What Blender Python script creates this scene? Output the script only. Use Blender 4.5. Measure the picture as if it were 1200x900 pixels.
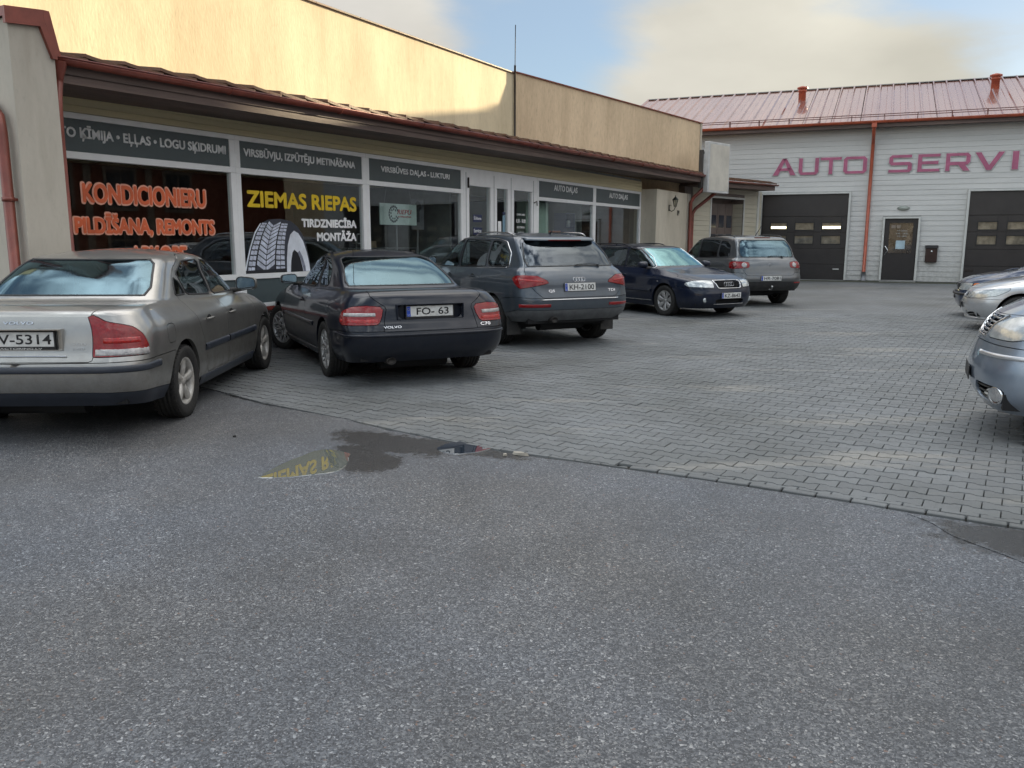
import bpy, bmesh, math, random
import numpy as np
from math import sin, cos, pi, radians
from mathutils import Vector, Matrix
random.seed(7)
for _o in list(bpy.data.objects): bpy.data.objects.remove(_o)
SC = bpy.context.scene
# ---------------------------------------------------------------- camera
cd = bpy.data.cameras.new('camera'); cam = bpy.data.objects.new('camera', cd); SC.collection.objects.link(cam); SC.camera = cam
cd.sensor_fit = 'HORIZONTAL'; cd.sensor_width = 36; cd.lens = 36*972/1200; cd.clip_start = .05; cd.clip_end = 3000
PITCH, ROLL = .1726, .00243
Fv = Vector((0, cos(PITCH), -sin(PITCH))); U0 = Vector((0, sin(PITCH), cos(PITCH))); R0 = Vector((1,0,0))
Rv = R0*cos(ROLL)+U0*sin(ROLL); Uv = U0*cos(ROLL)-R0*sin(ROLL)
cam.matrix_world = Matrix(((Rv.x,Uv.x,-Fv.x,0),(Rv.y,Uv.y,-Fv.y,0),(Rv.z,Uv.z,-Fv.z,1.536),(0,0,0,1)))
# ---------------------------------------------------------------- light
SUN_AZ, SUN_EL = radians(41.3), radians(8.8)
EXPO = 3.22
LH, LZ, LA = .066, .27, 2.3      # cloud radiance at the horizon, its rise to the zenith, the side away from the sun
SC.view_settings.view_transform = 'Standard'; SC.view_settings.look = 'None'; SC.view_settings.exposure = EXPO; SC.view_settings.gamma = 1
w = bpy.data.worlds.new('World'); SC.world = w; w.use_nodes = True
N, L = w.node_tree.nodes, w.node_tree.links; N.clear()
out = N.new('ShaderNodeOutputWorld'); mixs = N.new('ShaderNodeMixShader'); b1 = N.new('ShaderNodeBackground'); b2 = N.new('ShaderNodeBackground')
sky = N.new('ShaderNodeTexSky'); sky.sky_type = 'NISHITA'; sky.sun_disc = False; sky.sun_elevation = SUN_EL; sky.sun_rotation = SUN_AZ; sky.altitude = 50; sky.dust_density = .2; sky.ozone_density = 2.5
L.new(sky.outputs[0], b1.inputs[0]); b1.inputs[1].default_value = .05
tc = N.new('ShaderNodeTexCoord'); mp = N.new('ShaderNodeMapping'); mp.inputs['Scale'].default_value = (1.,1.,2.3); mp.inputs['Location'].default_value = (3.1,.35,.2)
L.new(tc.outputs['Generated'], mp.inputs['Vector'])
nz = N.new('ShaderNodeTexNoise'); nz.inputs['Scale'].default_value = 2.1; nz.inputs['Detail'].default_value = 11; nz.inputs['Roughness'].default_value = .57; nz.inputs['Distortion'].default_value = .35; L.new(mp.outputs[0], nz.inputs['Vector'])
def math_node(op, a, b=None):
    n = N.new('ShaderNodeMath'); n.operation = op
    for i, q in enumerate((a, b)):
        if q is None: continue
        if isinstance(q, (int, float)): n.inputs[i].default_value = q
        else: L.new(q, n.inputs[i])
    return n.outputs[0]
def lobe(az, el, width, amt):
    d = Vector((sin(radians(az))*cos(radians(el)), cos(radians(az))*cos(radians(el)), sin(radians(el))))
    v = N.new('ShaderNodeVectorMath'); v.operation = 'DOT_PRODUCT'; L.new(tc.outputs['Generated'], v.inputs[0]); v.inputs[1].default_value = d
    r = N.new('ShaderNodeMapRange'); r.interpolation_type = 'SMOOTHSTEP'; r.inputs['From Min'].default_value = cos(radians(width)); r.inputs['From Max'].default_value = 1; r.inputs['To Max'].default_value = amt
    L.new(v.outputs['Value'], r.inputs[0]); return r.outputs[0]
# open blue between the clouds: high centre, upper right corner, low left of centre and two more behind the camera
m = nz.outputs[0]
for a_ in ((3,17,11,-.21),(27,21,12,-.24),(17,11,14,.16),(-12,17,14,.20),(190,45,40,-.14),(280,40,45,-.12)): m = math_node('ADD', m, lobe(*a_))
mk = N.new('ShaderNodeMapRange'); mk.interpolation_type = 'SMOOTHSTEP'; mk.inputs['From Min'].default_value = .33; mk.inputs['From Max'].default_value = .58; mk.inputs['To Min'].default_value = .0; L.new(m, mk.inputs[0])
veil = N.new('ShaderNodeMapRange'); veil.inputs['To Min'].default_value = .84; L.new(mk.outputs[0], veil.inputs[0])
# cloud colour: cream towards the low sun, cool grey away from it; brightness rises towards the zenith as under real overcast and, gently, opposite the sun
sd = Vector((sin(SUN_AZ)*cos(SUN_EL), cos(SUN_AZ)*cos(SUN_EL), sin(SUN_EL)))
dv = N.new('ShaderNodeVectorMath'); dv.operation = 'DOT_PRODUCT'; L.new(tc.outputs['Generated'], dv.inputs[0]); dv.inputs[1].default_value = sd
dr = N.new('ShaderNodeMapRange'); dr.inputs['From Min'].default_value = -1.; dr.inputs['From Max'].default_value = 1.; L.new(dv.outputs['Value'], dr.inputs[0])
cr = N.new('ShaderNodeValToRGB'); cr.color_ramp.interpolation = 'B_SPLINE'; e = cr.color_ramp.elements; e[0].position = 0; e[0].color = (.94,1.0,1.08,1); e[1].position = 1; e[1].color = (1.12,.96,.80,1)
for p_, c_ in ((.5,(.95,1.0,1.06,1)),(.75,(1.03,.965,.93,1))):
    q = cr.color_ramp.elements.new(p_); q.color = c_
L.new(dr.outputs[0], cr.inputs[0])
n2 = N.new('ShaderNodeTexNoise'); n2.inputs['Scale'].default_value = 3.6; n2.inputs['Detail'].default_value = 8; L.new(mp.outputs[0], n2.inputs['Vector'])
r2 = N.new('ShaderNodeMapRange'); r2.inputs['From Min'].default_value = .3; r2.inputs['From Max'].default_value = .7; r2.inputs['To Min'].default_value = .84; r2.inputs['To Max'].default_value = 1.14; L.new(n2.outputs[0], r2.inputs[0])
sx = N.new('ShaderNodeSeparateXYZ'); L.new(tc.outputs['Generated'], sx.inputs[0]); zz = math_node('MAXIMUM', sx.outputs['Z'], 0.)
lum = math_node('ADD', math_node('MULTIPLY', math_node('MULTIPLY', zz, zz), LZ), LH)
aw = N.new('ShaderNodeMapRange'); aw.interpolation_type = 'SMOOTHERSTEP'; aw.inputs['From Min'].default_value = .95; aw.inputs['From Max'].default_value = -.75; aw.inputs['To Min'].default_value = 1.; aw.inputs['To Max'].default_value = LA; L.new(dv.outputs['Value'], aw.inputs[0])
lum = math_node('MULTIPLY', math_node('MULTIPLY', lum, aw.outputs[0]), r2.outputs[0])
vs_ = N.new('ShaderNodeVectorMath'); vs_.operation = 'SCALE'; L.new(cr.outputs[0], vs_.inputs[0]); L.new(lum, vs_.inputs['Scale'])
hz = N.new('ShaderNodeMix'); hz.data_type = 'RGBA'; hz.inputs['A'].default_value = (.036,.043,.053,1); L.new(mk.outputs[0], hz.inputs['Factor']); L.new(vs_.outputs[0], hz.inputs['B'])
L.new(hz.outputs['Result'], b2.inputs[0]); b2.inputs[1].default_value = 1.
L.new(veil.outputs[0], mixs.inputs[0]); L.new(b1.outputs[0], mixs.inputs[1]); L.new(b2.outputs[0], mixs.inputs[2]); L.new(mixs.outputs[0], out.inputs[0])
sl = bpy.data.lights.new('sun', 'SUN'); sl.energy = 2.0; sl.angle = radians(.5); sl.color = (1., .83, .55)
so = bpy.data.objects.new('sun', sl); SC.collection.objects.link(so); so.rotation_euler = (-sd).to_track_quat('-Z', 'Y').to_euler(); so.location = (20, 20, 30)
# ---------------------------------------------------------------- materials
MATS = {}
def nt(m):
    m.use_nodes = True
    return m.node_tree.nodes, m.node_tree.links
def M(name, col=(.5,.5,.5), rough=.5, metal=0., spec=.5, coat=0., var=.12, vs=3., bump=0., bs=40., col2=None, stretch=(1,1,1), emis=0., dirt=None, rvar=0., coat_rough=.04, flake=0.):
    """procedural principled material: colour varied by two noises, fine bump, optional dirt rising from the ground"""
    if name in MATS: return MATS[name]
    m = bpy.data.materials.new(name); N, L = nt(m)
    b = N['Principled BSDF']
    tc = N.new('ShaderNodeTexCoord'); mp = N.new('ShaderNodeMapping'); mp.inputs['Scale'].default_value = stretch
    L.new(tc.outputs['Object'], mp.inputs['Vector'])
    n1 = N.new('ShaderNodeTexNoise'); n1.inputs['Scale'].default_value = vs; n1.inputs['Detail'].default_value = 6; n1.inputs['Roughness'].default_value = .65
    L.new(mp.outputs[0], n1.inputs['Vector'])
    mx = N.new('ShaderNodeMix'); mx.data_type = 'RGBA'
    c = Vector(col); c2 = Vector(col2) if col2 else c*(1-2*var)
    c1 = c*(1+var) if not col2 else c
    mx.inputs['A'].default_value = (*c1, 1); mx.inputs['B'].default_value = (*c2, 1)
    rp = N.new('ShaderNodeMapRange'); rp.inputs['From Min'].default_value = .32; rp.inputs['From Max'].default_value = .68
    L.new(n1.outputs[0], rp.inputs[0]); L.new(rp.outputs[0], mx.inputs['Factor'])
    out = mx.outputs['Result']
    if dirt:
        dc, z0, z1, amt = dirt
        sx = N.new('ShaderNodeSeparateXYZ'); L.new(tc.outputs['Object'], sx.inputs[0])
        r2 = N.new('ShaderNodeMapRange'); r2.inputs['From Min'].default_value = z0; r2.inputs['From Max'].default_value = z1
        r2.inputs['To Min'].default_value = amt; r2.inputs['To Max'].default_value = amt*.12
        L.new(sx.outputs['Z'], r2.inputs[0])
        n3 = N.new('ShaderNodeTexNoise'); n3.inputs['Scale'].default_value = 9; n3.inputs['Detail'].default_value = 8; n3.inputs['Roughness'].default_value = .7
        L.new(tc.outputs['Object'], n3.inputs['Vector'])
        mm = N.new('ShaderNodeMath'); mm.operation = 'MULTIPLY'; L.new(r2.outputs[0], mm.inputs[0])
        r3 = N.new('ShaderNodeMapRange'); r3.inputs['From Min'].default_value = .3; r3.inputs['From Max'].default_value = .65; L.new(n3.outputs[0], r3.inputs[0]); L.new(r3.outputs[0], mm.inputs[1])
        md = N.new('ShaderNodeMix'); md.data_type = 'RGBA'; L.new(mm.outputs[0], md.inputs['Factor']); L.new(out, md.inputs['A']); md.inputs['B'].default_value = (*dc, 1)
        out = md.outputs['Result']
        rr = N.new('ShaderNodeMapRange'); rr.inputs['To Min'].default_value = rough; rr.inputs['To Max'].default_value = min(1, rough+.5); L.new(mm.outputs[0], rr.inputs[0]); L.new(rr.outputs[0], b.inputs['Roughness'])
        if coat:
            rc = N.new('ShaderNodeMapRange'); rc.inputs['To Min'].default_value = coat; rc.inputs['To Max'].default_value = coat*.25; L.new(mm.outputs[0], rc.inputs[0]); L.new(rc.outputs[0], b.inputs['Coat Weight'])
    else:
        b.inputs['Roughness'].default_value = rough
        b.inputs['Coat Weight'].default_value = coat
        if rvar:
            rr = N.new('ShaderNodeMapRange'); rr.inputs['From Min'].default_value = .3; rr.inputs['From Max'].default_value = .7
            rr.inputs['To Min'].default_value = rough-rvar; rr.inputs['To Max'].default_value = rough+rvar; L.new(n1.outputs[0], rr.inputs[0]); L.new(rr.outputs[0], b.inputs['Roughness'])
    if flake:
        vf = N.new('ShaderNodeTexNoise'); vf.inputs['Scale'].default_value = 900; L.new(tc.outputs['Object'], vf.inputs['Vector'])
        rf = N.new('ShaderNodeMapRange'); rf.inputs['From Min'].default_value = .3; rf.inputs['From Max'].default_value = .7; rf.inputs['To Min'].default_value = 1-flake; rf.inputs['To Max'].default_value = 1+flake
        L.new(vf.outputs[0], rf.inputs[0]); vm = N.new('ShaderNodeVectorMath'); vm.operation = 'SCALE'; L.new(out, vm.inputs[0]); L.new(rf.outputs[0], vm.inputs['Scale']); out = vm.outputs[0]
    L.new(out, b.inputs['Base Color'])
    b.inputs['Metallic'].default_value = metal
    b.inputs['Specular IOR Level'].default_value = spec
    b.inputs['Coat Roughness'].default_value = coat_rough
    if emis:
        L.new(out, b.inputs['Emission Color']); b.inputs['Emission Strength'].default_value = emis
    if bump:
        n2 = N.new('ShaderNodeTexNoise'); n2.inputs['Scale'].default_value = bs; n2.inputs['Detail'].default_value = 5
        L.new(mp.outputs[0], n2.inputs['Vector'])
        bp = N.new('ShaderNodeBump'); bp.inputs['Strength'].default_value = min(1, bump); bp.inputs['Distance'].default_value = .01 if bump <= 1 else .01*bump
        L.new(n2.outputs[0], bp.inputs['Height']); L.new(bp.outputs[0], b.inputs['Normal'])
    MATS[name] = m
    return m
def glass_mat(name, tint=(.6,.68,.68), refl=(.9,.95,1), k=1.0, base=0.03, rough=0.0):
    """window pane: fresnel reflection over a tinted see-through sheet"""
    if name in MATS: return MATS[name]
    m = bpy.data.materials.new(name); N, L = nt(m); N.clear()
    o = N.new('ShaderNodeOutputMaterial'); mix = N.new('ShaderNodeMixShader'); t = N.new('ShaderNodeBsdfTransparent'); g = N.new('ShaderNodeBsdfGlossy')
    t.inputs[0].default_value = (*tint, 1); g.inputs[0].default_value = (*refl, 1); g.inputs['Roughness'].default_value = rough
    lw = N.new('ShaderNodeFresnel'); lw.inputs['IOR'].default_value = 1.52
    mr = N.new('ShaderNodeMapRange'); mr.inputs['From Min'].default_value = 0.; mr.inputs['From Max'].default_value = 1.; mr.inputs['To Min'].default_value = base; mr.inputs['To Max'].default_value = base+1.0*k
    ge = N.new('ShaderNodeNewGeometry'); fb = N.new('ShaderNodeMath'); fb.operation = 'SUBTRACT'; fb.inputs[0].default_value = 1.; L.new(ge.outputs['Backfacing'], fb.inputs[1])      # the leaving face adds no second mirror
    mu = N.new('ShaderNodeMath'); mu.operation = 'MULTIPLY'; L.new(mr.outputs[0], mu.inputs[0]); L.new(fb.outputs[0], mu.inputs[1])
    L.new(lw.outputs[0], mr.inputs[0]); L.new(mu.outputs[0], mix.inputs[0]); L.new(t.outputs[0], mix.inputs[1]); L.new(g.outputs[0], mix.inputs[2]); L.new(mix.outputs[0], o.inputs[0])
    MATS[name] = m
    return m
# ---------------------------------------------------------------- object helpers
COL = bpy.context.scene.collection
def thing(name, label, cat, loc=(0,0,0), rz=0, group=None):
    o = bpy.data.objects.new(name, None); COL.objects.link(o); o.location = loc; o.rotation_euler = (0,0,rz); o.empty_display_size = .3
    tag(o, label, cat, group); return o
def tag(o, label=None, cat=None, group=None, kind=None):
    if label: o['label'] = label
    if cat: o['category'] = cat
    if group: o['group'] = group
    if kind: o['kind'] = kind
    return o
class MB:
    """collects shapes into one mesh"""
    def __init__(s): s.v = []; s.f = []; s.sm = []; s.mi = []
    def add(s, vs, fs, smooth=False, mi=0):
        o = len(s.v); s.v += [tuple(p) for p in vs]; s.f += [[i+o for i in f] for f in fs]; s.sm += [smooth]*len(fs); s.mi += [mi]*len(fs); return s
    def box(s, x0,x1,y0,y1,z0,z1, ch=0., mi=0):
        if x0 > x1: x0,x1 = x1,x0
        if y0 > y1: y0,y1 = y1,y0
        if z0 > z1: z0,z1 = z1,z0
        if ch <= 0:
            return s.add([(x0,y0,z0),(x1,y0,z0),(x1,y1,z0),(x0,y1,z0),(x0,y0,z1),(x1,y0,z1),(x1,y1,z1),(x0,y1,z1)], [(0,3,2,1),(4,5,6,7),(0,1,5,4),(1,2,6,5),(2,3,7,6),(3,0,4,7)], mi=mi)
        c = min(ch, (x1-x0)/2.01, (y1-y0)/2.01, (z1-z0)/2.01)
        X=(x0,x1); Y=(y0,y1); Z=(z0,z1); vs=[]; idx={}
        for i in (0,1):
            for j in (0,1):
                for k in (0,1):
                    sx=c*(1-2*i); sy=c*(1-2*j); sz=c*(1-2*k)
                    for a,p in enumerate(((X[i],Y[j]+sy,Z[k]+sz),(X[i]+sx,Y[j],Z[k]+sz),(X[i]+sx,Y[j]+sy,Z[k]))):
                        idx[i,j,k,a]=len(vs); vs.append(p)
        fs=[]
        for i in (0,1):
            q=[idx[i,0,0,0],idx[i,1,0,0],idx[i,1,1,0],idx[i,0,1,0]]; fs.append(q if i else q[::-1])
            q=[idx[0,i,0,1],idx[1,i,0,1],idx[1,i,1,1],idx[0,i,1,1]]; fs.append(q[::-1] if i else q)
            q=[idx[0,0,i,2],idx[1,0,i,2],idx[1,1,i,2],idx[0,1,i,2]]; fs.append(q if i else q[::-1])
        for j in (0,1):
            for k in (0,1):
                q=[idx[0,j,k,1],idx[1,j,k,1],idx[1,j,k,2],idx[0,j,k,2]]; fs.append(q if (j==k)==0 else q[::-1])
                q=[idx[j,0,k,0],idx[j,1,k,0],idx[j,1,k,2],idx[j,0,k,2]]; fs.append(q if (j==k)==1 else q[::-1])
                q=[idx[j,k,0,0],idx[j,k,1,0],idx[j,k,1,1],idx[j,k,0,1]]; fs.append(q if (j==k)==0 else q[::-1])
                for i in (0,1):
                    pass
        for i in (0,1):
            for j in (0,1):
                for k in (0,1):
                    q=[idx[i,j,k,0],idx[i,j,k,1],idx[i,j,k,2]]; fs.append(q if (i+j+k)%2==1 else q[::-1])
        return s.add(vs, fs, mi=mi)
    def quad(s, a,b,c,d, mi=0): return s.add([a,b,c,d], [(0,1,2,3)], mi=mi)
    def tube(s, pts, r, n=10, caps=True, mi=0, half=False):
        pts=[Vector(p) for p in pts]; R=[r]*len(pts) if not hasattr(r,'__len__') else r
        vs=[]; fs=[]; prev=None
        for i,p in enumerate(pts):
            d=(pts[min(i+1,len(pts)-1)]-pts[max(i-1,0)]).normalized()
            up=Vector((0,0,1)) if abs(d.z)<.95 else Vector((0,1,0))
            if prev is None: a=d.cross(up).normalized()
            else: a=(prev-d*prev.dot(d)).normalized()
            prev=a; b=a.cross(d)
            for k in range(n):
                th=2*pi*k/n; vs.append(p+a*cos(th)*R[i]+b*sin(th)*R[i])
        for i in range(len(pts)-1):
            for k in range(n):
                k2=(k+1)%n; fs.append((i*n+k,i*n+k2,(i+1)*n+k2,(i+1)*n+k))
        s.add(vs,fs,True,mi)
        if caps:
            o=len(s.v)-len(vs); s.f.append([o+k for k in range(n)]); s.f.append([o+(len(pts)-1)*n+k for k in range(n-1,-1,-1)]); s.sm+=[False]*2; s.mi+=[mi]*2
        return s
    def lathe(s, prof, n=24, org=(0,0,0), axis='z', mi=0, close=False, smooth=True):
        vs=[]; fs=[]; m=len(prof); ox,oy,oz=org
        for k in range(n):
            th=2*pi*k/n; c_,s_=cos(th),sin(th)
            for r,h in prof:
                if axis=='z': vs.append((ox+r*c_,oy+r*s_,oz+h))
                elif axis=='x': vs.append((ox+h,oy+r*c_,oz+r*s_))
                else: vs.append((ox+r*c_,oy+h,oz-r*s_))
        for k in range(n):
            k2=(k+1)%n
            for i in range(m if close else m-1):
                j=(i+1)%m; fs.append((k*m+i,k2*m+i,k2*m+j,k*m+j))
        return s.add(vs,fs,smooth,mi)
    def prism(s, poly, h0, h1, plane='yz', mi=0):
        """polygon in a plane, extruded along the third axis; yz -> (h,a,b), xy -> (a,b,h), xz -> (a,h,b)"""
        f={'yz':lambda a,b,h:(h,a,b),'xy':lambda a,b,h:(a,b,h),'xz':lambda a,b,h:(a,h,b)}[plane]
        n=len(poly); A=sum(poly[i][0]*poly[(i+1)%n][1]-poly[(i+1)%n][0]*poly[i][1] for i in range(n))
        if A<0: poly=poly[::-1]
        if plane=='xz': poly=poly[::-1]
        if h0>h1: h0,h1=h1,h0
        vs=[f(a,b,h0) for a,b in poly]+[f(a,b,h1) for a,b in poly]
        fs=[list(range(n-1,-1,-1)),list(range(n,2*n))]+[(i,(i+1)%n,(i+1)%n+n,i+n) for i in range(n)]
        return s.add(vs,fs,mi=mi)
    def build(s, name, mat, parent=None, label=None, kind=None):
        me=bpy.data.meshes.new(name); me.from_pydata(s.v,[],s.f)
        mats=mat if isinstance(mat,(list,tuple)) else [mat]
        for m in mats: me.materials.append(m)
        me.polygons.foreach_set('use_smooth', s.sm); me.polygons.foreach_set('material_index', s.mi)
        me.update(); o=bpy.data.objects.new(name, me); COL.objects.link(o)
        if parent: o.parent=parent
        if label: o['label']=label
        if kind: o['kind']=kind
        return o
def mesh_dup(o, loc=None, rot=None, parent=None):
    c=o.copy(); COL.objects.link(c)
    if parent: c.parent=parent
    if loc is not None: c.location=loc
    if rot is not None: c.rotation_euler=rot
    return c
FONTCACHE={}
def text_obj(name, body, size, mat, parent, loc, rot, width=None, depth=.002, off=0., align='CENTER', label=None, shear=0., height=None, bold=0.):
    """lettering as real mesh; local x to the right, y up, then rotated"""
    cu=bpy.data.curves.new(name,'FONT'); cu.body=body; cu.size=1; cu.extrude=0; cu.offset=off; cu.resolution_u=4; cu.shear=shear
    o=bpy.data.objects.new(name,cu); COL.objects.link(o)
    dg=bpy.context.evaluated_depsgraph_get(); me=bpy.data.meshes.new_from_object(o.evaluated_get(dg)); bpy.data.objects.remove(o); bpy.data.curves.remove(cu)
    n=len(me.vertices)
    if n==0: return None
    co=np.empty(n*3); me.vertices.foreach_get('co',co); co=co.reshape(-1,3)
    x0,x1=co[:,0].min(),co[:,0].max(); y0,y1=co[:,1].min(),co[:,1].max()
    sy=(height/(y1-y0)) if height else size
    sx=(width/(x1-x0)) if width else sy
    co[:,0]=(co[:,0]-(x0+x1)/2 if align=='CENTER' else co[:,0]-x0)*sx; co[:,1]=(co[:,1]-(0 if not height else y0))*sy
    me.vertices.foreach_set('co',co.ravel())
    bm=bmesh.new(); bm.from_mesh(me)
    for f in bm.faces:
        if f.normal.z<0: f.normal_flip()
    r=bmesh.ops.extrude_face_region(bm,geom=bm.faces[:])
    bmesh.ops.translate(bm,verts=[g for g in r['geom'] if isinstance(g,bmesh.types.BMVert)],vec=(0,0,depth))
    if bold:                              # heavier strokes: the glyphs laid over themselves round a small circle
        src=bmesh.new(); bm.to_mesh(me); src.from_mesh(me); src.free(); base=me.copy()
        for q in range(8):
            a=2*pi*q/8; c2=base.copy(); c2.transform(Matrix.Translation((bold*cos(a),bold*sin(a),-.00022*(q+1)))); bm.from_mesh(c2); bpy.data.meshes.remove(c2)
        bpy.data.meshes.remove(base)
    bm.to_mesh(me); bm.free(); me.materials.clear(); me.materials.append(mat)
    ob=bpy.data.objects.new(name,me); COL.objects.link(ob)
    if parent: ob.parent=parent
    ob.location=loc; ob.rotation_euler=rot
    if label: ob['label']=label
    return ob
# ---------------------------------------------------------------- car body generator
CF_B=[0,.45,.80,.955,.992,1,1,1,1,.997,.97,.885,.72,.38,0]
CF_G=[0,.45,.79,.94,.982,1,1,1,1,1,.985,.93,.77,.4,0]
NCOL=[9,9,8,9,15,16,13,16,17,13,9,8,9,9]
NLEV=[4,6,6,5,4,14,8,8,5,5]
def interp_z(z, y):
    if not hasattr(z,'__len__'): return z
    xs=[p[0] for p in z]; zs=[p[1] for p in z]
    return float(np.interp(y,xs,zs))
def hermite(P, n, crease=None, end0=None, end1=None):
    K=len(P); d=P[1:]-P[:-1]; h=np.maximum(np.linalg.norm(d,axis=-1,keepdims=True),1e-5); u=d/h
    tin=np.zeros_like(P); tout=np.zeros_like(P)
    for i in range(K):
        if i==0:
            if end0=='mirror': q=d[0]*np.array([1,0,0])/h[0]; q=q/np.maximum(np.linalg.norm(q,axis=-1,keepdims=True),1e-6)*(np.linalg.norm(q,axis=-1,keepdims=True)>1e-4); tin[i]=tout[i]=q
            else: tin[i]=tout[i]=u[0]
        elif i==K-1:
            if end1=='mirror': q=d[-1]*np.array([1,0,0])/h[-1]; q=q/np.maximum(np.linalg.norm(q,axis=-1,keepdims=True),1e-6)*(np.linalg.norm(q,axis=-1,keepdims=True)>1e-4); tin[i]=tout[i]=q
            else: tin[i]=tout[i]=u[-1]
        else:
            t=(u[i-1]*h[i]+u[i]*h[i-1])/(h[i]+h[i-1]); q=crease.get(i,0) if crease else 0
            tin[i]=t*(1-q)+u[i-1]*q; tout[i]=t*(1-q)+u[i]*q
    out=[]
    for i in range(K-1):
        for k in range(n[i]):
            t=k/n[i]; a=2*t**3-3*t*t+1; b=t**3-2*t*t+t; c=-2*t**3+3*t*t; e=t**3-t*t
            out.append(a*P[i]+b*h[i]*tout[i]+c*P[i+1]+e*h[i]*tin[i+1])
    out.append(P[-1]); return np.array(out)
def ring_b(S, yr, yf, W, z, rb=1., fb=1., ro=None, fo=None, wf=None):
    ra,wb=S['ra'],S['wb']; ro=ro or [0,.008,.045,.15,.42]; fo=fo or [-.52,-.27,-.115,-.025,0]
    ys=[yr+o*rb for o in ro]+[ra+.02, ra+.31*wb, ra+.54*wb, ra+.80*wb, ra+wb]+[yf+o*fb for o in fo]
    f=wf or CF_B
    return np.array([(W*f[i], ys[i], interp_z(z,ys[i])) for i in range(15)])
def ring_g(S, yR, yF, W, z, rb=1., fb=1., sq=None):
    ro=[0,.012,.05,.13,.30]; fo=[-.40,-.235,-.11,-.03,0]
    a=yR+.52*rb; b=yF-.62*fb
    ys=[yR+o*rb for o in ro]+list(np.linspace(a,b,5))+[yF+o*fb for o in fo]
    f=sq or CF_G
    return np.array([(W*f[i], ys[i], interp_z(z,ys[i])) for i in range(15)])
def roof_ring(r8, fx, dz, ins):
    r=r8.copy(); y0,y1=r8[:,1].min(),r8[:,1].max(); ym=(y0+y1)/2
    r[:,0]*=fx
    r[:,1]=ym+(r8[:,1]-ym)*(1-ins*(1-fx))
    k=(r[:,1]-ym)/(y1-y0)*2; o=np.argsort(r8[:,1])
    r[:,2]=np.interp(r[:,1],r8[o,1],r8[o,2])+dz*(1-np.abs(k)**3)+dz*.25; return r
def chaikin(p, n=2, f=.2):
    p=[tuple(q) for q in p]
    for _ in range(n):
        o=[]
        for i in range(len(p)):
            a,b=p[i],p[(i+1)%len(p)]
            o.append((a[0]*(1-f)+b[0]*f,a[1]*(1-f)+b[1]*f)); o.append((a[0]*f+b[0]*(1-f),a[1]*f+b[1]*(1-f)))
        p=o
    return p
def sdf(poly, X, Y):
    P=np.array(poly); n=len(P); d=np.full(X.shape,1e9); ins=np.zeros(X.shape,bool)
    for i in range(n):
        a,b=P[i],P[(i+1)%n]; e=b-a; w0=X-a[0]; w1=Y-a[1]
        t=np.clip((w0*e[0]+w1*e[1])/max(e@e,1e-12),0,1); dx=w0-e[0]*t; dy=w1-e[1]*t
        d=np.minimum(d,dx*dx+dy*dy)
        c=((a[1]>Y)!=(b[1]>Y)); 
        with np.errstate(divide='ignore',invalid='ignore'):
            xi=(b[0]-a[0])*(Y-a[1])/(b[1]-a[1]+1e-15)+a[0]
        ins^=(c&(X<xi))
    d=np.sqrt(d); return np.where(ins,-d,d)
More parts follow.
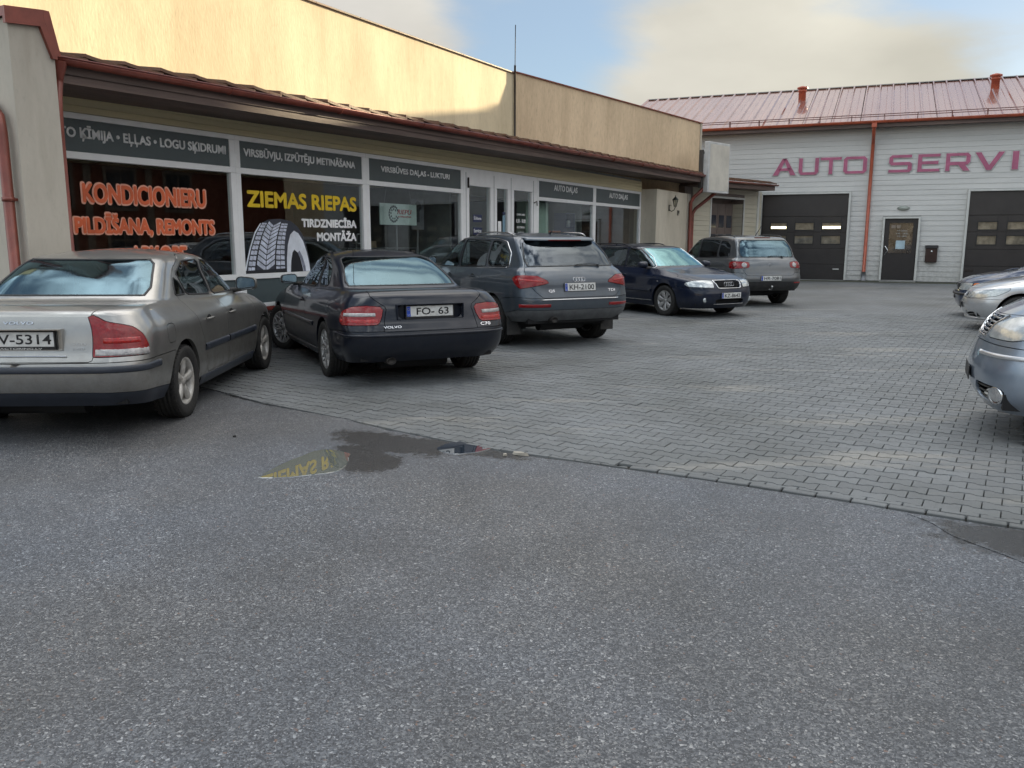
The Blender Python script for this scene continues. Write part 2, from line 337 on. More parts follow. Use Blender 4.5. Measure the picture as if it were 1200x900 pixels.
class Body:
    """half body as a grid of splines through rings, cut along panel outlines, then mirrored"""
    def __init__(s, S, rings, crease=None):
        R=np.array(rings)                         # levels x 15 x 3
        A=hermite(R, NLEV, crease=crease or {5:.6,6:.85}, end1='mirror')    # rows x 15 x3
        B=hermite(np.swapaxes(A,0,1), NCOL, end0='mirror', end1='mirror')   # cols x rows x 3
        B[0,:,0]=0; B[-1,:,0]=0
        s.G=B; nc,nr=B.shape[:2]
        cc=[]; 
        for i,n in enumerate(NCOL): cc+=[i+k/n for k in range(n)]
        cc.append(14); ll=[]
        for i,n in enumerate(NLEV): ll+=[i+k/n for k in range(n)]
        ll.append(10)
        s.cc=np.array(cc); s.ll=np.array(ll)
        # wrap coordinates measured along level 3
        r3=sum(NLEV[:3]); g=B[:,r3]; ds=np.linalg.norm(g[1:]-g[:-1],axis=1); sr=np.concatenate([[0],np.cumsum(ds)])
        s.sr=sr; s.sf=sr[-1]-sr
        s.V=[]; 
        V=B.reshape(-1,3); C=np.repeat(s.cc,nr); Lv=np.tile(s.ll,nc); SR=np.repeat(sr,nr); SF=np.repeat(s.sf,nr)
        s.A=np.column_stack([V,C,Lv,SR,SF])       # x y z c l sr sf
        s.F=[]
        for i in range(nc-1):
            for j in range(nr-1):
                s.F.append([i*nr+j,(i+1)*nr+j,(i+1)*nr+j+1,i*nr+j+1])
        s.lab=[None]*len(s.F); s.A0=s.A.copy()
        s.regs=[]
    def field(s, A, dom, poly, c=(0,14), l=(0,10)):
        X,Y={'S':(1,2),'R':(5,2),'F':(6,2),'CL':(3,4),'T':(0,1),'RX':(0,2)}[dom]
        f=sdf(poly,A[:,X],A[:,Y])
        if dom=='CL': f=f*.1
        m=(A[:,3]>=c[0])&(A[:,3]<=c[1])&(A[:,4]>=l[0])&(A[:,4]<=l[1])
        return np.where(m,f,np.abs(f)+.02)
    def cut(s, name, dom, poly, c=(0,14), l=(0,10), over=False):
        """split faces along the outline and label the inside"""
        A=s.A; f=s.field(A,dom,poly,c,l); f=f.copy(); A=[list(a) for a in A] if False else A
        newA=[]; base=len(A); edge={}; moved={}
        # snapping
        f_l=f
        near=np.abs(f_l)<.05
        for F in s.F:
            if not (near[F[0]] or near[F[1]] or near[F[2]]): continue
            n=len(F)
            for k in range(n):
                a,b=F[k],F[(k+1)%n]
                fa,fb=f_l[a],f_l[b]
                if fa*fb<0:
                    t=fa/(fa-fb)
                    if t<.16 and a not in moved: moved[a]=A[a]*(1-t)+A[b]*t
                    elif t>.84 and b not in moved: moved[b]=A[a]*(1-t)+A[b]*t
        for k,p in moved.items():
            if s.A[k,0]==0: p[0]=0
            A[k]=p; f_l[k]=0
        F2=[]; L2=[]
        for F,lb in zip(s.F,s.lab):
            v=[f_l[i] for i in F]
            if lb is not None and not over or (min(v)>=0 ):
                # an already labelled face still needs neighbour consistent points
                if min(v)<0<max(v): pass
                else: F2.append(F); L2.append(lb); continue
            if max(v)<=0:
                F2.append(F); L2.append(name if (lb is None or over) else lb); continue
            P=[];N_=[];n=len(F)
            for k in range(n):
                a,b=F[k],F[(k+1)%n]
                if f_l[a]>=0:P.append(a)
                if f_l[a]<=0:N_.append(a)
                if f_l[a]*f_l[b]<0:
                    key=(a,b) if a<b else (b,a)
                    if key not in edge:
                        t=f_l[a]/(f_l[a]-f_l[b]); newA.append(A[a]*(1-t)+A[b]*t); edge[key]=base+len(newA)-1
                    P.append(edge[key]);N_.append(edge[key])
            if len(P)>2: F2.append(P);L2.append(lb)
            if len(N_)>2: F2.append(N_);L2.append(name if (lb is None or over) else lb)
        s.F=F2;s.lab=L2
        if newA: s.A=np.vstack([s.A,np.array(newA)])
        return s
    def at(s, dom, a, b, c=(0,14), l=(0,10)):
        """surface point and outward normal at 2-D domain coordinates"""
        X,Y={'S':(1,2),'R':(5,2),'F':(6,2),'CL':(3,4),'T':(0,1),'RX':(0,2)}[dom]
        A=s.A0; m=(A[:,3]>=c[0])&(A[:,3]<=c[1])&(A[:,4]>=l[0])&(A[:,4]<=l[1])
        Q=A[m]; d=(Q[:,X]-a)**2+(Q[:,Y]-b)**2; k=np.argsort(d)[:8]; Q=Q[k]
        w=np.exp(-d[k]/(d[k][3]+1e-6)*.5)
        D=np.column_stack([np.ones(len(Q)),Q[:,X]-a,Q[:,Y]-b])*w[:,None]
        res=np.linalg.lstsq(D,Q[:,:3]*w[:,None],rcond=None)[0]
        p=res[0]; 
        # normal from the grid neighbours
        Qp=Q[:,:3]-Q[:,:3].mean(0); _,_,vt=np.linalg.svd(Qp); n=vt[2]
        out=p-np.array([0,p[1] if dom in('S',) else s.cy,.6]); 
        if dom in ('R','RX'): out=np.array([p[0]*.5,-1,0])
        if dom=='F': out=np.array([p[0]*.5,1,0])
        if dom=='S': out=np.array([1,0,0])
        if dom=='T': out=np.array([0,0,1])
        if n@out<0:n=-n
        return Vector(p),Vector(n)
    cy=2.2
    def region(s, names):
        names=[names] if not isinstance(names,(list,tuple)) else names
        fs=[F for F,l in zip(s.F,s.lab) if l in names]; return fs
    def mesh(s, names, mat, objname, parent, off=0., gap=.0025, flange=.02, both='merge', label=None, solid_edge=None, side=None, kind=None):
        """both: merge = one mesh with its mirror image, split = two objects, one = only the given half (+1/-1)"""
        fs=s.region(names)
        if not fs: return []
        idx=sorted({i for F in fs for i in F}); mp={j:k for k,j in enumerate(idx)}; P=s.A[idx][:,:3].copy()
        P[np.abs(P[:,0])<1e-6,0]=0
        fs=[[mp[i] for i in F] for F in fs]
        N=np.zeros_like(P); ec={}
        for F in fs:
            q=P[F]; nn=np.cross(q[1]-q[0],q[2]-q[0]) if len(F)==3 else np.cross(q[2]-q[0],q[3]-q[1])
            for i in F: N[i]+=nn
            c=q.mean(0)
            for k in range(len(F)):
                a,b=F[k],F[(k+1)%len(F)]
                if (b,a) in ec: ec.pop((b,a))
                else: ec[(a,b)]=c
        cen=(P[:,0]==0)
        N[cen,0]=0
        N/=np.maximum(np.linalg.norm(N,axis=1,keepdims=True),1e-9)
        bd=[(a,b,c) for (a,b),c in ec.items() if not (cen[a] and cen[b])]
        # outward orientation: the grid winding gives outward normals
        T=np.zeros_like(P)
        for a,b,c in bd:
            m=(P[a]+P[b])/2; e=P[b]-P[a]; e/=max(np.linalg.norm(e),1e-9); t=c-m; t=t-e*(t@e)
            t/=max(np.linalg.norm(t),1e-9); T[a]+=t; T[b]+=t
        tn=np.linalg.norm(T,axis=1,keepdims=True); T=np.where(tn>1e-6,T/np.maximum(tn,1e-6),0); T[cen,0]=0
        Q=P+T*gap+N*off; Q[cen,0]=0
        fl=[];
        bidx=sorted({i for a,b,_ in bd for i in (a,b)}); bm_={j:len(Q)+k for k,j in enumerate(bidx)}
        bm2={j:len(Q)+len(bidx)+k for k,j in enumerate(bidx)}
        Q1=np.array([Q[i] for i in bidx]).reshape(-1,3); Q2=np.array([Q[i]-N[i]*flange for i in bidx]).reshape(-1,3)
        if len(bidx) and flange>0:
            Q2[cen[bidx],0]=0
            Qa=np.vstack([Q,Q1,Q2]); fl=[[bm_[b],bm_[a],bm2[a],bm2[b]] for a,b,_ in bd]
        else: Qa=Q
        objs=[]
        def mk(sgns):
            V=[];Fc=[]
            for sg in sgns:
                W=Qa*np.array([sg,1,1])
                if V:
                    mp2={}; 
                    for i in range(len(W)):
                        if i<len(Q) and cen[i]: mp2[i]=i
                        else: mp2[i]=len(V); V.append(tuple(W[i]))
                else: mp2=range(len(W)); V=[tuple(w) for w in W]
                for F in fs+fl:
                    G=[mp2[i] for i in F]
                    Fc.append(G[::-1] if sg<0 else G)
            me=bpy.data.meshes.new(objname); me.from_pydata(V,[],Fc)
            me.polygons.foreach_set('use_smooth',[True]*len(me.polygons)); me.materials.append(mat); me.update()
            ob=bpy.data.objects.new(objname,me); COL.objects.link(ob); ob.parent=parent
            if label: ob['label']=label
            if kind: ob['kind']=kind
            objs.append(ob)
        if both=='merge': mk((1,-1))
        elif both=='split': mk((1,)); mk((-1,))
        else: mk((both,))
        return objs
def strip(parent, name, pts_n, w, th, mat, mirror=False, both=False):
    """a moulding laid along surface points: pts_n = [(point, normal)], width w across, thickness th"""
    res=[]
    if both and abs(pts_n[0][0].x)<.03:       # crosses the centre line: one moulding from side to side
        q=[(Vector((-p.x,p.y,p.z)),Vector((-n.x,n.y,n.z))) for p,n in pts_n[1:][::-1]]; c=pts_n[0]
        pts_n=q+[(Vector((0,c[0].y,c[0].z)),Vector((0,c[1].y,c[1].z)).normalized())]+list(pts_n[1:]); both=False
    for sg in ((1,-1) if both else ((-1,) if mirror else (1,))):
        V=[];F=[]
        n=len(pts_n)
        for i,(p,nn) in enumerate(pts_n):
            a=pts_n[max(i-1,0)][0]; b=pts_n[min(i+1,n-1)][0]; d=(b-a).normalized(); up=nn.cross(d).normalized()
            prof=[(-.5,-.004),(-.5,th*.55),(-.3,th),(.3,th),(.5,th*.55),(.5,-.004)]
            for u,h in prof:
                q=p+up*(u*w)+nn*h; V.append((q.x*sg,q.y,q.z))
        m=6
        for i in range(n-1):
            for k in range(m-1):
                f=[i*m+k,(i+1)*m+k,(i+1)*m+k+1,i*m+k+1]; F.append(f if sg>0 else f[::-1])
        F.append([k for k in range(m)] if sg<0 else [k for k in range(m-1,-1,-1)]); o=(n-1)*m; F.append([o+k for k in range(m)] if sg>0 else [o+k for k in range(m-1,-1,-1)])
        mb=MB().add(V,F,True); res.append(mb.build(name,mat,parent))
    return res
def make_wheel(name, parent_empty, x, y, r, rim_r, style, nsp, mats, side, steer=0., width=.205):
    """tyre with tread grooves, barrel, spokes, hub and brake disc. axis along x, outer face towards +x*side"""
    tyre_m,rim_m,dark_m=mats
    w=width/2; mb=MB()
    prof=[(rim_r-.004,-w*.80),(rim_r+.012,-w*.92),(r*.86,-w*1.02),(r*.93,-w*.99),(r*.975,-w*.86)]
    for g in (-.55,-.18,.18,.55):
        prof+=[(r*.995,w*(g-.075)),(r-.012,w*(g-.05)),(r-.012,w*(g+.05)),(r*.995,w*(g+.075))]
    prof+=[(r*.975,w*.86),(r*.93,w*.99),(r*.86,w*1.02),(rim_r+.012,w*.92),(rim_r-.004,w*.80)]
    e=bpy.data.objects.new(name,None); COL.objects.link(e); e.parent=parent_empty; e.location=(x*side,y,r-.004); e.rotation_euler=(0,0,(0 if side>0 else pi)+steer); e.empty_display_size=.1
    mb.lathe(prof,40,axis='x'); 
    # tread blocks along both shoulders
    for k in range(44):
        th=2*pi*k/44
        for sx in (-1,1):
            c_,s_=cos(th),sin(th); a=.012
            vs=[]
            for dx in (.60*sx*w,.93*sx*w):
                for da in (-.5,.5):
                    for rr in (r*.96,r*1.0-(0.004 if abs(dx)>.8*w else 0)):
                        t2=th+da*.075; vs.append((dx,rr*cos(t2),rr*sin(t2)))
            mb.add(vs,[(0,1,3,2),(4,6,7,5),(0,4,5,1),(2,3,7,6),(1,5,7,3)],False)
    mb.build('tyre',tyre_m,e)
    mb=MB()
    mb.lathe([(rim_r-.002,-w*.82),(rim_r-.02,-w*.78),(rim_r-.03,-w*.3),(rim_r-.028,w*.55),(rim_r-.018,w*.78),(rim_r-.004,w*.86),(rim_r+.006,w*.84),(rim_r+.006,w*.78)],44,axis='x')
    xo=w*.60
    def spoke(th, r0, r1, w0, w1, x0, x1, tk=.02):
        c_,s_=cos(th),sin(th); vs=[]
        rs=[(r0,w0,x0),((r0+r1)/2,(w0+w1)/2*.92,(x0+x1)/2+.008),(r1,w1,x1)]
        for (rr,ww,xx) in rs:
            for (u,h) in ((-1,-tk),(-.9,-.004),(-.45,0.004),(.45,0.004),(.9,-.004),(1,-tk)):
                vs.append((xx+h, rr*c_-u*ww/2*s_, rr*s_+u*ww/2*c_))
        fs=[]
        for i in range(2):
            for k in range(5): fs.append((i*6+k,(i+1)*6+k,(i+1)*6+k+1,i*6+k+1)[::-1])
        fs=[f[::-1] for f in fs]
        mb.add(vs,fs,True)
    hub=.052
    if style=='double':
        for k in range(nsp):
            th=2*pi*k/nsp+.3
            for o in (-.16,.16): spoke(th+o*.55,hub*.8,rim_r-.012,.026,.034,xo*.95,w*.72)
            spoke(th,hub*.8,rim_r*.45,.06,.045,xo*.93,xo*.95)
    elif style=='mesh':
        for k in range(nsp):
            th=2*pi*k/nsp
            spoke(th,hub,rim_r*.62,.024,.020,xo*.9,w*.66)
            for sg in (-1,1):
                # forked outer half
                a=th; b=th+sg*pi/nsp*.72; r0=rim_r*.58; r1=rim_r-.012
                p0=Vector((w*.66,r0*cos(a),r0*sin(a))); p1=Vector((w*.74,r1*cos(b),r1*sin(b)))
                mb.tube([p0,p1],[.009,.011],6,caps=False)
                r2=rim_r*.30; p2=Vector((xo*.95,r2*cos(a),r2*sin(a))); c=th+sg*pi/nsp; p3=Vector((w*.68,rim_r*.6*cos(c),rim_r*.6*sin(c))); mb.tube([p2,p3],[.008,.009],6,caps=False)
    elif style=='wide':
        for k in range(nsp): spoke(2*pi*k/nsp+.2,hub*.8,rim_r-.012,.050,.088,xo,w*.74)
    elif style=='cover':
        for k in range(nsp): spoke(2*pi*k/nsp+.2,hub*.7,rim_r-.012,.045,.125,xo*1.0,w*.78,.012)
    else:
        for k in range(nsp):
            th=2*pi*k/nsp+.1; spoke(th,hub*.8,rim_r-.012,.036,.030,xo,w*.74)
    mb.build('rim',rim_m,e)
    h=MB(); h.lathe([(0,xo+.012),(hub*.62,xo+.010),(hub*.72,xo+.002),(hub,xo-.004),(hub*1.15,xo-.02),(hub*1.2,xo-.05)],20,axis='x')
    for k in range(5):
        th=2*pi*k/5; h.tube([(xo-.01,.04*cos(th),.04*sin(th)),(xo+.008,.04*cos(th),.04*sin(th))],.007,6)
    h.build('hub_cap',rim_m,e)
    d=MB(); d.lathe([(.0,-w*.1),(rim_r-.05,-w*.1),(rim_r-.05,-w*.22),(.0,-w*.22)],28,axis='x'); d.lathe([(.0,-w*.6),(rim_r-.01,-w*.6)],28,axis='x')
    d.build('brake_disc',dark_m,e)
    return e
def arc_path(cx, cz, r, a0, a1, n=14): return [(cx+r*cos(a0+(a1-a0)*k/(n-1)), cz+r*sin(a0+(a1-a0)*k/(n-1))) for k in range(n)]
def rr_box(mb, cx,cy,cz, sx,sy,sz, r=.25, n=3):
    """soft cushion-like superellipsoid block"""
    vs=[];fs=[];N_=12;Mm=8
    for j in range(Mm+1):
        ph=-pi/2+pi*j/Mm
        for i in range(N_):
            th=2*pi*i/N_
            f=lambda v:math.copysign(abs(v)**r,v)
            vs.append((cx+sx/2*f(cos(ph))*f(cos(th)),cy+sy/2*f(cos(ph))*f(sin(th)),cz+sz/2*f(sin(ph))))
    for j in range(Mm):
        for i in range(N_): fs.append((j*N_+i,j*N_+(i+1)%N_,(j+1)*N_+(i+1)%N_,(j+1)*N_+i))
    mb.add(vs,fs,True)
# ---------------------------------------------------------------- frames of the buildings: local x = out of the facade, y = along it
A1 = .513; O1 = Vector((-5.035, 9.692, 0))
def W1(s, t, z=0): return O1 + Vector((sin(A1), cos(A1), 0))*s + Vector((cos(A1), -sin(A1), 0))*t + Vector((0,0,z))
# ---------------------------------------------------------------- ground materials
def asphalt_mat():
    m = bpy.data.materials.new('asphalt'); N, L = nt(m); b = N['Principled BSDF']; tc = N.new('ShaderNodeTexCoord'); P = tc.outputs['Object']
    def noise(sc, det=4, rough=.6, src=P):
        n = N.new('ShaderNodeTexNoise'); n.inputs['Scale'].default_value = sc; n.inputs['Detail'].default_value = det; n.inputs['Roughness'].default_value = rough; L.new(src, n.inputs['Vector']); return n.outputs[0]
    def rng(x, a, b_, c, d, sm=False):
        r = N.new('ShaderNodeMapRange'); r.inputs['From Min'].default_value = a; r.inputs['From Max'].default_value = b_; r.inputs['To Min'].default_value = c; r.inputs['To Max'].default_value = d
        if sm: r.interpolation_type = 'SMOOTHSTEP'
        L.new(x, r.inputs[0]); return r.outputs[0]
    def mth(op, a, b_):
        n = N.new('ShaderNodeMath'); n.operation = op
        for i, q in enumerate((a, b_)):
            if isinstance(q, (int, float)): n.inputs[i].default_value = q
            else: L.new(q, n.inputs[i])
        return n.outputs[0]
    warp = N.new('ShaderNodeTexNoise'); warp.inputs['Scale'].default_value = 40; L.new(P, warp.inputs['Vector'])
    wm = N.new('ShaderNodeVectorMath'); wm.operation = 'SCALE'; wm.inputs['Scale'].default_value = .018; L.new(warp.outputs[1], wm.inputs[0])
    wa = N.new('ShaderNodeVectorMath'); L.new(P, wa.inputs[0]); L.new(wm.outputs[0], wa.inputs[1])
    def vor(sc):
        v = N.new('ShaderNodeTexVoronoi'); v.inputs['Scale'].default_value = sc; L.new(wa.outputs[0], v.inputs['Vector']); return v
    v1, v2 = vor(112), vor(210)
    s1 = N.new('ShaderNodeSeparateColor'); L.new(v1.outputs['Color'], s1.inputs[0]); s2 = N.new('ShaderNodeSeparateColor'); L.new(v2.outputs['Color'], s2.inputs[0])
    # stone brightness: most dark, some grey, few pale
    c1 = N.new('ShaderNodeValToRGB'); c1.color_ramp.interpolation = 'CONSTANT'; el = c1.color_ramp.elements; el[0].color = (.046,.048,.053,1); el[1].position = .34; el[1].color = (.100,.102,.106,1)
    for p_, q_ in ((.58,(.135,.136,.138,1)),(.76,(.065,.066,.070,1)),(.85,(.19,.187,.18,1)),(.95,(.32,.31,.295,1)),(.985,(.16,.10,.075,1))):
        e_ = c1.color_ramp.elements.new(p_); e_.color = q_
    L.new(s1.outputs[0], c1.inputs[0])
    c2 = N.new('ShaderNodeValToRGB'); c2.color_ramp.interpolation = 'CONSTANT'; el = c2.color_ramp.elements; el[0].color = (.036,.037,.041,1); el[1].position = .5; el[1].color = (.095,.097,.101,1)
    for p_, q_ in ((.80,(.15,.15,.15,1)),(.94,(.29,.28,.27,1))):
        e_ = c2.color_ramp.elements.new(p_); e_.color = q_
    L.new(s2.outputs[0], c2.inputs[0])
    mx = N.new('ShaderNodeMix'); mx.data_type = 'RGBA'; L.new(rng(s1.outputs[1], .42, .52, 0, 1), mx.inputs['Factor']); L.new(c1.outputs[0], mx.inputs['A']); L.new(c2.outputs[0], mx.inputs['B'])
    # large stains, sandy and clean patches, wet gutter beside the paving
    big = noise(.55, 5, .6); mid = noise(2.3, 5, .65)
    k = mth('MULTIPLY', rng(big, .34, .66, .74, 1.18), rng(mid, .3, .7, .86, 1.12))
    sc_ = N.new('ShaderNodeVectorMath'); sc_.operation = 'SCALE'; L.new(mx.outputs['Result'], sc_.inputs[0]); L.new(k, sc_.inputs['Scale'])
    def blob(cx, cy, rx, ry, rot, a=.72, b_=1.08, wob=1.3):
        mp = N.new('ShaderNodeMapping'); mp.vector_type = 'TEXTURE'; mp.inputs['Location'].default_value = (cx, cy, 0); mp.inputs['Rotation'].default_value = (0,0,rot); mp.inputs['Scale'].default_value = (rx, ry, 1); L.new(P, mp.inputs['Vector'])
        ln = N.new('ShaderNodeVectorMath'); ln.operation = 'LENGTH'; L.new(mp.outputs[0], ln.inputs[0])
        return rng(mth('ADD', ln.outputs['Value'], mth('MULTIPLY', mth('SUBTRACT', noise(9, 6, .7), .5), wob)), a, b_, 1, 0, True)
    wet = mth('MAXIMUM', blob(-.92, 6.18, .66, .26, -.62), blob(-1.10, 5.86, .22, .34, .3))
    for q in ((-1.0,5.62,.26,.30,0), (-.35,6.02,.62,.17,-.55), (.35,5.74,.55,.07,-.45), (-1.6,7.20,.75,.05,-.67), (-2.5,7.88,.55,.06,-.70), (2.95,3.9,.9,.33,-.52)): wet = mth('MAXIMUM', wet, blob(*q))
    wc = N.new('ShaderNodeMix'); wc.data_type = 'RGBA'; L.new(mth('MULTIPLY', wet, .88), wc.inputs['Factor']); tn = N.new('ShaderNodeMix'); tn.data_type = 'RGBA'; tn.inputs['A'].default_value = (.86,.95,1.09,1); tn.inputs['B'].default_value = (1.0,1.0,1.0,1); L.new(rng(noise(.38, 3, .5), .36, .62, 0, 1), tn.inputs['Factor'])
    tm_ = N.new('ShaderNodeMix'); tm_.data_type = 'RGBA'; tm_.blend_type = 'MULTIPLY'; tm_.inputs['Factor'].default_value = 1; L.new(sc_.outputs[0], tm_.inputs['A']); L.new(tn.outputs['Result'], tm_.inputs['B'])
    L.new(tm_.outputs['Result'], wc.inputs['A']); wc.inputs['B'].default_value = (.012,.011,.010,1)
    oil = blob(-2.6, 6.6, 1.3, .8, .2, .3, 1.3, .8)
    oc = N.new('ShaderNodeMix'); oc.data_type = 'RGBA'; L.new(mth('MULTIPLY', oil, .35), oc.inputs['Factor']); L.new(wc.outputs['Result'], oc.inputs['A']); oc.inputs['B'].default_value = (.03,.028,.026,1)
    L.new(oc.outputs['Result'], b.inputs['Base Color'])
    L.new(mth('SUBTRACT', rng(big, .3, .7, .40, .62), mth('MULTIPLY', wet, .30)), b.inputs['Roughness']); b.inputs['Specular IOR Level'].default_value = .65
    hh = mth('ADD', mth('MULTIPLY', v1.outputs['Distance'], -1.), mth('MULTIPLY', v2.outputs['Distance'], -.5))
    bp = N.new('ShaderNodeBump'); bp.inputs['Strength'].default_value = .55; bp.inputs['Distance'].default_value = .006; L.new(hh, bp.inputs['Height']); L.new(bp.outputs[0], b.inputs['Normal'])
    return m
def paver_mat(far=False):
    m = bpy.data.materials.new('concrete_paver'+('_far' if far else '')); N, L = nt(m); b = N['Principled BSDF']; geo = N.new('ShaderNodeNewGeometry'); P = geo.outputs['Position']
    def noise(sc, det=4, rough=.6, src=P):
        n = N.new('ShaderNodeTexNoise'); n.inputs['Scale'].default_value = sc; n.inputs['Detail'].default_value = det; n.inputs['Roughness'].default_value = rough; L.new(src, n.inputs['Vector']); return n.outputs[0]
    def rng(x, a, b_, c, d):
        r = N.new('ShaderNodeMapRange'); r.inputs['From Min'].default_value = a; r.inputs['From Max'].default_value = b_; r.inputs['To Min'].default_value = c; r.inputs['To Max'].default_value = d; L.new(x, r.inputs[0]); return r.outputs[0]
    def mth(op, a, b_):
        n = N.new('ShaderNodeMath'); n.operation = op
        for i, q in enumerate((a, b_)):
            if isinstance(q, (int, float)): n.inputs[i].default_value = q
            else: L.new(q, n.inputs[i])
        return n.outputs[0]
    big = noise(.42, 6, .62)
    cr = N.new('ShaderNodeValToRGB'); e = cr.color_ramp.elements; e[0].position = .34; e[0].color = (.088,.093,.091,1); e[1].position = .66; e[1].color = (.162,.171,.178,1)
    q = cr.color_ramp.elements.new(.5); q.color = (.126,.133,.136,1); L.new(big, cr.inputs[0])
    # pale worn wheel tracks running across the yard
    mp = N.new('ShaderNodeMapping'); mp.inputs['Rotation'].default_value = (0,0,radians(31.5)); mp.inputs['Scale'].default_value = (.28,1.5,1); L.new(P, mp.inputs['Vector'])
    tr = noise(1.1, 6, .68, mp.outputs[0]); 
    c2 = N.new('ShaderNodeMix'); c2.data_type = 'RGBA'; L.new(rng(tr, .56, .72, 0, .75), c2.inputs['Factor']); L.new(cr.outputs[0], c2.inputs['A']); c2.inputs['B'].default_value = (.27,.255,.225,1)
    # dark oil drips
    c3 = N.new('ShaderNodeMix'); c3.data_type = 'RGBA'; L.new(rng(noise(1.6, 7, .7), .63, .73, 0, .7), c3.inputs['Factor']); L.new(c2.outputs['Result'], c3.inputs['A']); c3.inputs['B'].default_value = (.045,.042,.036,1)
    k = rng(noise(260, 2), .3, .7, .80, 1.18)
    if not far:
        at = N.new('ShaderNodeAttribute'); at.attribute_name = 'tint'; oi = N.new('ShaderNodeObjectInfo')
        k = mth('MULTIPLY', k, mth('ADD', .89, mth('MULTIPLY', mth('FRACT', mth('ADD', at.outputs['Fac'], oi.outputs['Random']), 0), .22)))
    else:
        # distant stones: rows of joints
        mp2 = N.new('ShaderNodeMapping'); mp2.inputs['Rotation'].default_value = (0,0,radians(31.5)); L.new(P, mp2.inputs['Vector'])
        br = N.new('ShaderNodeTexBrick'); br.inputs['Scale'].default_value = 1; br.inputs['Brick Width'].default_value = .2; br.inputs['Row Height'].default_value = .135; br.inputs['Mortar Size'].default_value = .012; br.inputs['Mortar Smooth'].default_value = .4
        br.inputs['Color1'].default_value = (.85,.85,.85,1); br.inputs['Color2'].default_value = (1.12,1.12,1.12,1); br.inputs['Mortar'].default_value = (.45,.45,.45,1); L.new(mp2.outputs[0], br.inputs['Vector'])
        bw = N.new('ShaderNodeRGBToBW'); L.new(br.outputs[0], bw.inputs[0]); k = mth('MULTIPLY', k, bw.outputs[0])
    s = N.new('ShaderNodeVectorMath'); s.operation = 'SCALE'; L.new(c3.outputs['Result'], s.inputs[0]); L.new(k, s.inputs['Scale']); L.new(s.outputs[0], b.inputs['Base Color'])
    L.new(rng(big, .3, .7, .55, .72), b.inputs['Roughness']); b.inputs['Specular IOR Level'].default_value = .55
    bp = N.new('ShaderNodeBump'); bp.inputs['Strength'].default_value = .35; bp.inputs['Distance'].default_value = .003; L.new(noise(180, 4), bp.inputs['Height']); L.new(bp.outputs[0], b.inputs['Normal'])
    return m
MA, MP, MPF = asphalt_mat(), paver_mat(), paver_mat(True)
MSAND = M('joint_sand', (.035,.031,.024), .95, col2=(.016,.015,.013), vs=8, bump=.6, bs=150)
# ---------------------------------------------------------------- ground sheets
EDGE = [(-5.3,10.55),(-3.9,9.15),(-3.08,8.41),(-2.34,7.70),(-1.48,7.06),(-1.05,6.67),(-.39,6.15),(0,5.90),(.6,5.58),(1.27,5.19),(1.6,5.01),(2.02,4.74),(2.32,4.55),(2.75,4.28),(5.0,2.95),(12,-1.2)]
def edge_y(x): return float(np.interp(x, [p[0] for p in EDGE], [p[1] for p in EDGE]))
mb = MB(); mb.quad((-900,-900,-.06),(900,-900,-.06),(900,900,-.06),(-900,900,-.06)); tag(mb.build('ground', M('waste_ground', (.07,.075,.045), .95, col2=(.11,.10,.075), vs=.3, bump=.5, bs=6)), kind='structure')
mb = MB(); n_ = len(EDGE); off = []
for i, (x, y) in enumerate(EDGE):
    jit = .012+.010*sin(i*2.7); off.append((x-jit*.6, y-jit-.006))
# refine the broken edge of the asphalt
ref = []
for (a, b) in zip(off[:-1], off[1:]):
    k = max(1, int(math.hypot(b[0]-a[0], b[1]-a[1])/.06)) if a[0] < 4 else 1
    for i in range(k):
        t = i/k; ref.append((a[0]+(b[0]-a[0])*t+random.uniform(-.006,.006)*(k>1), a[1]+(b[1]-a[1])*t+random.uniform(-.010,.004)*(k>1)))
ref.append(off[-1])
V = [(x,y,0.) for x,y in ref]+[(x,y,-.05) for x,y in ref]; k = len(ref)
B0 = len(V); V += [(60,-30,0),(60,-60,0),(-60,-60,0),(-60,10.55,0)]
mb.add(V, [list(range(k-1,-1,-1))+[B0+3,B0+2,B0+1,B0]]+[(i,i+1,k+i+1,k+i) for i in range(k-1)]); tag(mb.build('asphalt', MA), kind='structure')
mb = MB(); mb.add([(x,y-.3,-.016) for x,y in EDGE]+[(40,-1,-.016),(40,60,-.016),(-12,60,-.016),(-12,12,-.016)], [list(range(len(EDGE)+4))]); tag(mb.build('paving_bed', MSAND), kind='structure')
# ---------------------------------------------------------------- interlocking bone shaped pavers
RU = Vector((sin(radians(121.5)), cos(radians(121.5)))); RV = Vector((-RU.y, RU.x)) ; RV = RV if RV.y > 0 else -RV
LP, PP, AA = .2, .135, .022
He, Hw = PP+AA, PP-AA
def bone(gx, gy):
    a, b, c = LP/2-gx, .0625-gy*.3, .0375-gy*.3
    h, w_ = He/2-gy, Hw/2-gy
    return [(-a,-h),(-b,-h),(-c,-w_),(c,-w_),(b,-h),(a,-h),(a,h),(b,h),(c,w_),(-c,w_),(-b,h),(-a,h)]
top, bot = bone(.0040,.0092), bone(.0012,.0040)
def clip(poly, p, n):
    o = []
    for i in range(len(poly)):
        a, b = poly[i], poly[(i+1)%len(poly)]; da = (a[0]-p[0])*n[0]+(a[1]-p[1])*n[1]; db = (b[0]-p[0])*n[0]+(b[1]-p[1])*n[1]
        if da >= 0: o.append(a)
        if da*db < 0: t = da/(da-db); o.append((a[0]+(b[0]-a[0])*t, a[1]+(b[1]-a[1])*t))
    return o
PAV = thing('paving', None, None); PAV['kind'] = 'structure'
def mesh_of(name, V, F, mat, tint=None):
    me = bpy.data.meshes.new(name); me.from_pydata(V, [], F); me.materials.append(mat)
    if tint is not None:
        a = me.attributes.new('tint', 'FLOAT', 'POINT'); a.data.foreach_set('value', tint)
    me.update(); return me
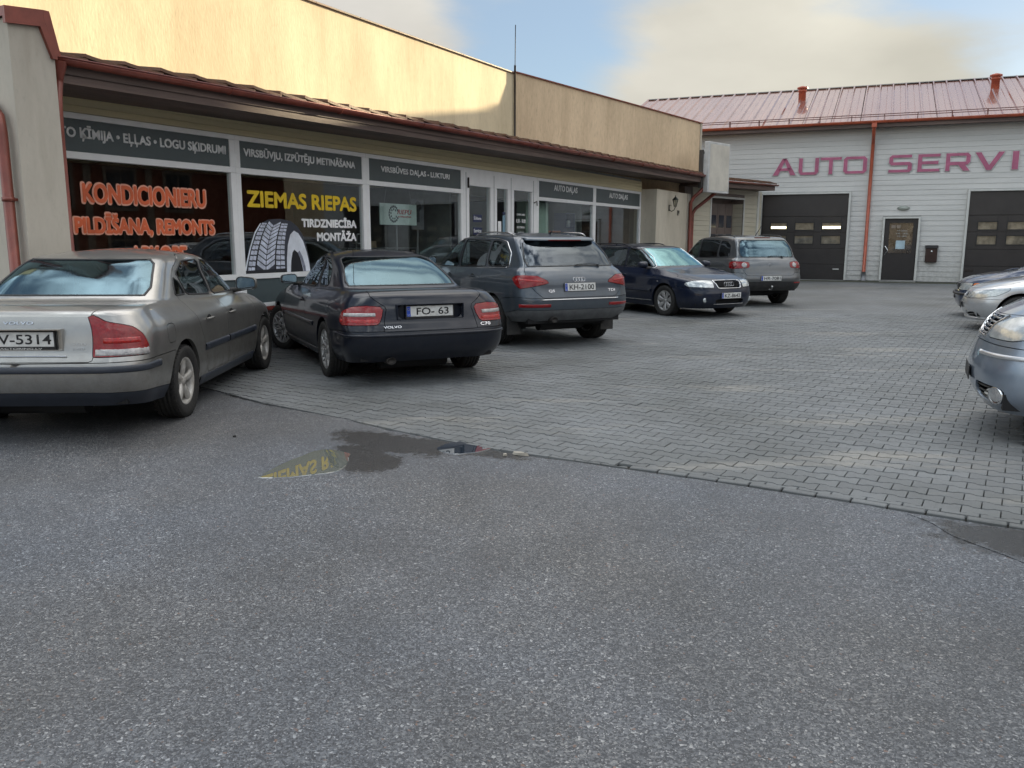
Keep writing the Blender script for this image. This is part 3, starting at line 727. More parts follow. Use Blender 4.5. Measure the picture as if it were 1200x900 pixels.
pb = mesh_of('paver', [(x,y,0.) for x,y in top]+[(x,y,-.014) for x,y in bot], [list(range(12))]+[(12+i,12+(i+1)%12,(i+1)%12,i) for i in range(12)], MP, [0.]*24)
cells = []; VF = []; FF = []; TF = []
CX, CY = 0., 0.
obstacle = lambda x, y: (Vector((x,y,0))-O1).dot(Vector((cos(A1),-sin(A1),0)))      # distance in front of the shop facade
for j in range(-60, 190):
    for i in range(-110, 120):
        u = (i+(.5 if j%2 else 0))*LP; v = j*PP
        x, y = RU.x*u+RV.x*v, RU.y*u+RV.y*v + 4.
        if y > 17.5 or y < 0 or x < -8 or x > 14: continue
        if abs(x) > .72*y+2.2 or obstacle(x, y) < .30: continue
        ey = edge_y(x)
        if x > .8: ey += .10
        if y < ey-.16: continue
        cells.append((x, y, ey))
cells.sort(key=lambda c: c[0]**2+c[1]**2)
rot = math.atan2(RU.y, RU.x); cr_, sr_ = cos(rot), sin(rot); nobj = 0
PAV_EDGE = []
for (x, y, ey) in cells:
    dz = random.gauss(0, .0012); tx, ty = random.gauss(0, .004), random.gauss(0, .004)
    full = all((yy := y+px*sr_+py*cr_) >= edge_y(x+px*cr_-py*sr_)+(.095 if x > .8 else 0)+.004 for px, py in bot)
    vis = abs(x) < .64*y+.1 and not (x < -1.9 and y < 9.5)
    if full and vis and nobj < 290:
        o = bpy.data.objects.new('paver', pb); COL.objects.link(o); o.parent = PAV; o.location = (x, y, .004+dz); o.rotation_euler = (tx, ty, rot); nobj += 1; continue
    T_ = [(x+px*cr_-py*sr_, y+px*sr_+py*cr_) for px, py in top]; Bt = [(x+px*cr_-py*sr_, y+px*sr_+py*cr_) for px, py in bot]
    if not full:
        h = .15; s1_ = edge_y(x-h)+(.095 if x > .8 else 0); s2_ = edge_y(x+h)+(.095 if x > .8 else 0); d = Vector((2*h, s2_-s1_)).normalized(); nn = (-d.y, d.x)
        p0 = (x-h+nn[0]*.003, s1_+nn[1]*.003); Bt = clip(Bt, p0, nn); p1 = (p0[0]+nn[0]*.005, p0[1]+nn[1]*.005)
        if len(Bt) < 3: continue
        A_ = abs(sum(Bt[i][0]*Bt[(i+1)%len(Bt)][1]-Bt[(i+1)%len(Bt)][0]*Bt[i][1] for i in range(len(Bt)))/2)
        if A_ < .0016: continue
        cx = sum(p[0] for p in Bt)/len(Bt); cy = sum(p[1] for p in Bt)/len(Bt); T_ = []
        for p in Bt:
            d = Vector((cx-p[0], cy-p[1])); T_.append((p[0]+d.x*min(.3,.005/max(d.length,1e-4)), p[1]+d.y*min(.3,.005/max(d.length,1e-4))))
    k = len(T_); o = len(VF); tt = random.random()
    VF += [(px, py, .004+dz+(px-x)*ty+(py-y)*tx) for px, py in T_]+[(px, py, -.012) for px, py in Bt]; TF += [tt]*(2*k)
    FF += [[o+i for i in range(k)]]+[[o+k+i, o+k+(i+1)%k, o+(i+1)%k, o+i] for i in range(k)]
fo = bpy.data.objects.new('paver_field', mesh_of('paver_field', VF, FF, MP, TF)); COL.objects.link(fo); fo.parent = PAV; fo['kind'] = 'stuff'
# edge course of straight bricks along the asphalt
be = MB(); be.box(-.0965,.0965,-.030,.030,-.02,.003,.005); be_o = None
x = .90
while x < 4.6:
    y = edge_y(x)+.052; a = math.atan2(edge_y(x+.1)-edge_y(x-.1), .2); 
    if be_o is None: be_o = o = be.build('edge_brick', MP, PAV)
    else: o = mesh_dup(be_o, parent=PAV)
    o.location = (x, y, random.gauss(.004,.002)); o.rotation_euler = (random.gauss(0,.012), random.gauss(0,.008), a+random.gauss(0,.012)); x += .203*cos(a)
# distant paving, too far to tell the stones apart
mb = MB(); mb.add([(-12,17.4,.002),(40,17.4,.002),(40,60,.002),(-12,60,.002)], [(0,1,2,3)]); tag(mb.build('yard_paving', MPF), kind='structure')
mb = MB(); mb.add([(9,-10,.0),(40,-10,.0),(40,17.38,.0),(10.5,17.38,.0)],[(0,1,2,3)]); tag(mb.build('yard_paving', MPF), kind='structure')
# sand and moss swept against the service building
MSW = M('swept_dirt', (.075,.072,.055), .95, col2=(.045,.055,.030), vs=5, bump=.4, bs=80)
# ---------------------------------------------------------------- puddles
mw = bpy.data.materials.new('puddle_water'); N, L = nt(mw); b = N['Principled BSDF']; b.inputs['Base Color'].default_value = (.155,.165,.145,1); b.inputs['Roughness'].default_value = .0; b.inputs['Specular IOR Level'].default_value = 1.; b.inputs['IOR'].default_value = 1.5; b.inputs['Coat Weight'].default_value = 1.; b.inputs['Coat IOR'].default_value = 1.9; b.inputs['Coat Roughness'].default_value = 0.
mwd = mw.copy(); mwd.name = 'puddle_water_dark'; mwd.node_tree.nodes['Principled BSDF'].inputs['Base Color'].default_value = (.03,.04,.055,1)
def puddle(pts, mw):
    P = chaikin(pts, 1, .12); o = []
    for (a, b_) in zip(P, P[1:]+P[:1]):
        o += [a, ((a[0]+b_[0])/2+random.uniform(-.008,.008), (a[1]+b_[1])/2+random.uniform(-.008,.008))]
    m = MB(); k = len(o); cx = sum(p[0] for p in o)/k; cy = sum(p[1] for p in o)/k
    m.add([(x,y,.0035) for x,y in o]+[(cx+(x-cx)*1.012, cy+(y-cy)*1.012, -.001) for x,y in o], [list(range(k))]+[(k+i,k+(i+1)%k,(i+1)%k,i) for i in range(k)])
    ob = m.build('puddle', mw); tag(ob, kind='structure'); return ob
puddle([(-1.66,5.22),(-1.64,5.34),(-1.555,5.66),(-1.458,5.90),(-1.39,5.97),(-1.28,5.93),(-1.17,5.84),(-1.15,5.66),(-1.14,5.50),(-1.18,5.37),(-1.304,5.30),(-1.45,5.235)], mw)
mpz = M('old_patch_asphalt', (.085,.087,.094), .6, col2=(.048,.049,.054), vs=140, bump=.8, bs=220, spec=.6)
mb = MB(); pp = [(2.24,4.555),(2.315,4.39),(2.321,4.176),(2.39,4.016),(2.446,3.889),(2.477,3.802),(2.525,3.50),(2.60,2.6),(5.0,1.4),(5.0,2.90),(2.75,4.235),(2.5,4.40)]
mb.prism(chaikin(pp,1,.15), -.01, .004, 'xy'); tag(mb.build('asphalt_patch', MA), kind='structure')
puddle([(-.56,6.02),(-.489,6.16),(-.414,6.22),(-.259,6.13),(-.14,6.02),(-.249,5.90),(-.4,5.83),(-.532,5.92)], mwd)

def rubble(name, label, x, y, sx, sy, sz, rz, mat, seed):
    r = random.Random(seed); V = []; 
    for k in range(8):
        a = 2*pi*k/8; q = r.uniform(.8,1.15); V += [(cos(a)*sx/2*q, sin(a)*sy/2*q, 0.), (cos(a)*sx/2*q*.8, sin(a)*sy/2*q*.8, sz*r.uniform(.8,1.1))]
    m = MB(); m.add(V, [[2*k, (2*k+2)%16, (2*k+3)%16, 2*k+1] for k in range(8)]+[[2*k+1 for k in range(8)]]); o = m.build(name, mat); o.location = (x, y, .002); o.rotation_euler = (0,0,rz); tag(o, label, 'stone')
MSTN = M('pale_stone', (.36,.33,.28), .9, var=.15, vs=20, bump=.4, bs=90)
rubble('stone', 'flat pale paver fragment lying in the joint between asphalt and paving', .06, 5.82, .13, .045, .02, -.5, MSTN, 2)
rubble('stone', 'small pale pebble on the asphalt just left of the dark joint stones', -.05, 5.80, .035, .03, .015, .3, MSTN, 3)
rubble('stone', 'dark chip of asphalt lying alone left of the long puddle', -2.18, 6.35, .03, .022, .012, .8, M('dark_chip',(.03,.03,.03),.9), 5)
# ---------------------------------------------------------------- shop building on the left
def stucco(name, col, k=.10, sc=14, warm=None):
    m = bpy.data.materials.new(name); N, L = nt(m); b = N['Principled BSDF']; tc = N.new('ShaderNodeTexCoord')
    mp = N.new('ShaderNodeMapping'); mp.inputs['Scale'].default_value = (1,1,.38); L.new(tc.outputs['Object'], mp.inputs['Vector'])
    n1 = N.new('ShaderNodeTexNoise'); n1.inputs['Scale'].default_value = sc; n1.inputs['Detail'].default_value = 8; n1.inputs['Roughness'].default_value = .7; L.new(mp.outputs[0], n1.inputs['Vector'])
    n2 = N.new('ShaderNodeTexNoise'); n2.inputs['Scale'].default_value = .9; n2.inputs['Detail'].default_value = 6; n2.inputs['Roughness'].default_value = .6; L.new(mp.outputs[0], n2.inputs['Vector'])
    c = N.new('ShaderNodeValToRGB'); e = c.color_ramp.elements; e[0].position = .30; e[0].color = (*[q*(1-3.2*k) for q in col],1); e[1].position = .62; e[1].color = (*[q*(1+k*.5) for q in col],1); q_ = c.color_ramp.elements.new(.42); q_.color = (*[q*(1-k*.6) for q in col],1)
    L.new(n1.outputs[0], c.inputs[0])
    mx = N.new('ShaderNodeMix'); mx.data_type = 'RGBA'; mx.blend_type = 'MULTIPLY'; mx.inputs['Factor'].default_value = 1
    c2 = N.new('ShaderNodeValToRGB'); e = c2.color_ramp.elements; e[0].position = .35; e[0].color = (.80,.79,.78,1); e[1].position = .62; e[1].color = (1,1,1,1); L.new(n2.outputs[0], c2.inputs[0])
    m3 = N.new('ShaderNodeMapping'); m3.inputs['Scale'].default_value = (2.0,2.0,.22); L.new(tc.outputs['Object'], m3.inputs['Vector'])
    n4 = N.new('ShaderNodeTexNoise'); n4.inputs['Scale'].default_value = 1.3; n4.inputs['Detail'].default_value = 4; n4.inputs['Roughness'].default_value = .7; L.new(m3.outputs[0], n4.inputs['Vector'])
    c4 = N.new('ShaderNodeValToRGB'); e = c4.color_ramp.elements; e[0].position = .33; e[0].color = (.76,.74,.70,1); e[1].position = .50; e[1].color = (1,1,1,1); L.new(n4.outputs[0], c4.inputs[0])
    m5 = N.new('ShaderNodeMix'); m5.data_type = 'RGBA'; m5.blend_type = 'MULTIPLY'; m5.inputs['Factor'].default_value = .38; L.new(c2.outputs[0], m5.inputs['A']); L.new(c4.outputs[0], m5.inputs['B'])
    L.new(c.outputs[0], mx.inputs['A']); L.new(m5.outputs['Result'], mx.inputs['B']); L.new(mx.outputs['Result'], b.inputs['Base Color']); b.inputs['Roughness'].default_value = .92; b.inputs['Specular IOR Level'].default_value = .2
    n3 = N.new('ShaderNodeTexNoise'); n3.inputs['Scale'].default_value = 26; n3.inputs['Detail'].default_value = 2; L.new(mp.outputs[0], n3.inputs['Vector'])
    bp = N.new('ShaderNodeBump'); bp.inputs['Strength'].default_value = .5; bp.inputs['Distance'].default_value = .004; L.new(n3.outputs[0], bp.inputs['Height']); L.new(bp.outputs[0], b.inputs['Normal'])
    return m
MST = stucco('stucco_cream', (.69,.59,.41), .055); MSTP = stucco('stucco_greige', (.50,.46,.395), .035, 22); MST2 = stucco('stucco_sand', (.72,.56,.38), .09); MSTW = stucco('stucco_ivory', (.55,.50,.41), .05, 9)
MBAND = M('vinyl_yellow', (.76,.67,.43), .5, var=.06, vs=2, bump=.05, bs=60, stretch=(1,.2,6))
MWHITE = M('window_frame_white', (.88,.88,.88), .32, var=.03, vs=4)
MGREY = M('sign_slate', (.075,.098,.104), .38, var=.05, vs=5)
MFASC = M('brown_fascia', (.135,.092,.078), .6, var=.25, vs=3, bump=.3, bs=40, stretch=(1,.15,3))
MGUT = M('rust_red_metal', (.215,.050,.032), .35, .1, .5, .2, .15, 4)
MTILE = M('clay_brown_tile', (.17,.075,.045), .65, var=.3, vs=5, bump=.4, bs=60, col2=(.10,.085,.055))
MCONC = M('plinth_concrete', (.30,.285,.26), .85, var=.12, vs=4, bump=.4, bs=60)
MKERB = M('kerb_concrete', (.24,.235,.225), .85, var=.15, vs=5, bump=.4, bs=80)
MRSTR = M('red_stripe', (.33,.07,.055), .5, var=.15, vs=6)
MPANE = glass_mat('shop_pane', (.90,.93,.92), (.92,.96,1.), 1.15, .04)
MOR = M('vinyl_orange', (.80,.16,.06), .4); MPEACH = M('vinyl_peach', (.85,.42,.30), .4); MYEL = M('vinyl_yellow_letters', (.85,.58,.02), .4); MWL = M('vinyl_white', (.92,.92,.92), .4)
MDK = M('room_dark', (.035,.028,.024), .9); MBRW = M('room_brown', (.16,.10,.07), .85, var=.3, vs=1.5)
SHOP = thing('shop_building', 'long low car parts shop with grey sign strips over white windows', 'building', O1, -A1)
def part(mb, name, mat, parent=None, label=None, kind=None): return mb.build(name, mat, parent or SHOP, label, kind)
# walls
mb = MB(); mb.box(-.30,0,-1.13,18.1,0,.50); mb.box(-.30,-.002,-1.13,18.1,2.94,3.30); part(mb, 'wall', MCONC)
mb = MB(); mb.box(0.,.34,-.66,8.3,-.02,.17,.012); part(mb, 'doorstep', MKERB)
mb = MB(); mb.box(.001,.03,-.6,8.16,.50,.555,.004); part(mb, 'red_stripe', MRSTR)
for z in (2.945,3.02,3.095,3.17):
    mb = MB(); mb.add([(.002,-.66,z),(.026,-.66,z+.004),(.014,-.66,z+.073),(.002,-.66,z+.075),(.002,18.1,z),(.026,18.1,z+.004),(.014,18.1,z+.073),(.002,18.1,z+.075)],[(0,1,2,3),(7,6,5,4),(1,5,6,2),(0,4,5,1),(2,6,7,3),(0,3,7,4)]); part(mb, 'siding_board', MBAND)
# upper walls, the second one turned towards the yard
mb = MB(); mb.box(-2.3,-2.0,-1.13,13.9,2.6,5.80); part(mb, 'upper_wall', MST, label='tall cream stucco wall in low yellow sun')
mb = MB()
for s0 in np.arange(-1.13,13.8,1.25): mb.box(-2.34,-1.955,s0+.003,min(s0+1.247,13.86),5.801,5.835,.004)
part(mb, 'coping', MTILE, kind='stuff')
mb = MB(); mb.tube([(-1.95,13.84,3.2),(-1.95,13.84,6.0)],.028,8); mb.tube([(-1.95,13.84,5.95),(-1.95,13.86,7.0)],.012,6); part(mb, 'lightning_rod', M('weathered_iron',(.06,.05,.045),.6,.3))
W2 = thing('upper_block', 'sand coloured stucco upper storey turned towards the yard, its top edge sloping down', 'building', W1(13.91,-2.0), -radians(43))
def top2(s): return 5.84-.038*s
mb = MB(); mb.add([(0,0,2.6),(0,9.47,2.6),(0,9.47,top2(9.47)),(0,0,top2(0)),(-6,0,2.6),(-6,9.47,2.6),(-6,9.47,top2(9.47)),(-6,0,top2(0))],[(0,1,2,3),(7,6,5,4),(1,5,6,2),(0,4,5,1),(2,6,7,3),(0,3,7,4)]); mb.build('wall', MST2, W2)
mb = MB()
for i in range(8):
    a, b_ = i*1.19-.02, i*1.19+1.165; mb.add([(-.3,a,top2(a)+.002),(.045,a,top2(a)+.002),(.045,a,top2(a)+.032),(-.3,a,top2(a)+.04),(-.3,b_,top2(b_)+.002),(.045,b_,top2(b_)+.002),(.045,b_,top2(b_)+.032),(-.3,b_,top2(b_)+.04)],[(0,1,2,3),(7,6,5,4),(1,5,6,2),(0,4,5,1),(2,6,7,3),(0,3,7,4)])
mb.build('coping', MGUT, W2, kind='stuff')
mb = MB(); mb.box(.003,.03,9.40,9.50,3.4,top2(9.4)); mb.build('corner_trim', MSTW, W2)
# end wall with sheet metal cap
mb = MB(); mb.prism([(-1.21,0),(-.78,0),(-.78,3.30),(-.86,3.58),(-1.21,3.54)], -9, 1.12, 'yz'); part(mb, 'end_wall', MSTP, label='greige rendered end wall with rust red cap')
mb = MB(); mb.prism([(-1.25,3.545),(-.88,3.583),(-.88,3.67),(-1.25,3.63)], -9, 1.16, 'yz'); mb.prism([(-.879,3.585),(-.775,3.27),(-.735,3.27),(-.82,3.67),(-.879,3.67)], -9, 1.16, 'yz'); mb.prism([(-1.25,3.48),(-.92,3.515),(-.82,3.24),(-.775,3.24),(-.775,3.27),(-.879,3.583),(-1.25,3.545)],1.121,1.16,'yz'); part(mb, 'wall_cap', MGUT)
mb = MB(); mb.tube([(.55,-1.26,2.80),(.86,-1.28,2.77),(.98,-1.29,2.66),(1.0,-1.29,2.52),(1.0,-1.29,.25)],.05,12); mb.tube([(1.0,-1.29,.25),(1.06,-1.40,.12)],.05,12); part(mb, 'downpipe', MGUT)
for z in (.9,1.9):
    mb = MB(); mb.lathe([(.050,-.02),(.058,-.02),(.058,.02),(.050,.02)],14,(1.0,-1.29,z)); mb.box(.98,1.02,-1.24,-1.20,z-.012,z+.012); part(mb, 'pipe_clip', MGUT)
# eave: soffit, fascia, gutter, tiles; it rises a little along the front
def ez(s): return 3.28+.0138*(s+.66)
E0, E1 = -.775, 21.6
def sheared(a0,a1,z0,z1, s0=E0, s1=E1): return [(a0,s0,z0+ez(s0)),(a1,s0,z0+ez(s0)),(a1,s0,z1+ez(s0)),(a0,s0,z1+ez(s0)),(a0,s1,z0+ez(s1)),(a1,s1,z0+ez(s1)),(a1,s1,z1+ez(s1)),(a0,s1,z1+ez(s1))]
BF = [(0,1,2,3),(7,6,5,4),(1,5,6,2),(0,4,5,1),(2,6,7,3),(0,3,7,4)]
for k in range(7):
    a = .03+k*.118; mb = MB(); mb.add(sheared(a,a+.112,-.190,-.172), BF); part(mb, 'soffit_board', MFASC)
mb = MB(); mb.add(sheared(.86,.895,-.20,-.02), BF); part(mb, 'fascia', MFASC)
mb = MB(); mb.add(sheared(.896,.915,-.115,-.02), BF); part(mb, 'fascia', MFASC)
g = MB(); n = 9; gs = [E0]+list(np.arange(1.5,21.3,2.0))+[E1]
V = []; F = []
for s_ in (E0, E1):
    for k in range(n):
        th = pi+pi*k/(n-1); V.append((.985+.062*cos(th), s_, ez(s_)+.02+.066*sin(th)))
    for k in range(n-1,-1,-1):
        th = pi+pi*k/(n-1); V.append((.985+.056*cos(th), s_, ez(s_)+.02+.060*sin(th)))
m2 = 2*n; F = [(i,(i+1)%m2,m2+(i+1)%m2,m2+i) for i in range(m2)]+[list(range(m2-1,-1,-1)),[m2+i for i in range(m2)]]
g.add(V,F,True); g.tube([(1.047,E0,ez(E0)+.02),(1.047,E1,ez(E1)+.02)],.009,6); part(g, 'gutter', MGUT)
for s_ in gs[1:-1]:
    g = MB(); pts = [(.985+.067*cos(th), s_, ez(s_)+.02+.070*sin(th)) for th in np.linspace(pi,2*pi,9)]; g.tube(pts,.008,5); part(g, 'gutter_bracket', MGUT)
# tiles: each course end lifts over the next, giving the saw tooth
tile = None; s_ = E0-.02; i = 0
while s_ < E1-.2:
    wd = .455
    mb = MB(); V = []; nn = 6
    for (u, zz) in ((0.,.105),(wd*.18,.092),(wd*.5,.078),(wd*.82,.066),(wd+.03,.062)):
        V += [(.955, u, zz), (.955, u, zz-.035), (-.45, u, zz+.20), (-.45,u,zz+.185)]
    F = []
    for k in range(4):
        a = 4*k; F += [(a,a+4,a+6,a+2),(a+1,a,a+4,a+5)[::-1],(a+1,a+3,a+7,a+5)]
    F += [(0,2,3,1),(16,17,19,18)]
    mb.add(V,F)
    if tile is None: tile = o = part(mb, 'roof_tile', MTILE)
    else: o = mesh_dup(tile, parent=SHOP)
    o.location = (0, s_, ez(s_)+.012+random.uniform(-.006,.006)); o.rotation_euler = (random.uniform(-.006,.012),0,random.uniform(-.004,.004)); s_ += wd; i += 1
mb = MB(); mb.add([(-.30,E0,ez(E0)+.16),(-.30,E1,ez(E1)+.16),(-2.05,14.2,ez(14)+.40),(-2.05,E0,ez(E0)+.40)],[(0,1,2,3)]); mb.add([(-.30,14.2,ez(14)+.16),(-.30,E1,ez(E1)+.16),(-.35,21,ez(21)+.16),(-2.05,14.2,ez(14)+.4)],[(0,1,2,3)]); mb.add([(.955,E0,ez(E0)-.01),(.955,E1,ez(E1)-.01),(-2.1,E1,ez(E1)+.13),(-2.1,E0,ez(E0)+.13)],[(0,1,2,3)]); part(mb, 'roof_sheet', MTILE)
mb = MB(); mb.lathe([(0,0),(.02,0),(.02,.06),(.075,.065),(.085,.075),(.03,.10),(0,.104)],12,(-.1,4.95,ez(5)+.16)); part(mb, 'roof_vent', MGUT)
mb = MB(); mb.box(-1.9,-1.75,13.6,13.85,3.6,3.95,.01); part(mb, 'roof_vent', MGUT)
# near downpipe with funnel
g = MB(); g.lathe([(.075,0),(.070,-.05),(.040,-.15),(.038,-.17)],14,(.985,-.66,ez(0)-.03)); g.tube([(.985,-.66,ez(0)-.18),(.985,-.67,3.05),(1.02,-.71,2.92),(1.03,-.725,2.80),(1.03,-.73,2.6),(1.03,-.73,.3)],.037,12); g.tube([(1.03,-.73,.3),(1.09,-.70,.2)],.037,12); part(g, 'downpipe', MGUT)
# ---- shop windows
def slab_text(parent, body, s0, s1, z, h, mat, t, off=.01, depth=.003, align='CENTER', shear=0., label=None, rise=0., bold=0.):
    """lettering lying on the facade: reads along +s when seen from outside"""
    o = text_obj('lettering', body, h, mat, parent, (t,(s0+s1)/2,z), (0,0,0), width=abs(s1-s0), height=h, depth=depth, off=off, label=label, shear=shear, bold=bold)
    # local x -> +y(s), local y -> z, local z -> +x(t)
    o.matrix_local = Matrix(((0,0,1,t),(1,0,0,(s0+s1)/2),(0,1,0,z),(0,0,0,1))) @ Matrix.Rotation(rise,4,'Z')
    return o
def window_unit(s0, s1, sign=None, sz=None, lower=True, m0=.09, m1=.09, sill=.56, gb=1.04):
    """white frame with grey name strip, big pane and a low grey panel"""
    fr = MB(); f0, f1 = -.07, .022
    fr.box(f0,f1,s0,s1,2.875,2.94,.004); fr.box(f0,f1,s0,s1,2.43,2.51,.004); fr.box(f0,f1,s0,s1,gb-.075,gb,.004); fr.box(f0,f1+.01,s0,s1,sill,sill+.055,.004)
    for a, b_ in ((s0,s0+m0),(s1-m1,s1)):
        fr.box(f0+.002,f1-.002,a,b_,2.511,2.874,.003); fr.box(f0+.002,f1-.002,a,b_,gb+.001,2.429,.003); fr.box(f0+.002,f1-.002,a,b_,sill+.056,gb-.076,.003)
    w = part(fr, 'shop_window', MWHITE)
    p = MB(); p.box(-.03,-.022,s0+m0+.001,s1-m1-.001,gb+.001,2.429); p.build('pane', MPANE, w)
    p = MB(); p.box(-.03,.004,s0+m0+.001,s1-m1-.001,2.512,2.873); sg = p.build('sign_strip', MGREY, w)
    p = MB(); p.box(-.03,-.004,s0+m0+.001,s1-m1-.001,sill+.056,gb-.077); p.build('lower_panel', MGREY, w)
    if sign: slab_text(w, sign, sz[0], sz[1], sz[2], sz[3], MWL, .0064, off=.012, bold=.0035)
    return w
w1 = window_unit(-.62,2.43,'AUTO ĶĪMIJA • EĻĻAS • LOGU SĶIDRUMI',(-.28,2.28,2.635,.175))
w2 = window_unit(2.43,5.235,'VIRSBŪVJU, IZPŪTĒJU METINĀŠANA',(2.60,4.98,2.645,.165))
w3 = window_unit(5.235,8.25,'VIRSBŪVES DAĻAS - LUKTURI',(5.66,7.77,2.645,.15))
w4 = window_unit(11.39,14.66,'AUTO DAĻAS',(12.28,13.60,2.645,.19))
w5 = window_unit(14.66,18.09,'AUTO DAĻAS',(15.66,17.02,2.625,.185))
TG = -.0175
def outlined(w, body, s0, s1, z, h, rise=0.):
    slab_text(w, body, s0-.012, s1+.012, z-.012, h+.024, MPEACH, TG, off=.0, depth=.0015, rise=rise, bold=.019); slab_text(w, body, s0, s1, z, h, MOR, TG+.0036, off=.0, depth=.0015, rise=rise, bold=.010)
outlined(w1,'KONDICIONIERU',.16,1.90,1.955,.205); outlined(w1,'PILDĪŠANA, REMONTS',.03,2.02,1.575,.245); outlined(w1,'un APKOPE',.46,1.54,1.21,.215)
slab_text(w2,'ZIEMAS RIEPAS',2.65,5.00,1.99,.215,MYEL,TG,off=.0,bold=.012); slab_text(w2,'TIRDZNIECĪBA',3.72,4.99,1.72,.15,MWL,TG,off=.0,bold=.009); slab_text(w2,'MONTĀŽA',4.05,4.98,1.51,.155,MWL,TG,off=.0,bold=.009)
# printed winter tyre on the second pane: flat vinyl shapes
def sz_poly(name, polys, mat, t, parent, th=.001, kind=None):
    m = MB()
    for p in polys: m.prism(p, t, t+th, 'yz')
    return m.build(name, mat, parent, kind=kind)
MTY = [M('tyre_print_light',(.66,.70,.82),.45,var=.2,vs=10), M('tyre_print_mid',(.26,.28,.36),.45,var=.2,vs=10), M('tyre_print_dark',(.015,.016,.022),.5), M('tyre_print_rim',(.82,.86,.94),.4)]
def tyre_print():
    base = [(2.535,1.045),(2.58,1.20),(2.66,1.42),(2.76,1.62),(2.88,1.755),(3.02,1.81),(3.25,1.83),(3.48,1.80),(3.62,1.72),(3.72,1.60),(3.79,1.44),(3.84,1.28),(3.87,1.12),(3.875,1.045)]
    sz_poly('tyre_print', [base], M('tyre_print_ground',(.045,.05,.07),.5), TG, w2)
    sz_poly('tyre_print_edge', [[(2.528,1.045),(2.57,1.20),(2.65,1.42),(2.75,1.625),(2.87,1.762),(2.88,1.752),(2.765,1.61),(2.67,1.41),(2.59,1.19),(2.55,1.045)]], MTY[3], TG+.0011, w2)
    # sidewall crescent and hole
    sz_poly('tyre_print_sidewall', [[(3.36,1.045),(3.37,1.25),(3.40,1.45),(3.46,1.60),(3.54,1.66),(3.63,1.62),(3.73,1.50),(3.80,1.33),(3.845,1.15),(3.86,1.045)]], MTY[3], TG+.0011, w2)
    sz_poly('tyre_print_hole', [[(3.44,1.045),(3.455,1.20),(3.49,1.33),(3.53,1.375),(3.60,1.33),(3.66,1.22),(3.71,1.045)]], MTY[2], TG+.0022, w2)
    sz_poly('tyre_print_hole', [[(3.60,1.33),(3.64,1.36),(3.70,1.27),(3.755,1.12),(3.765,1.045),(3.72,1.045),(3.665,1.22)]], MTY[1], TG+.0024, w2)
    # tread blocks along curved columns: column edge x as function of height fraction
    def X(u, z):   # u across tread 0..1
        zz = (z-1.045)/.77; l = 2.56+.32*zz**1.5+.06*zz**6; r = 3.345+.0*zz-.02*zz+.13*zz**3
        return l+(r-l)*u
    bl = []
    rows = 11
    for k in range(rows):
        z0 = 1.07+(1-(1-k/rows)**1.35)*.70; z1 = 1.07+(1-(1-(k+.74)/rows)**1.35)*.70
        for (a, b_) in ((.04,.115),(.125,.20),(.74,.85),(.865,.97)):
            bl.append([(X(a,z0),z0),(X(b_,z0),z0-.006),(X(b_,z1),z1-.006),(X(a,z1),z1)])
        # V shaped centre blocks
        s = .095*(1-.5*k/rows)
        for (a, m_, sg) in ((.245,.465,1),(.70,.485,1)):
            bl.append([(X(a,z0+s),z0+s),(X(m_,z0),z0),(X(m_,z1),z1),(X(a,z1+s),z1+s)])
    bl = [p for p in bl if max(q[1] for q in p) < 1.80]
    sz_poly('tyre_print_tread', bl, MTY[0], TG+.0012, w2, kind='stuff')
    sz_poly('tyre_print_groove', [[(X(u-.018,z),z) for z in np.linspace(1.05,1.80,12)]+[(X(u+.018,z),z) for z in np.linspace(1.80,1.05,12)] for u in (.222,.72)], MTY[2], TG+.0016, w2, kind='stuff')
    sz_poly('tyre_print_foot', [[(2.54,1.045),(3.36,1.045),(3.355,1.10),(2.55,1.085)]], MTY[2], TG+.0020, w2)
tyre_print()
# entrance: door, side light, door
DW = MB(); DW.box(-.08,.02,8.25,11.39,2.60,2.94,.004); DW.box(-.08,.02,8.25,8.46,.18,2.599,.004); DW.box(-.08,.02,9.29,9.56,.18,2.599,.004); DW.box(-.08,.02,10.02,10.30,.18,2.599,.004); DW.box(-.08,.02,11.12,11.39,.18,2.599,.004)
for a, b_ in ((8.46,9.29),(9.56,10.02),(10.30,11.12)): DW.box(-.07,.01,a,b_,.18,.50,.003)
dr_ = part(DW, 'entrance', MWHITE)
for a, b_ in ((8.46,9.29),(9.56,10.02),(10.30,11.12)):
    p = MB(); p.box(-.03,-.022,a+.001,b_-.001,.501,2.598); p.build('pane', MPANE, dr_)
for a in (8.335,9.43,10.16,11.2):
    p = MB(); p.box(.0205,.026,a-.006,a+.006,.2,2.85); p.build('door_joint', M('joint_grey',(.35,.36,.37),.5), dr_)
p = MB(); p.tube([(.04,8.40,2.55),(.04,8.40,2.75)],.018,8); p.tube([(.04,11.2,2.36),(.05,11.32,2.40),(.05,11.33,2.30)],.012,6); p.build('door_hinge', MDK, dr_)
for z in (1.0,):
    p = MB(); p.tube([(.03,9.24,z-.15),(.075,9.24,z-.1),(.075,9.24,z+.1),(.03,9.24,z+.15)],.012,8); p.build('door_handle', MWHITE, dr_)
for k, (zz, tt) in enumerate(((1.92,'Šūšana'),(1.66,'Service'))):
    p = MB(); p.box(-.019,-.017,8.66,9.0,zz-.03,zz+.115); p.build('door_sticker', M('sticker_blue',(.02,.03,.09),.5), dr_); slab_text(dr_, tt, 8.68, 8.97, zz+.012, .075, MWL, -.0168, off=.012)
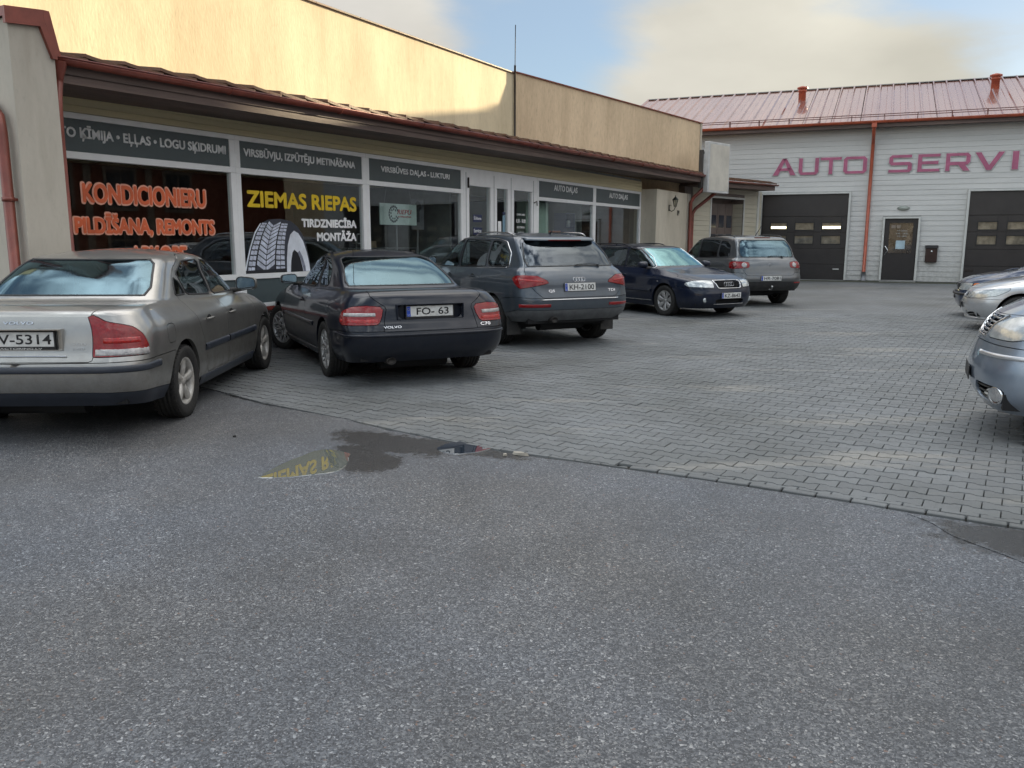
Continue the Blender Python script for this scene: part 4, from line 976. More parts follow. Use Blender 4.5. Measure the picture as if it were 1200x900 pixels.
for a, b_, z0, z1, c in ((9.66,9.80,1.55,1.92,'w'),(9.86,9.97,1.45,2.05,'b'),(9.86,9.97,2.06,2.12,'d')):
    p = MB(); p.box(-.019,-.017,a,b_,z0,z1); p.build('door_sticker', MWL if c=='w' else M('sticker_pale_blue',(.20,.33,.42),.5) if c=='b' else M('sticker_blue',(.02,.03,.09),.5), dr_)
for t_, z_, h_, a, b_ in (('DARBA LAIKS',2.06,.045,10.50,10.86),('8.30 - 18.00',1.90,.085,10.47,10.90),('SESTDIENA',1.78,.045,10.50,10.86),('SLĒGTS',1.66,.06,10.55,10.82)): slab_text(dr_, t_, a, b_, z_, h_, MWL, -.019, off=.012)
# protruding wall with the lantern
mb = MB(); mb.box(-.2,.5,18.10,21.35,0,3.02); part(mb, 'front_wall', MSTW)
mb = MB(); mb.box(.501,.53,21.02,21.30,0,3.0); part(mb, 'pilaster', MSTP)
def lantern():
    MI = M('lantern_iron',(.02,.025,.022),.45,.4)
    o = MB(); o.box(.501,.515,19.19,19.27,2.42,2.60,.004); o.tube([(.51,19.23,2.45),(.58,19.23,2.40),(.66,19.23,2.43),(.70,19.23,2.52)],.010,7); o.tube([(.51,19.23,2.56),(.56,19.23,2.60),(.58,19.23,2.56)],.006,6)
    e = part(o, 'wall_lantern', MI)
    g = MB(); cx, cz = .70, 2.55
    g.lathe([(.0,-.01),(.035,0),(.040,.01)],8,(cx,19.23,cz-.02)); g.lathe([(.105,.0),(.09,.03),(.04,.08),(.012,.10),(.010,.14),(0,.145)],8,(cx,19.23,cz+.19))
    for k in range(6):
        th = 2*pi*k/6; g.tube([(cx+.04*cos(th),19.23+.04*sin(th),cz-.01),(cx+.085*cos(th),19.23+.085*sin(th),cz+.19)],.005,5)
    g.build('lantern_cage', MI, e)
    g = MB(); g.lathe([(.038,-.005),(.080,.185)],6,(cx,19.23,cz)); g.build('lantern_glass', glass_mat('lantern_glass',(.7,.7,.65),(1,1,1),1.,.1), e)
lantern()
mb = MB(); mb.box(.501,.53,20.02,20.16,2.30,2.46,.004); part(mb, 'wall_box', M('grey_box',(.22,.20,.17),.6)); mb = MB(); mb.box(.531,.54,20.04,20.14,2.36,2.45); part(mb, 'box_cover', MDK)
g = MB(); g.tube([(.985,21.35,ez(21)-.03),(.98,21.35,3.28),(.90,21.22,3.12),(.70,21.12,2.92),(.60,21.10,2.75),(.60,21.10,.3),(.68,21.05,.18)],.055,12); part(g, 'downpipe', MGUT)
# ---- rooms behind the glass
mb = MB(); mb.box(-5.2,-.31,-1.0,18.0,.36,.40); mb.box(-5.2,-5.15,-1.0,18.0,.40,2.93); mb.box(-5.2,-.31,-1.05,-1.0,.40,2.93); mb.box(-5.2,-.31,18.0,18.05,.40,2.93); mb.box(-5.2,-.31,-1.0,18.0,2.93,2.96)
part(mb, 'room', MBRW)
mb = MB(); mb.box(-4.6,-.35,8.30,8.36,.4,2.93); mb.box(-4.6,-.35,14.60,14.66,.4,2.93); part(mb, 'room_partition', M('room_grey',(.20,.21,.20),.9))
def shelf_unit(s0, s1, t, z0, z1, n, mat):
    m = MB()
    for k in range(n+1): z = z0+(z1-z0)*k/n; m.box(t-.35,t,s0,s1,z,z+.025)
    for s_ in (s0,s1): m.box(t-.35,t,s_-.012,s_+.012,z0,z1)
    return m
def interior_thing(mb, name, mat, label, cat, group=None):
    o = mb.build(name, mat); o.location = O1; o.rotation_euler = (0,0,-A1); tag(o, label, cat, group); return o
# white hanging board with the tyre shop's name, in the third window
m = MB(); m.box(-.30,-.275,5.96,7.06,1.79,2.17,.004); sgn = interior_thing(m, 'shop_board', M('board_pale_aqua',(.52,.62,.60),.5), 'pale board reading RIEPU hanging behind the third window', 'sign')
m = MB()
for k in range(16):
    a = .55+ (2*pi-1.1)*k/15; m.box(-.2745,-.2735, 6.36+.135*cos(a)-.022,6.36+.135*cos(a)+.018,1.985+.135*sin(a)-.020,1.985+.135*sin(a)+.020)
    if k%2: m.box(-.2745,-.2735, 6.36+.085*cos(a)-.018,6.36+.085*cos(a)+.016,1.985+.085*sin(a)-.018,1.985+.085*sin(a)+.018)
m.build('wheel_emblem', M('print_dark_teal',(.03,.05,.06),.5), sgn, kind='stuff')
slab_text(sgn,'RIEPU',6.46,6.90,1.985,.085,M('print_red',(.42,.05,.05),.5),-.2745,off=.02,shear=.25); slab_text(sgn,'APMAIŅA',6.46,6.88,1.915,.045,M('print_red',(.42,.05,.05),.5),-.2745,off=.01,shear=.25)
m = MB(); m.tube([(-.29,6.10,2.17),(-.29,6.22,2.62)],.004,5); m.tube([(-.29,6.92,2.17),(-.29,6.80,2.62)],.004,5); m.tube([(-.29,6.45,1.79),(-.29,6.45,.4)],.016,8); m.build('board_support', M('stand_grey',(.30,.31,.32),.5), sgn)
m = MB(); m.box(-.52,-.50,7.20,7.62,1.72,2.30,.004); pr = interior_thing(m, 'product_card', M('card_grey',(.12,.125,.14),.6), 'dark product card on a stand at the right of the third window', 'sign')
m = MB(); m.lathe([(.0,0),(.09,.004),(.10,0)],16,(-.497,7.42,2.16),'x'); m.box(-.499,-.494,7.38,7.46,1.86,2.10); m.build('card_print', MTY[2], pr); m = MB(); m.tube([(-.51,7.41,1.72),(-.51,7.36,.4)],.018,8); m.build('card_stand', M('stand_grey'), pr)
m = MB(); m.tube([(-.5,5.42,.4),(-.5,5.58,1.62)],.016,6); m.tube([(-.5,5.92,.4),(-.5,5.72,1.62)],.016,6); m.tube([(-.5,5.58,1.62),(-.5,5.72,1.62)],.016,6)
for z in (.7,.95,1.2,1.45): m.box(-.53,-.40,5.44+.04*z,5.90-.04*z,z,z+.02)
st = interior_thing(m, 'display_ladder', M('ladder_grey',(.32,.33,.33),.5), 'grey A shaped display ladder at the left of the third window', 'display stand'); m = MB(); m.box(-.395,-.39,5.58,5.68,1.24,1.33); m.build('price_tag', MWL, st)
m = shelf_unit(5.8,7.9,-.9,.4,1.35,3,None); sh = interior_thing(m, 'display_rack', M('rack_steel',(.16,.165,.17),.5), 'low steel display rack behind the third window', 'rack')
rb = random.Random(5)
for k in range(9):
    s_ = 5.9+k*.21; z = .4+.317*rb.randint(1,3)+.026; m = MB(); m.box(-1.2,-.95,s_,s_+.16,z,z+rb.uniform(.12,.24),.004)
    m.build('boxed_part', M('box_'+('dark','red','grey','beige')[k%4], ((.05,.05,.06),(.20,.03,.02),(.18,.18,.18),(.28,.22,.15))[k%4], .7), sh)
# fourth window: pale green counter back, shelves of bottles, blue crates
m = MB(); m.box(-.62,-.36,11.55,12.72,1.56,2.42,.01); m.box(-.62,-.60,11.55,12.72,.4,1.559); cb = interior_thing(m, 'cabinet', M('cabinet_mint',(.42,.56,.48),.6), 'pale mint cabinet behind the fourth window', 'cabinet')
for k in range(9):
    m = MB(); s_ = 11.68+k*.115; h_ = .16+.03*(k%3); m.lathe([(0,0),(.036,0),(.038,.02),(.038,h_*.7),(.016,h_*.85),(.016,h_),(0,h_)],10,(-.46,s_,1.20)); b_ = interior_thing(m, 'oil_bottle', M('bottle_pale' if k%2 else 'bottle_green', (.55,.62,.50) if k%2 else (.12,.30,.18), .35), '%s from the left in the row of oil bottles on the mint cabinet shelf'%('first','second','third','fourth','fifth','sixth','seventh','eighth','last')[k], 'bottle', 'oil bottles on the cabinet shelf')
m = MB(); m.box(-.59,-.37,11.58,12.70,1.17,1.198); m.build('cabinet_shelf', MWHITE, cb)
m = MB(); m.box(-1.0,-.42,12.76,14.0,.4,1.48,.02); c_ = interior_thing(m, 'blue_bin', M('bin_blue',(.012,.03,.16),.5,var=.2), 'big dark blue bin behind the fourth window', 'bin'); m = MB(); m.box(-.418,-.412,12.80,13.95,.5,1.40); m.build('bin_front', M('bin_blue_light',(.02,.05,.26),.45), c_)
m = MB()
for z in (1.50,1.60,1.72): m.box(-.92,-.46,12.78,13.62,z,z+.035)
for s_ in (12.78,13.05,13.35,13.60): m.box(-.92,-.46,s_,s_+.03,1.535,1.72)
interior_thing(m, 'crate', M('crate_orange',(.42,.12,.05),.5), 'open orange crate standing on the blue bin', 'crate')
m = shelf_unit(13.68+.34,14.55,-.5,.4,2.2,5,None); sh2 = interior_thing(m, 'tool_rack', M('rack_blue',(.02,.04,.14),.5), 'narrow dark blue rack right of the blue bin', 'rack')
for k in range(8):
    z = .4+.36*(k//2+1)+.026; m = MB(); m.lathe([(0,0),(.05,0),(.05,.14),(.02,.18),(0,.18)],10,(-.62,14.15+.25*(k%2),z)); m.build('spray_can', M('can_pale',(.45,.48,.5),.4,.3), sh2)
m = MB(); m.box(-.6,-.595,14.95,15.1,1.15,1.95); m.box(-.59,-.585,14.80,14.88,.9,1.4); interior_thing(m, 'banner', M('banner_blue',(.05,.16,.30),.6), 'narrow blue banner just inside the last window', 'banner')
# ---------------------------------------------------------------- materials of the cars
def car_mats():
    D=(.16,.145,.12)
    d={}
    d['silver']=M('paint_silver_beige',(.36,.352,.335),.30,.75,.5,.9,.05,6,dirt=(D,.22,.8,.6),flake=.12,coat_rough=.06)
    d['navy']=M('paint_black_navy',(.006,.009,.018),.3,.0,.2,.55,.05,6,dirt=((.07,.066,.06),.2,.7,.2),flake=.3,coat_rough=.04)
    d['grey']=M('paint_blue_grey',(.060,.078,.100),.3,.3,.4,.8,.05,6,dirt=((.13,.125,.11),.3,.9,.4),flake=.25)
    d['dkblue']=M('paint_deep_blue',(.004,.009,.026),.3,.0,.2,.6,.05,6,dirt=((.07,.066,.06),.2,.7,.25),flake=.3)
    d['stone']=M('paint_stone_grey',(.105,.115,.125),.3,.6,.5,1.,.05,6,dirt=((.16,.145,.12),.3,1.0,.7),flake=.2)
    d['ice']=M('paint_ice_blue',(.25,.30,.375),.28,.65,.5,1.,.04,6,dirt=((.2,.19,.17),.2,.55,.4),flake=.15)
    d['brightsilver']=M('paint_bright_silver',(.52,.53,.55),.28,.6,.5,1.,.04,6,dirt=((.25,.23,.2),.2,.5,.4),flake=.12)
    d['blue']=M('paint_dark_blue',(.015,.03,.07),.28,.3,.5,1.,.04,6,flake=.3)
    d['plastic']=M('black_plastic',(.022,.023,.026),.5,0,.4,0,.2,20,bump=.1,bs=300,dirt=((.12,.11,.095),.1,.8,.5))
    d['trim']=M('dark_blue_grey_trim',(.03,.036,.05),.42,0,.5,0,.1,10)
    d['rubber']=M('tyre_rubber',(.018,.018,.019),.75,0,.3,0,.25,30,bump=.2,bs=120,col2=(.034,.032,.029))
    d['alloy']=M('alloy_wheel',(.50,.50,.50),.38,.7,.5,.2,.2,12,dirt=((.14,.12,.10),-.6,.4,.5))
    d['whitewheel']=M('pale_dirty_wheel',(.52,.51,.49),.45,.25,.5,.1,.2,14,col2=(.30,.275,.24))
    d['dark']=M('dark_void',(.008,.008,.009),.8)
    d['disc']=M('brake_steel',(.05,.045,.042),.6,.5,.5)
    d['chrome']=M('chrome',(.75,.76,.78),.12,1.,.5,0,.04,10)
    d['red']=M('red_lens',(.27,.003,.005),.18,0,.4,.45,.18,30,bump=.25,bs=70,col2=(.17,.002,.004))
    d['darkred']=M('dark_red_lens',(.12,.002,.004),.12,0,.5,1.,.15,30,bump=.2,bs=60)
    d['clear']=M('clear_lens',(.42,.40,.39),.1,.2,.6,1.,.2,30,bump=.35,bs=60,col2=(.22,.21,.21))
    d['headlamp']=M('headlamp_lens',(.60,.63,.64),.12,.35,.7,1.,.2,14,bump=.2,bs=25,col2=(.32,.35,.36))
    d['orange']=M('orange_lens',(.75,.16,.02),.12,0,.5,1.,.15,30,bump=.2,bs=60)
    d['glass']=glass_mat('car_glass',(.30,.36,.37),(.80,.93,1.),1.15,.06)
    d['glass_dark']=glass_mat('car_privacy_glass',(.05,.06,.07),(.8,.9,1.),1.1,.05)
    d['glass_rear']=glass_mat('car_rear_glass',(.14,.19,.22),(.40,.60,.70),1.5,.15,.07)
    d['screen']=glass_mat('car_windscreen_sky',(.30,.42,.42),(.42,.72,.78),1.4,.26,.07)
    d['mirror']=M('mirror_glass',(.6,.68,.72),.03,1.,.5)
    d['seat']=M('seat_fabric',(.05,.052,.058),.85,bump=.2,bs=200)
    d['seat_light']=M('seat_beige',(.30,.28,.25),.8,bump=.2,bs=200)
    d['plate']=M('plate_white',(.72,.72,.70),.35,0,.5,.3,.08,20,dirt=((.3,.28,.24),-.2,.4,.4))
    d['plate_blue']=M('plate_blue',(.02,.07,.42),.35)
    d['ink']=M('plate_ink',(.012,.012,.014),.5)
    return d
CM=car_mats()
def badge(parent, name, body, p, n, w, h, mat, yaw, depth=.003, label=None, shear=0., off=0.):
    """letters standing on a near-vertical face whose outward direction has azimuth yaw (0 = +y, pi = -y)"""
    tilt=math.asin(max(-1,min(1,n.z)))
    # local text: x right, y up, z out
    return text_obj(name, body, h, mat, parent, p+n*.0015, (pi/2-tilt,0,yaw), width=w, height=h, depth=depth, label=label, shear=shear, off=off)
def plate(parent, p, n, yaw, body, band=True, mats=CM, frame=True, tw=.36, tx=.02, w=.52, align='CENTER', under=None):
    e=MB()
    tilt=math.asin(max(-1,min(1,n.z)))
    e.box(-w/2,w/2,-.055,.055,0,.004,.002); pl=e.build('number_plate',mats['plate'],parent); pl.location=p+n*.012; pl.rotation_euler=(pi/2-tilt,0,yaw)
    if frame:
        f=MB(); 
        f.box(-w/2-.010,w/2+.010,-.055-.026,-.0552,-.008,.007,.002); f.box(-w/2-.010,w/2+.010,.0552,.063,-.008,.007,.002); f.box(-w/2-.010,-w/2-.0004,-.055,.055,-.008,.007); f.box(w/2+.0004,w/2+.010,-.055,.055,-.008,.007); f.build('plate_frame',mats['ink'],pl)
    else:
        f=MB(); f.box(-w/2-.006,w/2+.006,-.060,.060,-.006,-.0004,.002); f.build('plate_frame',mats['ink'],pl)
    if band:
        b=MB(); b.box(-w/2+.003,-w/2+.043,-.052,.052,.0042,.0052); b.build('plate_band',mats['plate_blue'],pl)
        s=MB(); 
        for k in range(12):
            a=2*pi*k/12; s.box(-w/2+.023+.0125*cos(a)-.0016,-w/2+.023+.0125*cos(a)+.0016,.022+.0125*sin(a)-.0016,.022+.0125*sin(a)+.0016,.0053,.0056)
        s.build('plate_stars',M('plate_yellow',(.75,.6,.05),.4),pl)
        text_obj('lettering','LV',.02,mats['plate'],pl,(-w/2+.023,-.045,.0053),(0,0,0),width=.02,height=.02,depth=.0005)
    t=text_obj('lettering',body,.07,mats['ink'],pl,(tx,-.037,.0042),(0,0,0),width=tw,height=.074,depth=.0012,off=.012)
    if under: text_obj('lettering',under,.012,mats['plate'],pl,(0,-.076,.0071),(0,0,0),width=.34,height=.014,depth=.0006)
    return pl
def rings4(p, n, yaw, parent, R=.019, mat=None, name='badge'):
    mb=MB()
    for k in range(4):
        cx=(k-1.5)*R*1.55; pts=[(cx+R*cos(2*pi*i/22),R*sin(2*pi*i/22),0) for i in range(23)]
        mb.tube(pts,.0032,5,caps=False)
    o=mb.build(name,mat or CM['chrome'],parent); tilt=math.asin(max(-1,min(1,n.z))); o.location=p+n*.004; o.rotation_euler=(pi/2-tilt,0,yaw); return o
def door_handle(B, car, y, z, mat, L=.19, recess=True, side=1):
    p,n=B.at('S',y,z,c=(4,11),l=(1.5,5)); 
    res=[]
    for sg in ((1,-1) if side==0 else (side,)):
        mb=MB(); 
        pts=[]; 
        for i in range(9):
            t=i/8; pts.append((0, (t-.5)*L, .004*sin(pi*t)))
        q=[Vector((0.006+.026*math.sin(pi*i/8)**.4,(i/8-.5)*L,.004*sin(pi*i/8))) for i in range(9)]
        mb.tube(q,[.007,.011,.012,.012,.012,.012,.012,.011,.007],8)
        o=mb.build('door_handle',mat,car); o.location=(p.x*sg,p.y,p.z); o.scale=(sg,1,1) if False else (1,1,1)
        if sg<0: o.rotation_euler=(0,0,pi)
        res.append(o)
        if recess:
            m2=MB(); m2.lathe([(0,.001),(.040,.0012),(.052,.0006)],20,axis='x'); c=m2.build('handle_cup',CM['dark'],o); c.scale=(1,1.2,.7); c.location=(.001,0,0)
    return res
def wing_mirror(B, car, y, z, paint, style='round', w=.20, h=.13, x_off=None, both=True, gl=None):
    p,n=B.at('S',y,z,c=(7.5,11.6),l=(5,8))
    for sg in ((1,-1) if both else (1,)):
        e=MB(); V=[];F=[]; NN=18
        rows=[(0.0,.97),(.012,1.0),(.05,.98),(.085,.86),(.115,.60),(.13,.28)]
        for (dy,f) in rows:
            for k in range(NN):
                th=2*pi*k/NN; ex=.55
                cx=math.copysign(abs(cos(th))**ex,cos(th)); cz=math.copysign(abs(sin(th))**ex,sin(th))
                V.append((sg*(cx*w/2*f*(1.0 if cx>0 else .96)), dy, cz*h/2*f*(1 if cx<0 else .88)+(.004)))
        for i in range(len(rows)-1):
            for k in range(NN): F.append((i*NN+k,i*NN+(k+1)%NN,(i+1)*NN+(k+1)%NN,(i+1)*NN+k))
        F.append(list(range((len(rows)-1)*NN,len(rows)*NN)))
        e.add(V,F,True); o=e.build('wing_mirror',paint,car); cx=p.x+.055+w/2; o.location=(sg*cx,p.y-.06,p.z+h*.42); o.rotation_euler=(0,0,-sg*.12)
        g=MB(); g.add([(v[0]*.9,.003,v[2]*.88) for v in V[:NN]],[list(range(NN))]); 
        gg=g.build('mirror_glass',CM['mirror'],o); gg.location=(0,-.002,0)
        r=MB(); r.add([(v[0]*.99,.0,v[2]*.99) for v in V[:NN]],[list(range(NN))]); rr=r.build('mirror_rim',CM['plastic'],o); rr.location=(0,.0025,0)
        s=MB(); s.tube([(sg*-.02,.05,-h*.32),(sg*-(w/2+.03),.07,-h*.46),(sg*-(w/2+.075),.085,-h*.50)],[.022,.026,.034],10); s.build('mirror_foot',CM['plastic'],o)
def interior(car, S, seat=None, fl=.32):
    """seats, headrests, dashboard and wheel seen through the glass"""
    seat=seat or CM['seat']; mb=MB(); x=S.get('iw',.66); y0,y1=S['iy']; zt=S.get('belt',.88)-.06
    mb.box(-x,x,y0,y1,fl-.04,fl,.0); mb.box(-x-.02,-x,y0,y1,fl,zt); mb.box(x,x+.02,y0,y1,fl,zt); mb.box(-x,x,y1,y1+.02,fl,zt); mb.box(-x,x,y0-.02,y0,fl,zt)
    mb.build('cabin_tub',CM['dark'],car)
    ys=S['seats']; 
    for k,yy in enumerate(ys):
        for sx in (-1,1):
            m=MB(); bw=.50 if k==0 else .54
            rr_box(m,sx*.34,yy,.40+fl*.3,bw,.50,.2,.4); rr_box(m,sx*.34,yy-.27,.73,bw*.95,.16,.62,.4)
            o=m.build('seat',seat,car)
            h=MB(); rr_box(h,sx*.34,yy-.30,S['hz'],.27,.10,.17,.45); h.tube([(sx*.34-.06,yy-.30,S['hz']-.16),(sx*.34-.06,yy-.30,S['hz']-.05)],.007,6); h.tube([(sx*.34+.06,yy-.30,S['hz']-.16),(sx*.34+.06,yy-.30,S['hz']-.05)],.007,6); h.build('headrest',seat,o)
    d=MB(); V=[(-x,y1-.42,zt-.02),(x,y1-.42,zt-.02),(x,y1-.30,zt+.05),(-x,y1-.30,zt+.05),(x,y1+.0,zt+.03),(-x,y1+.0,zt+.03),(-x,y1-.40,fl+.2),(x,y1-.40,fl+.2)]
    d.add(V,[(0,1,2,3),(3,2,4,5),(6,7,1,0)]); d.build('dashboard',CM['plastic'],car)
    w=MB(); pts=[(.36*1+.185*cos(t),.0-.06*sin(t)*.0,.185*sin(t)) for t in [2*pi*i/24 for i in range(25)]]
    w.tube(pts,.014,7,caps=False); w.tube([(.19,0,0),(.53,0,0)],.014,6); w.tube([(.36,0,0),(.36,0,-.17)],.014,6)
    o=w.build('steering_wheel',CM['plastic'],car); o.location=(-.72,y1-.60,zt-.02); o.rotation_euler=(-.35,0,0)
def wheel_wells(car, S, r):
    for nm,y in (('rear',S['ra']),('front',S['ra']+S['wb'])):
        for sg in (1,-1):
            mb=MB(); W=S['W']; n=14
            pts=[(y+(r+.015)*cos(pi*k/n*1.16-.25),S['wz']+(r+.015)*sin(pi*k/n*1.16-.25)) for k in range(n+1)]
            V=[];F=[]
            for (a,b) in pts:
                V.append((sg*(W-S.get('ww',.09)),a,b)); V.append((sg*(W-.36),a,b))
            for k in range(n): F.append((2*k,2*k+2,2*k+3,2*k+1))
            V0=len(V)
            F.append([2*k+1 for k in range(n+1)])
            mb.add(V,F,True); mb.build('wheel_well',CM['dark'],car)
def underbody(car,S):
    mb=MB(); W=S['W']-.12; z=S.get('uz',.22)
    ra=S['ra']; fa=ra+S['wb']; r=.40
    mb.box(-W,W,ra+r,fa-r,z,z+.12); mb.box(-W+.26,W-.26,.22,ra+r-.001,z+.04,z+.14); mb.box(-W+.26,W-.26,fa-r+.001,S['L']-.25,z+.02,z+.12)
    mb.box(-W+.05,W-.05,.16,ra-r,z+.06,z+.18); mb.box(-W+.05,W-.05,fa+r,S['L']-.22,z+.04,z+.16)
    # silencer and axle seen below the bumper
    mb.tube([(-.45,.45,z+.02),(.30,.45,z+.02)],.09,12); mb.tube([(-W+.1,ra,.31),(W-.1,ra,.31)],.035,8)
    mb.build('underbody',CM['dark'],car)
def path_S(B, pts, c=(3.2,11.8), l=(0,10), dom='S'):
    return [B.at(dom,a,b,c,l) for a,b in pts]
def lin(p0,p1,n): return [(p0[0]+(p1[0]-p0[0])*i/(n-1),p0[1]+(p1[1]-p0[1])*i/(n-1)) for i in range(n)]
def polyline(pts, step=.06):
    o=[]
    for a,b in zip(pts[:-1],pts[1:]):
        n=max(1,int(math.hypot(b[0]-a[0],b[1]-a[1])/step)); o+=[(a[0]+(b[0]-a[0])*i/n,a[1]+(b[1]-a[1])*i/n) for i in range(n)]
    return o+[pts[-1]]
def base_car(S, name, label, group, axle, az, steer=0.):
    """the thing with body rings cut by the arches, glass, doors and lids listed in S"""
    fw=Vector((sin(az),cos(az),0)); o=Vector((axle[0],axle[1],0))-fw*S['ra']
    car=thing(name,label,'car',o,-az,group)
    B=Body(S,S['rings'],S.get('crease')); B.cy=S['L']/2
    ra,fa,ar,wz=S['ra'],S['ra']+S['wb'],S['arch'],S['wz']
    for y in (ra,fa):
        poly=[(y+ar*cos(t),wz+ar*sin(t)) for t in [pi*k/28 for k in range(29)]]; poly=poly+[(y-ar*1.01,wz-.1),(y-ar*.98,-.3),(y+ar*.98,-.3),(y+ar*1.01,wz-.1)]
        B.cut('hole','S',poly,c=(3.1,11.6),l=(0,4.6))
    for c in S['cuts']:
        nm,dom,poly=c[0],c[1],c[2]; kw=c[3] if len(c)>3 else {}
        B.cut(nm,dom,poly,**kw)
    P=S['paint']
    B.mesh([None],P,'body',car,flange=.035,gap=.0032)
    done=set()
    for c in S['cuts']:
        nm=c[0]
        if nm in done or nm=='hole': continue
        done.add(nm); t=c[4] if len(c)>4 else {}
        mat=t.get('mat',P); 
        B.mesh([nm],mat,t.get('obj',nm),car,off=t.get('off',0.),gap=t.get('gap',.0032),flange=t.get('flange',.02),both=t.get('both','merge'),label=t.get('label'))
    S['B']=B
    wheel_wells(car,S,ar); underbody(car,S); interior(car,S,S.get('seatm'))
    r=S['wr']; 
    for sg in (1,-1):
        make_wheel('wheel',car,S['tx'],ra,r,S['rim'],S['wstyle'],S['nsp'],(CM['rubber'],S.get('rimm',CM['alloy']),CM['disc']),sg,0,S.get('tw',.21))
        make_wheel('wheel',car,S['tx'],fa,r,S['rim'],S['wstyle'],S['nsp'],(CM['rubber'],S.get('rimm',CM['alloy']),CM['disc']),sg,steer,S.get('tw',.21))
    return car,B
def rear_wiper(B,car,x0,x1,z,zb):
    pts=[B.at('RX',abs(x0+(x1-x0)*i/7),z+.012*sin(pi*i/7),c=(0,3),l=(6,8)) for i in range(8)]
    V=[Vector((math.copysign(p.x,x0+(x1-x0)*i/7),p.y,p.z))+n*.018 for i,(p,n) in enumerate(pts)]
    mb=MB(); mb.tube(V,.007,6); mb.tube([V[-1]-Vector((0,0,0)),V[-1]+Vector((.01,-.01,-.03))],.016,8); mb.build('wiper',CM['plastic'],car)
# ---------------------------------------------------------------- silver beige saloon on the left
GL=dict(mat=None)
def saloon_silver(axle, az):
    S=dict(L=4.576,ra=1.02,wb=2.715,W=.90,wz=.315,arch=.365,wr=.318,rim=.205,tx=.795,wstyle='wide',nsp=5,rimm=CM['whitewheel'],paint=CM['silver'],iy=(1.1,3.25),seats=(2.45,1.5),hz=1.10,belt=.93,iw=.70)
    S['rings']=[ring_b(S,.14,4.46,.825,[(0,.275),(.6,.24),(1.5,.19),(3.4,.19),(4.5,.2)]),
      ring_b(S,.035,4.54,.876,[(0,.40),(.6,.36),(1.5,.30),(4.5,.32)]),
      ring_b(S,0.,4.575,.898,[(0,.565),(4.5,.50)]),
      ring_b(S,.05,4.55,.902,[(0,.70),(2.3,.68),(4.5,.60)]),
      ring_b(S,.085,4.46,.884,[(0,.86),(2.3,.845),(3.6,.80),(4.5,.68)],ro=[0,.008,.045,.165,.42]),
      ring_b(S,.125,4.35,.81,[(0,.985),(1,.955),(2.3,.93),(3.4,.90),(4.4,.76)]),
      ring_g(S,.76,3.42,.752,[(.7,1.035),(1.2,1.005),(2.3,.97),(3.0,.955),(3.4,.985)]),
      ring_g(S,1.05,3.08,.672,[(1.0,1.225),(2,1.20),(3.1,1.19)],sq=[0,.46,.80,.945,.985,1,1,1,1,1,.985,.93,.77,.4,0]),
      ring_g(S,1.33,2.70,.565,[(1.3,1.365),(2.1,1.385),(2.7,1.372)])]
    S['rings'].append(roof_ring(S['rings'][-1],.55,.035,.55)); S['rings'].append(roof_ring(S['rings'][-2],0,.048,.5))
    dlo=chaikin([(1.27,1.035),(1.43,1.20),(1.66,1.315),(2.2,1.345),(2.62,1.325),(3.02,1.155),(3.20,1.005),(3.18,.985),(2.3,.99),(1.45,1.02)],2,.16)
    rq=[(1.27,1.0),(1.60,1.0),(1.545,1.135),(1.34,1.16),(1.2,1.1)]
    fd=[(2.28,.30),(2.28,1.0),(2.235,1.40),(2.62,1.40),(3.12,1.15),(3.30,.98),(3.33,.80),(3.33,.30)]
    rd=[(1.62,.30),(2.28,.30),(2.28,1.0),(2.235,1.40),(1.9,1.40),(1.52,1.27),(1.32,1.12),(1.36,.90),(1.50,.66),(1.58,.50)]
    gm=CM['glass']
    S['cuts']=[('hole','R',[(-.1,.715),(.325,.715),(.325,.862),(-.1,.862)],dict(c=(0,3))),
      ('rear_window','CL',chaikin([(-1,6.22),(2.35,6.22),(2.62,6.5),(2.62,7.6),(2.45,7.86),(-1,7.86)],1,.15),{},dict(mat=CM['glass_rear'],off=-.004,flange=.01)),
      ('windscreen','CL',[(11.4,6.15),(15,6.15),(15,7.9),(11.45,7.9)],{},dict(mat=gm,off=-.004,flange=.01)),
      ('tail_light','R',[(.545,.655),(.545,.955),(.575,.972),(.615,.957),(.67,.918),(.76,.898),(.84,.876),(.905,.815),(.96,.73),(.985,.660)],dict(c=(0,5),l=(1.5,5)),dict(mat=CM['red'],flange=.02,off=.003,both='split')),
      ('trunk_lid','CL',[(-1,2.42),(1.42,2.42),(1.5,3.4),(1.52,4.95),(2.25,5.9),(-1,5.9)],{},{}),
      ('valance','R',[(-.1,.1),(1.45,.1),(1.45,.345),(1.0,.375),(.5,.385),(-.1,.385)],dict(c=(0,6)),dict(mat=CM['trim'],flange=.03)),
      ('rear_bumper','R',[(-.1,.3),(1.5,.3),(1.5,.622),(-.1,.612)],dict(c=(0,6)),dict(flange=.02)),
      ('fuel_flap','S',chaikin([(.63,.69),(.80,.69),(.80,.845),(.63,.845)],2,.14),dict(c=(3,6),l=(2,5)),dict(both=1)),
      ('side_glass','S',rq+[],dict(c=(3,11.5),l=(6.05,7.97)),dict(mat=gm)),
      ('front_bumper','F',[(-.1,.1),(1.2,.1),(1.2,.56),(-.1,.50)],dict(c=(8.6,14)),{}),
      ('headlight','F',[(.36,.58),(.95,.62),(.95,.72),(.40,.69)],dict(c=(9,14),l=(2,5.2)),dict(mat=CM['headlamp'],both='split')),
      ('bonnet','CL',[(10.4,4.9),(15,4.6),(15,5.9),(11.0,5.9)],{},{})]
    # glass inside the doors is cut before the doors
    del S['cuts'][8]
    quarter=[q for q in chaikin([(1.30,1.035),(1.55,1.035),(1.50,1.15),(1.42,1.19),(1.36,1.13)],1,.1)]
    rw=chaikin([(1.585,1.03),(2.25,.995),(2.215,1.335),(1.80,1.325),(1.53,1.225)],1,.08)
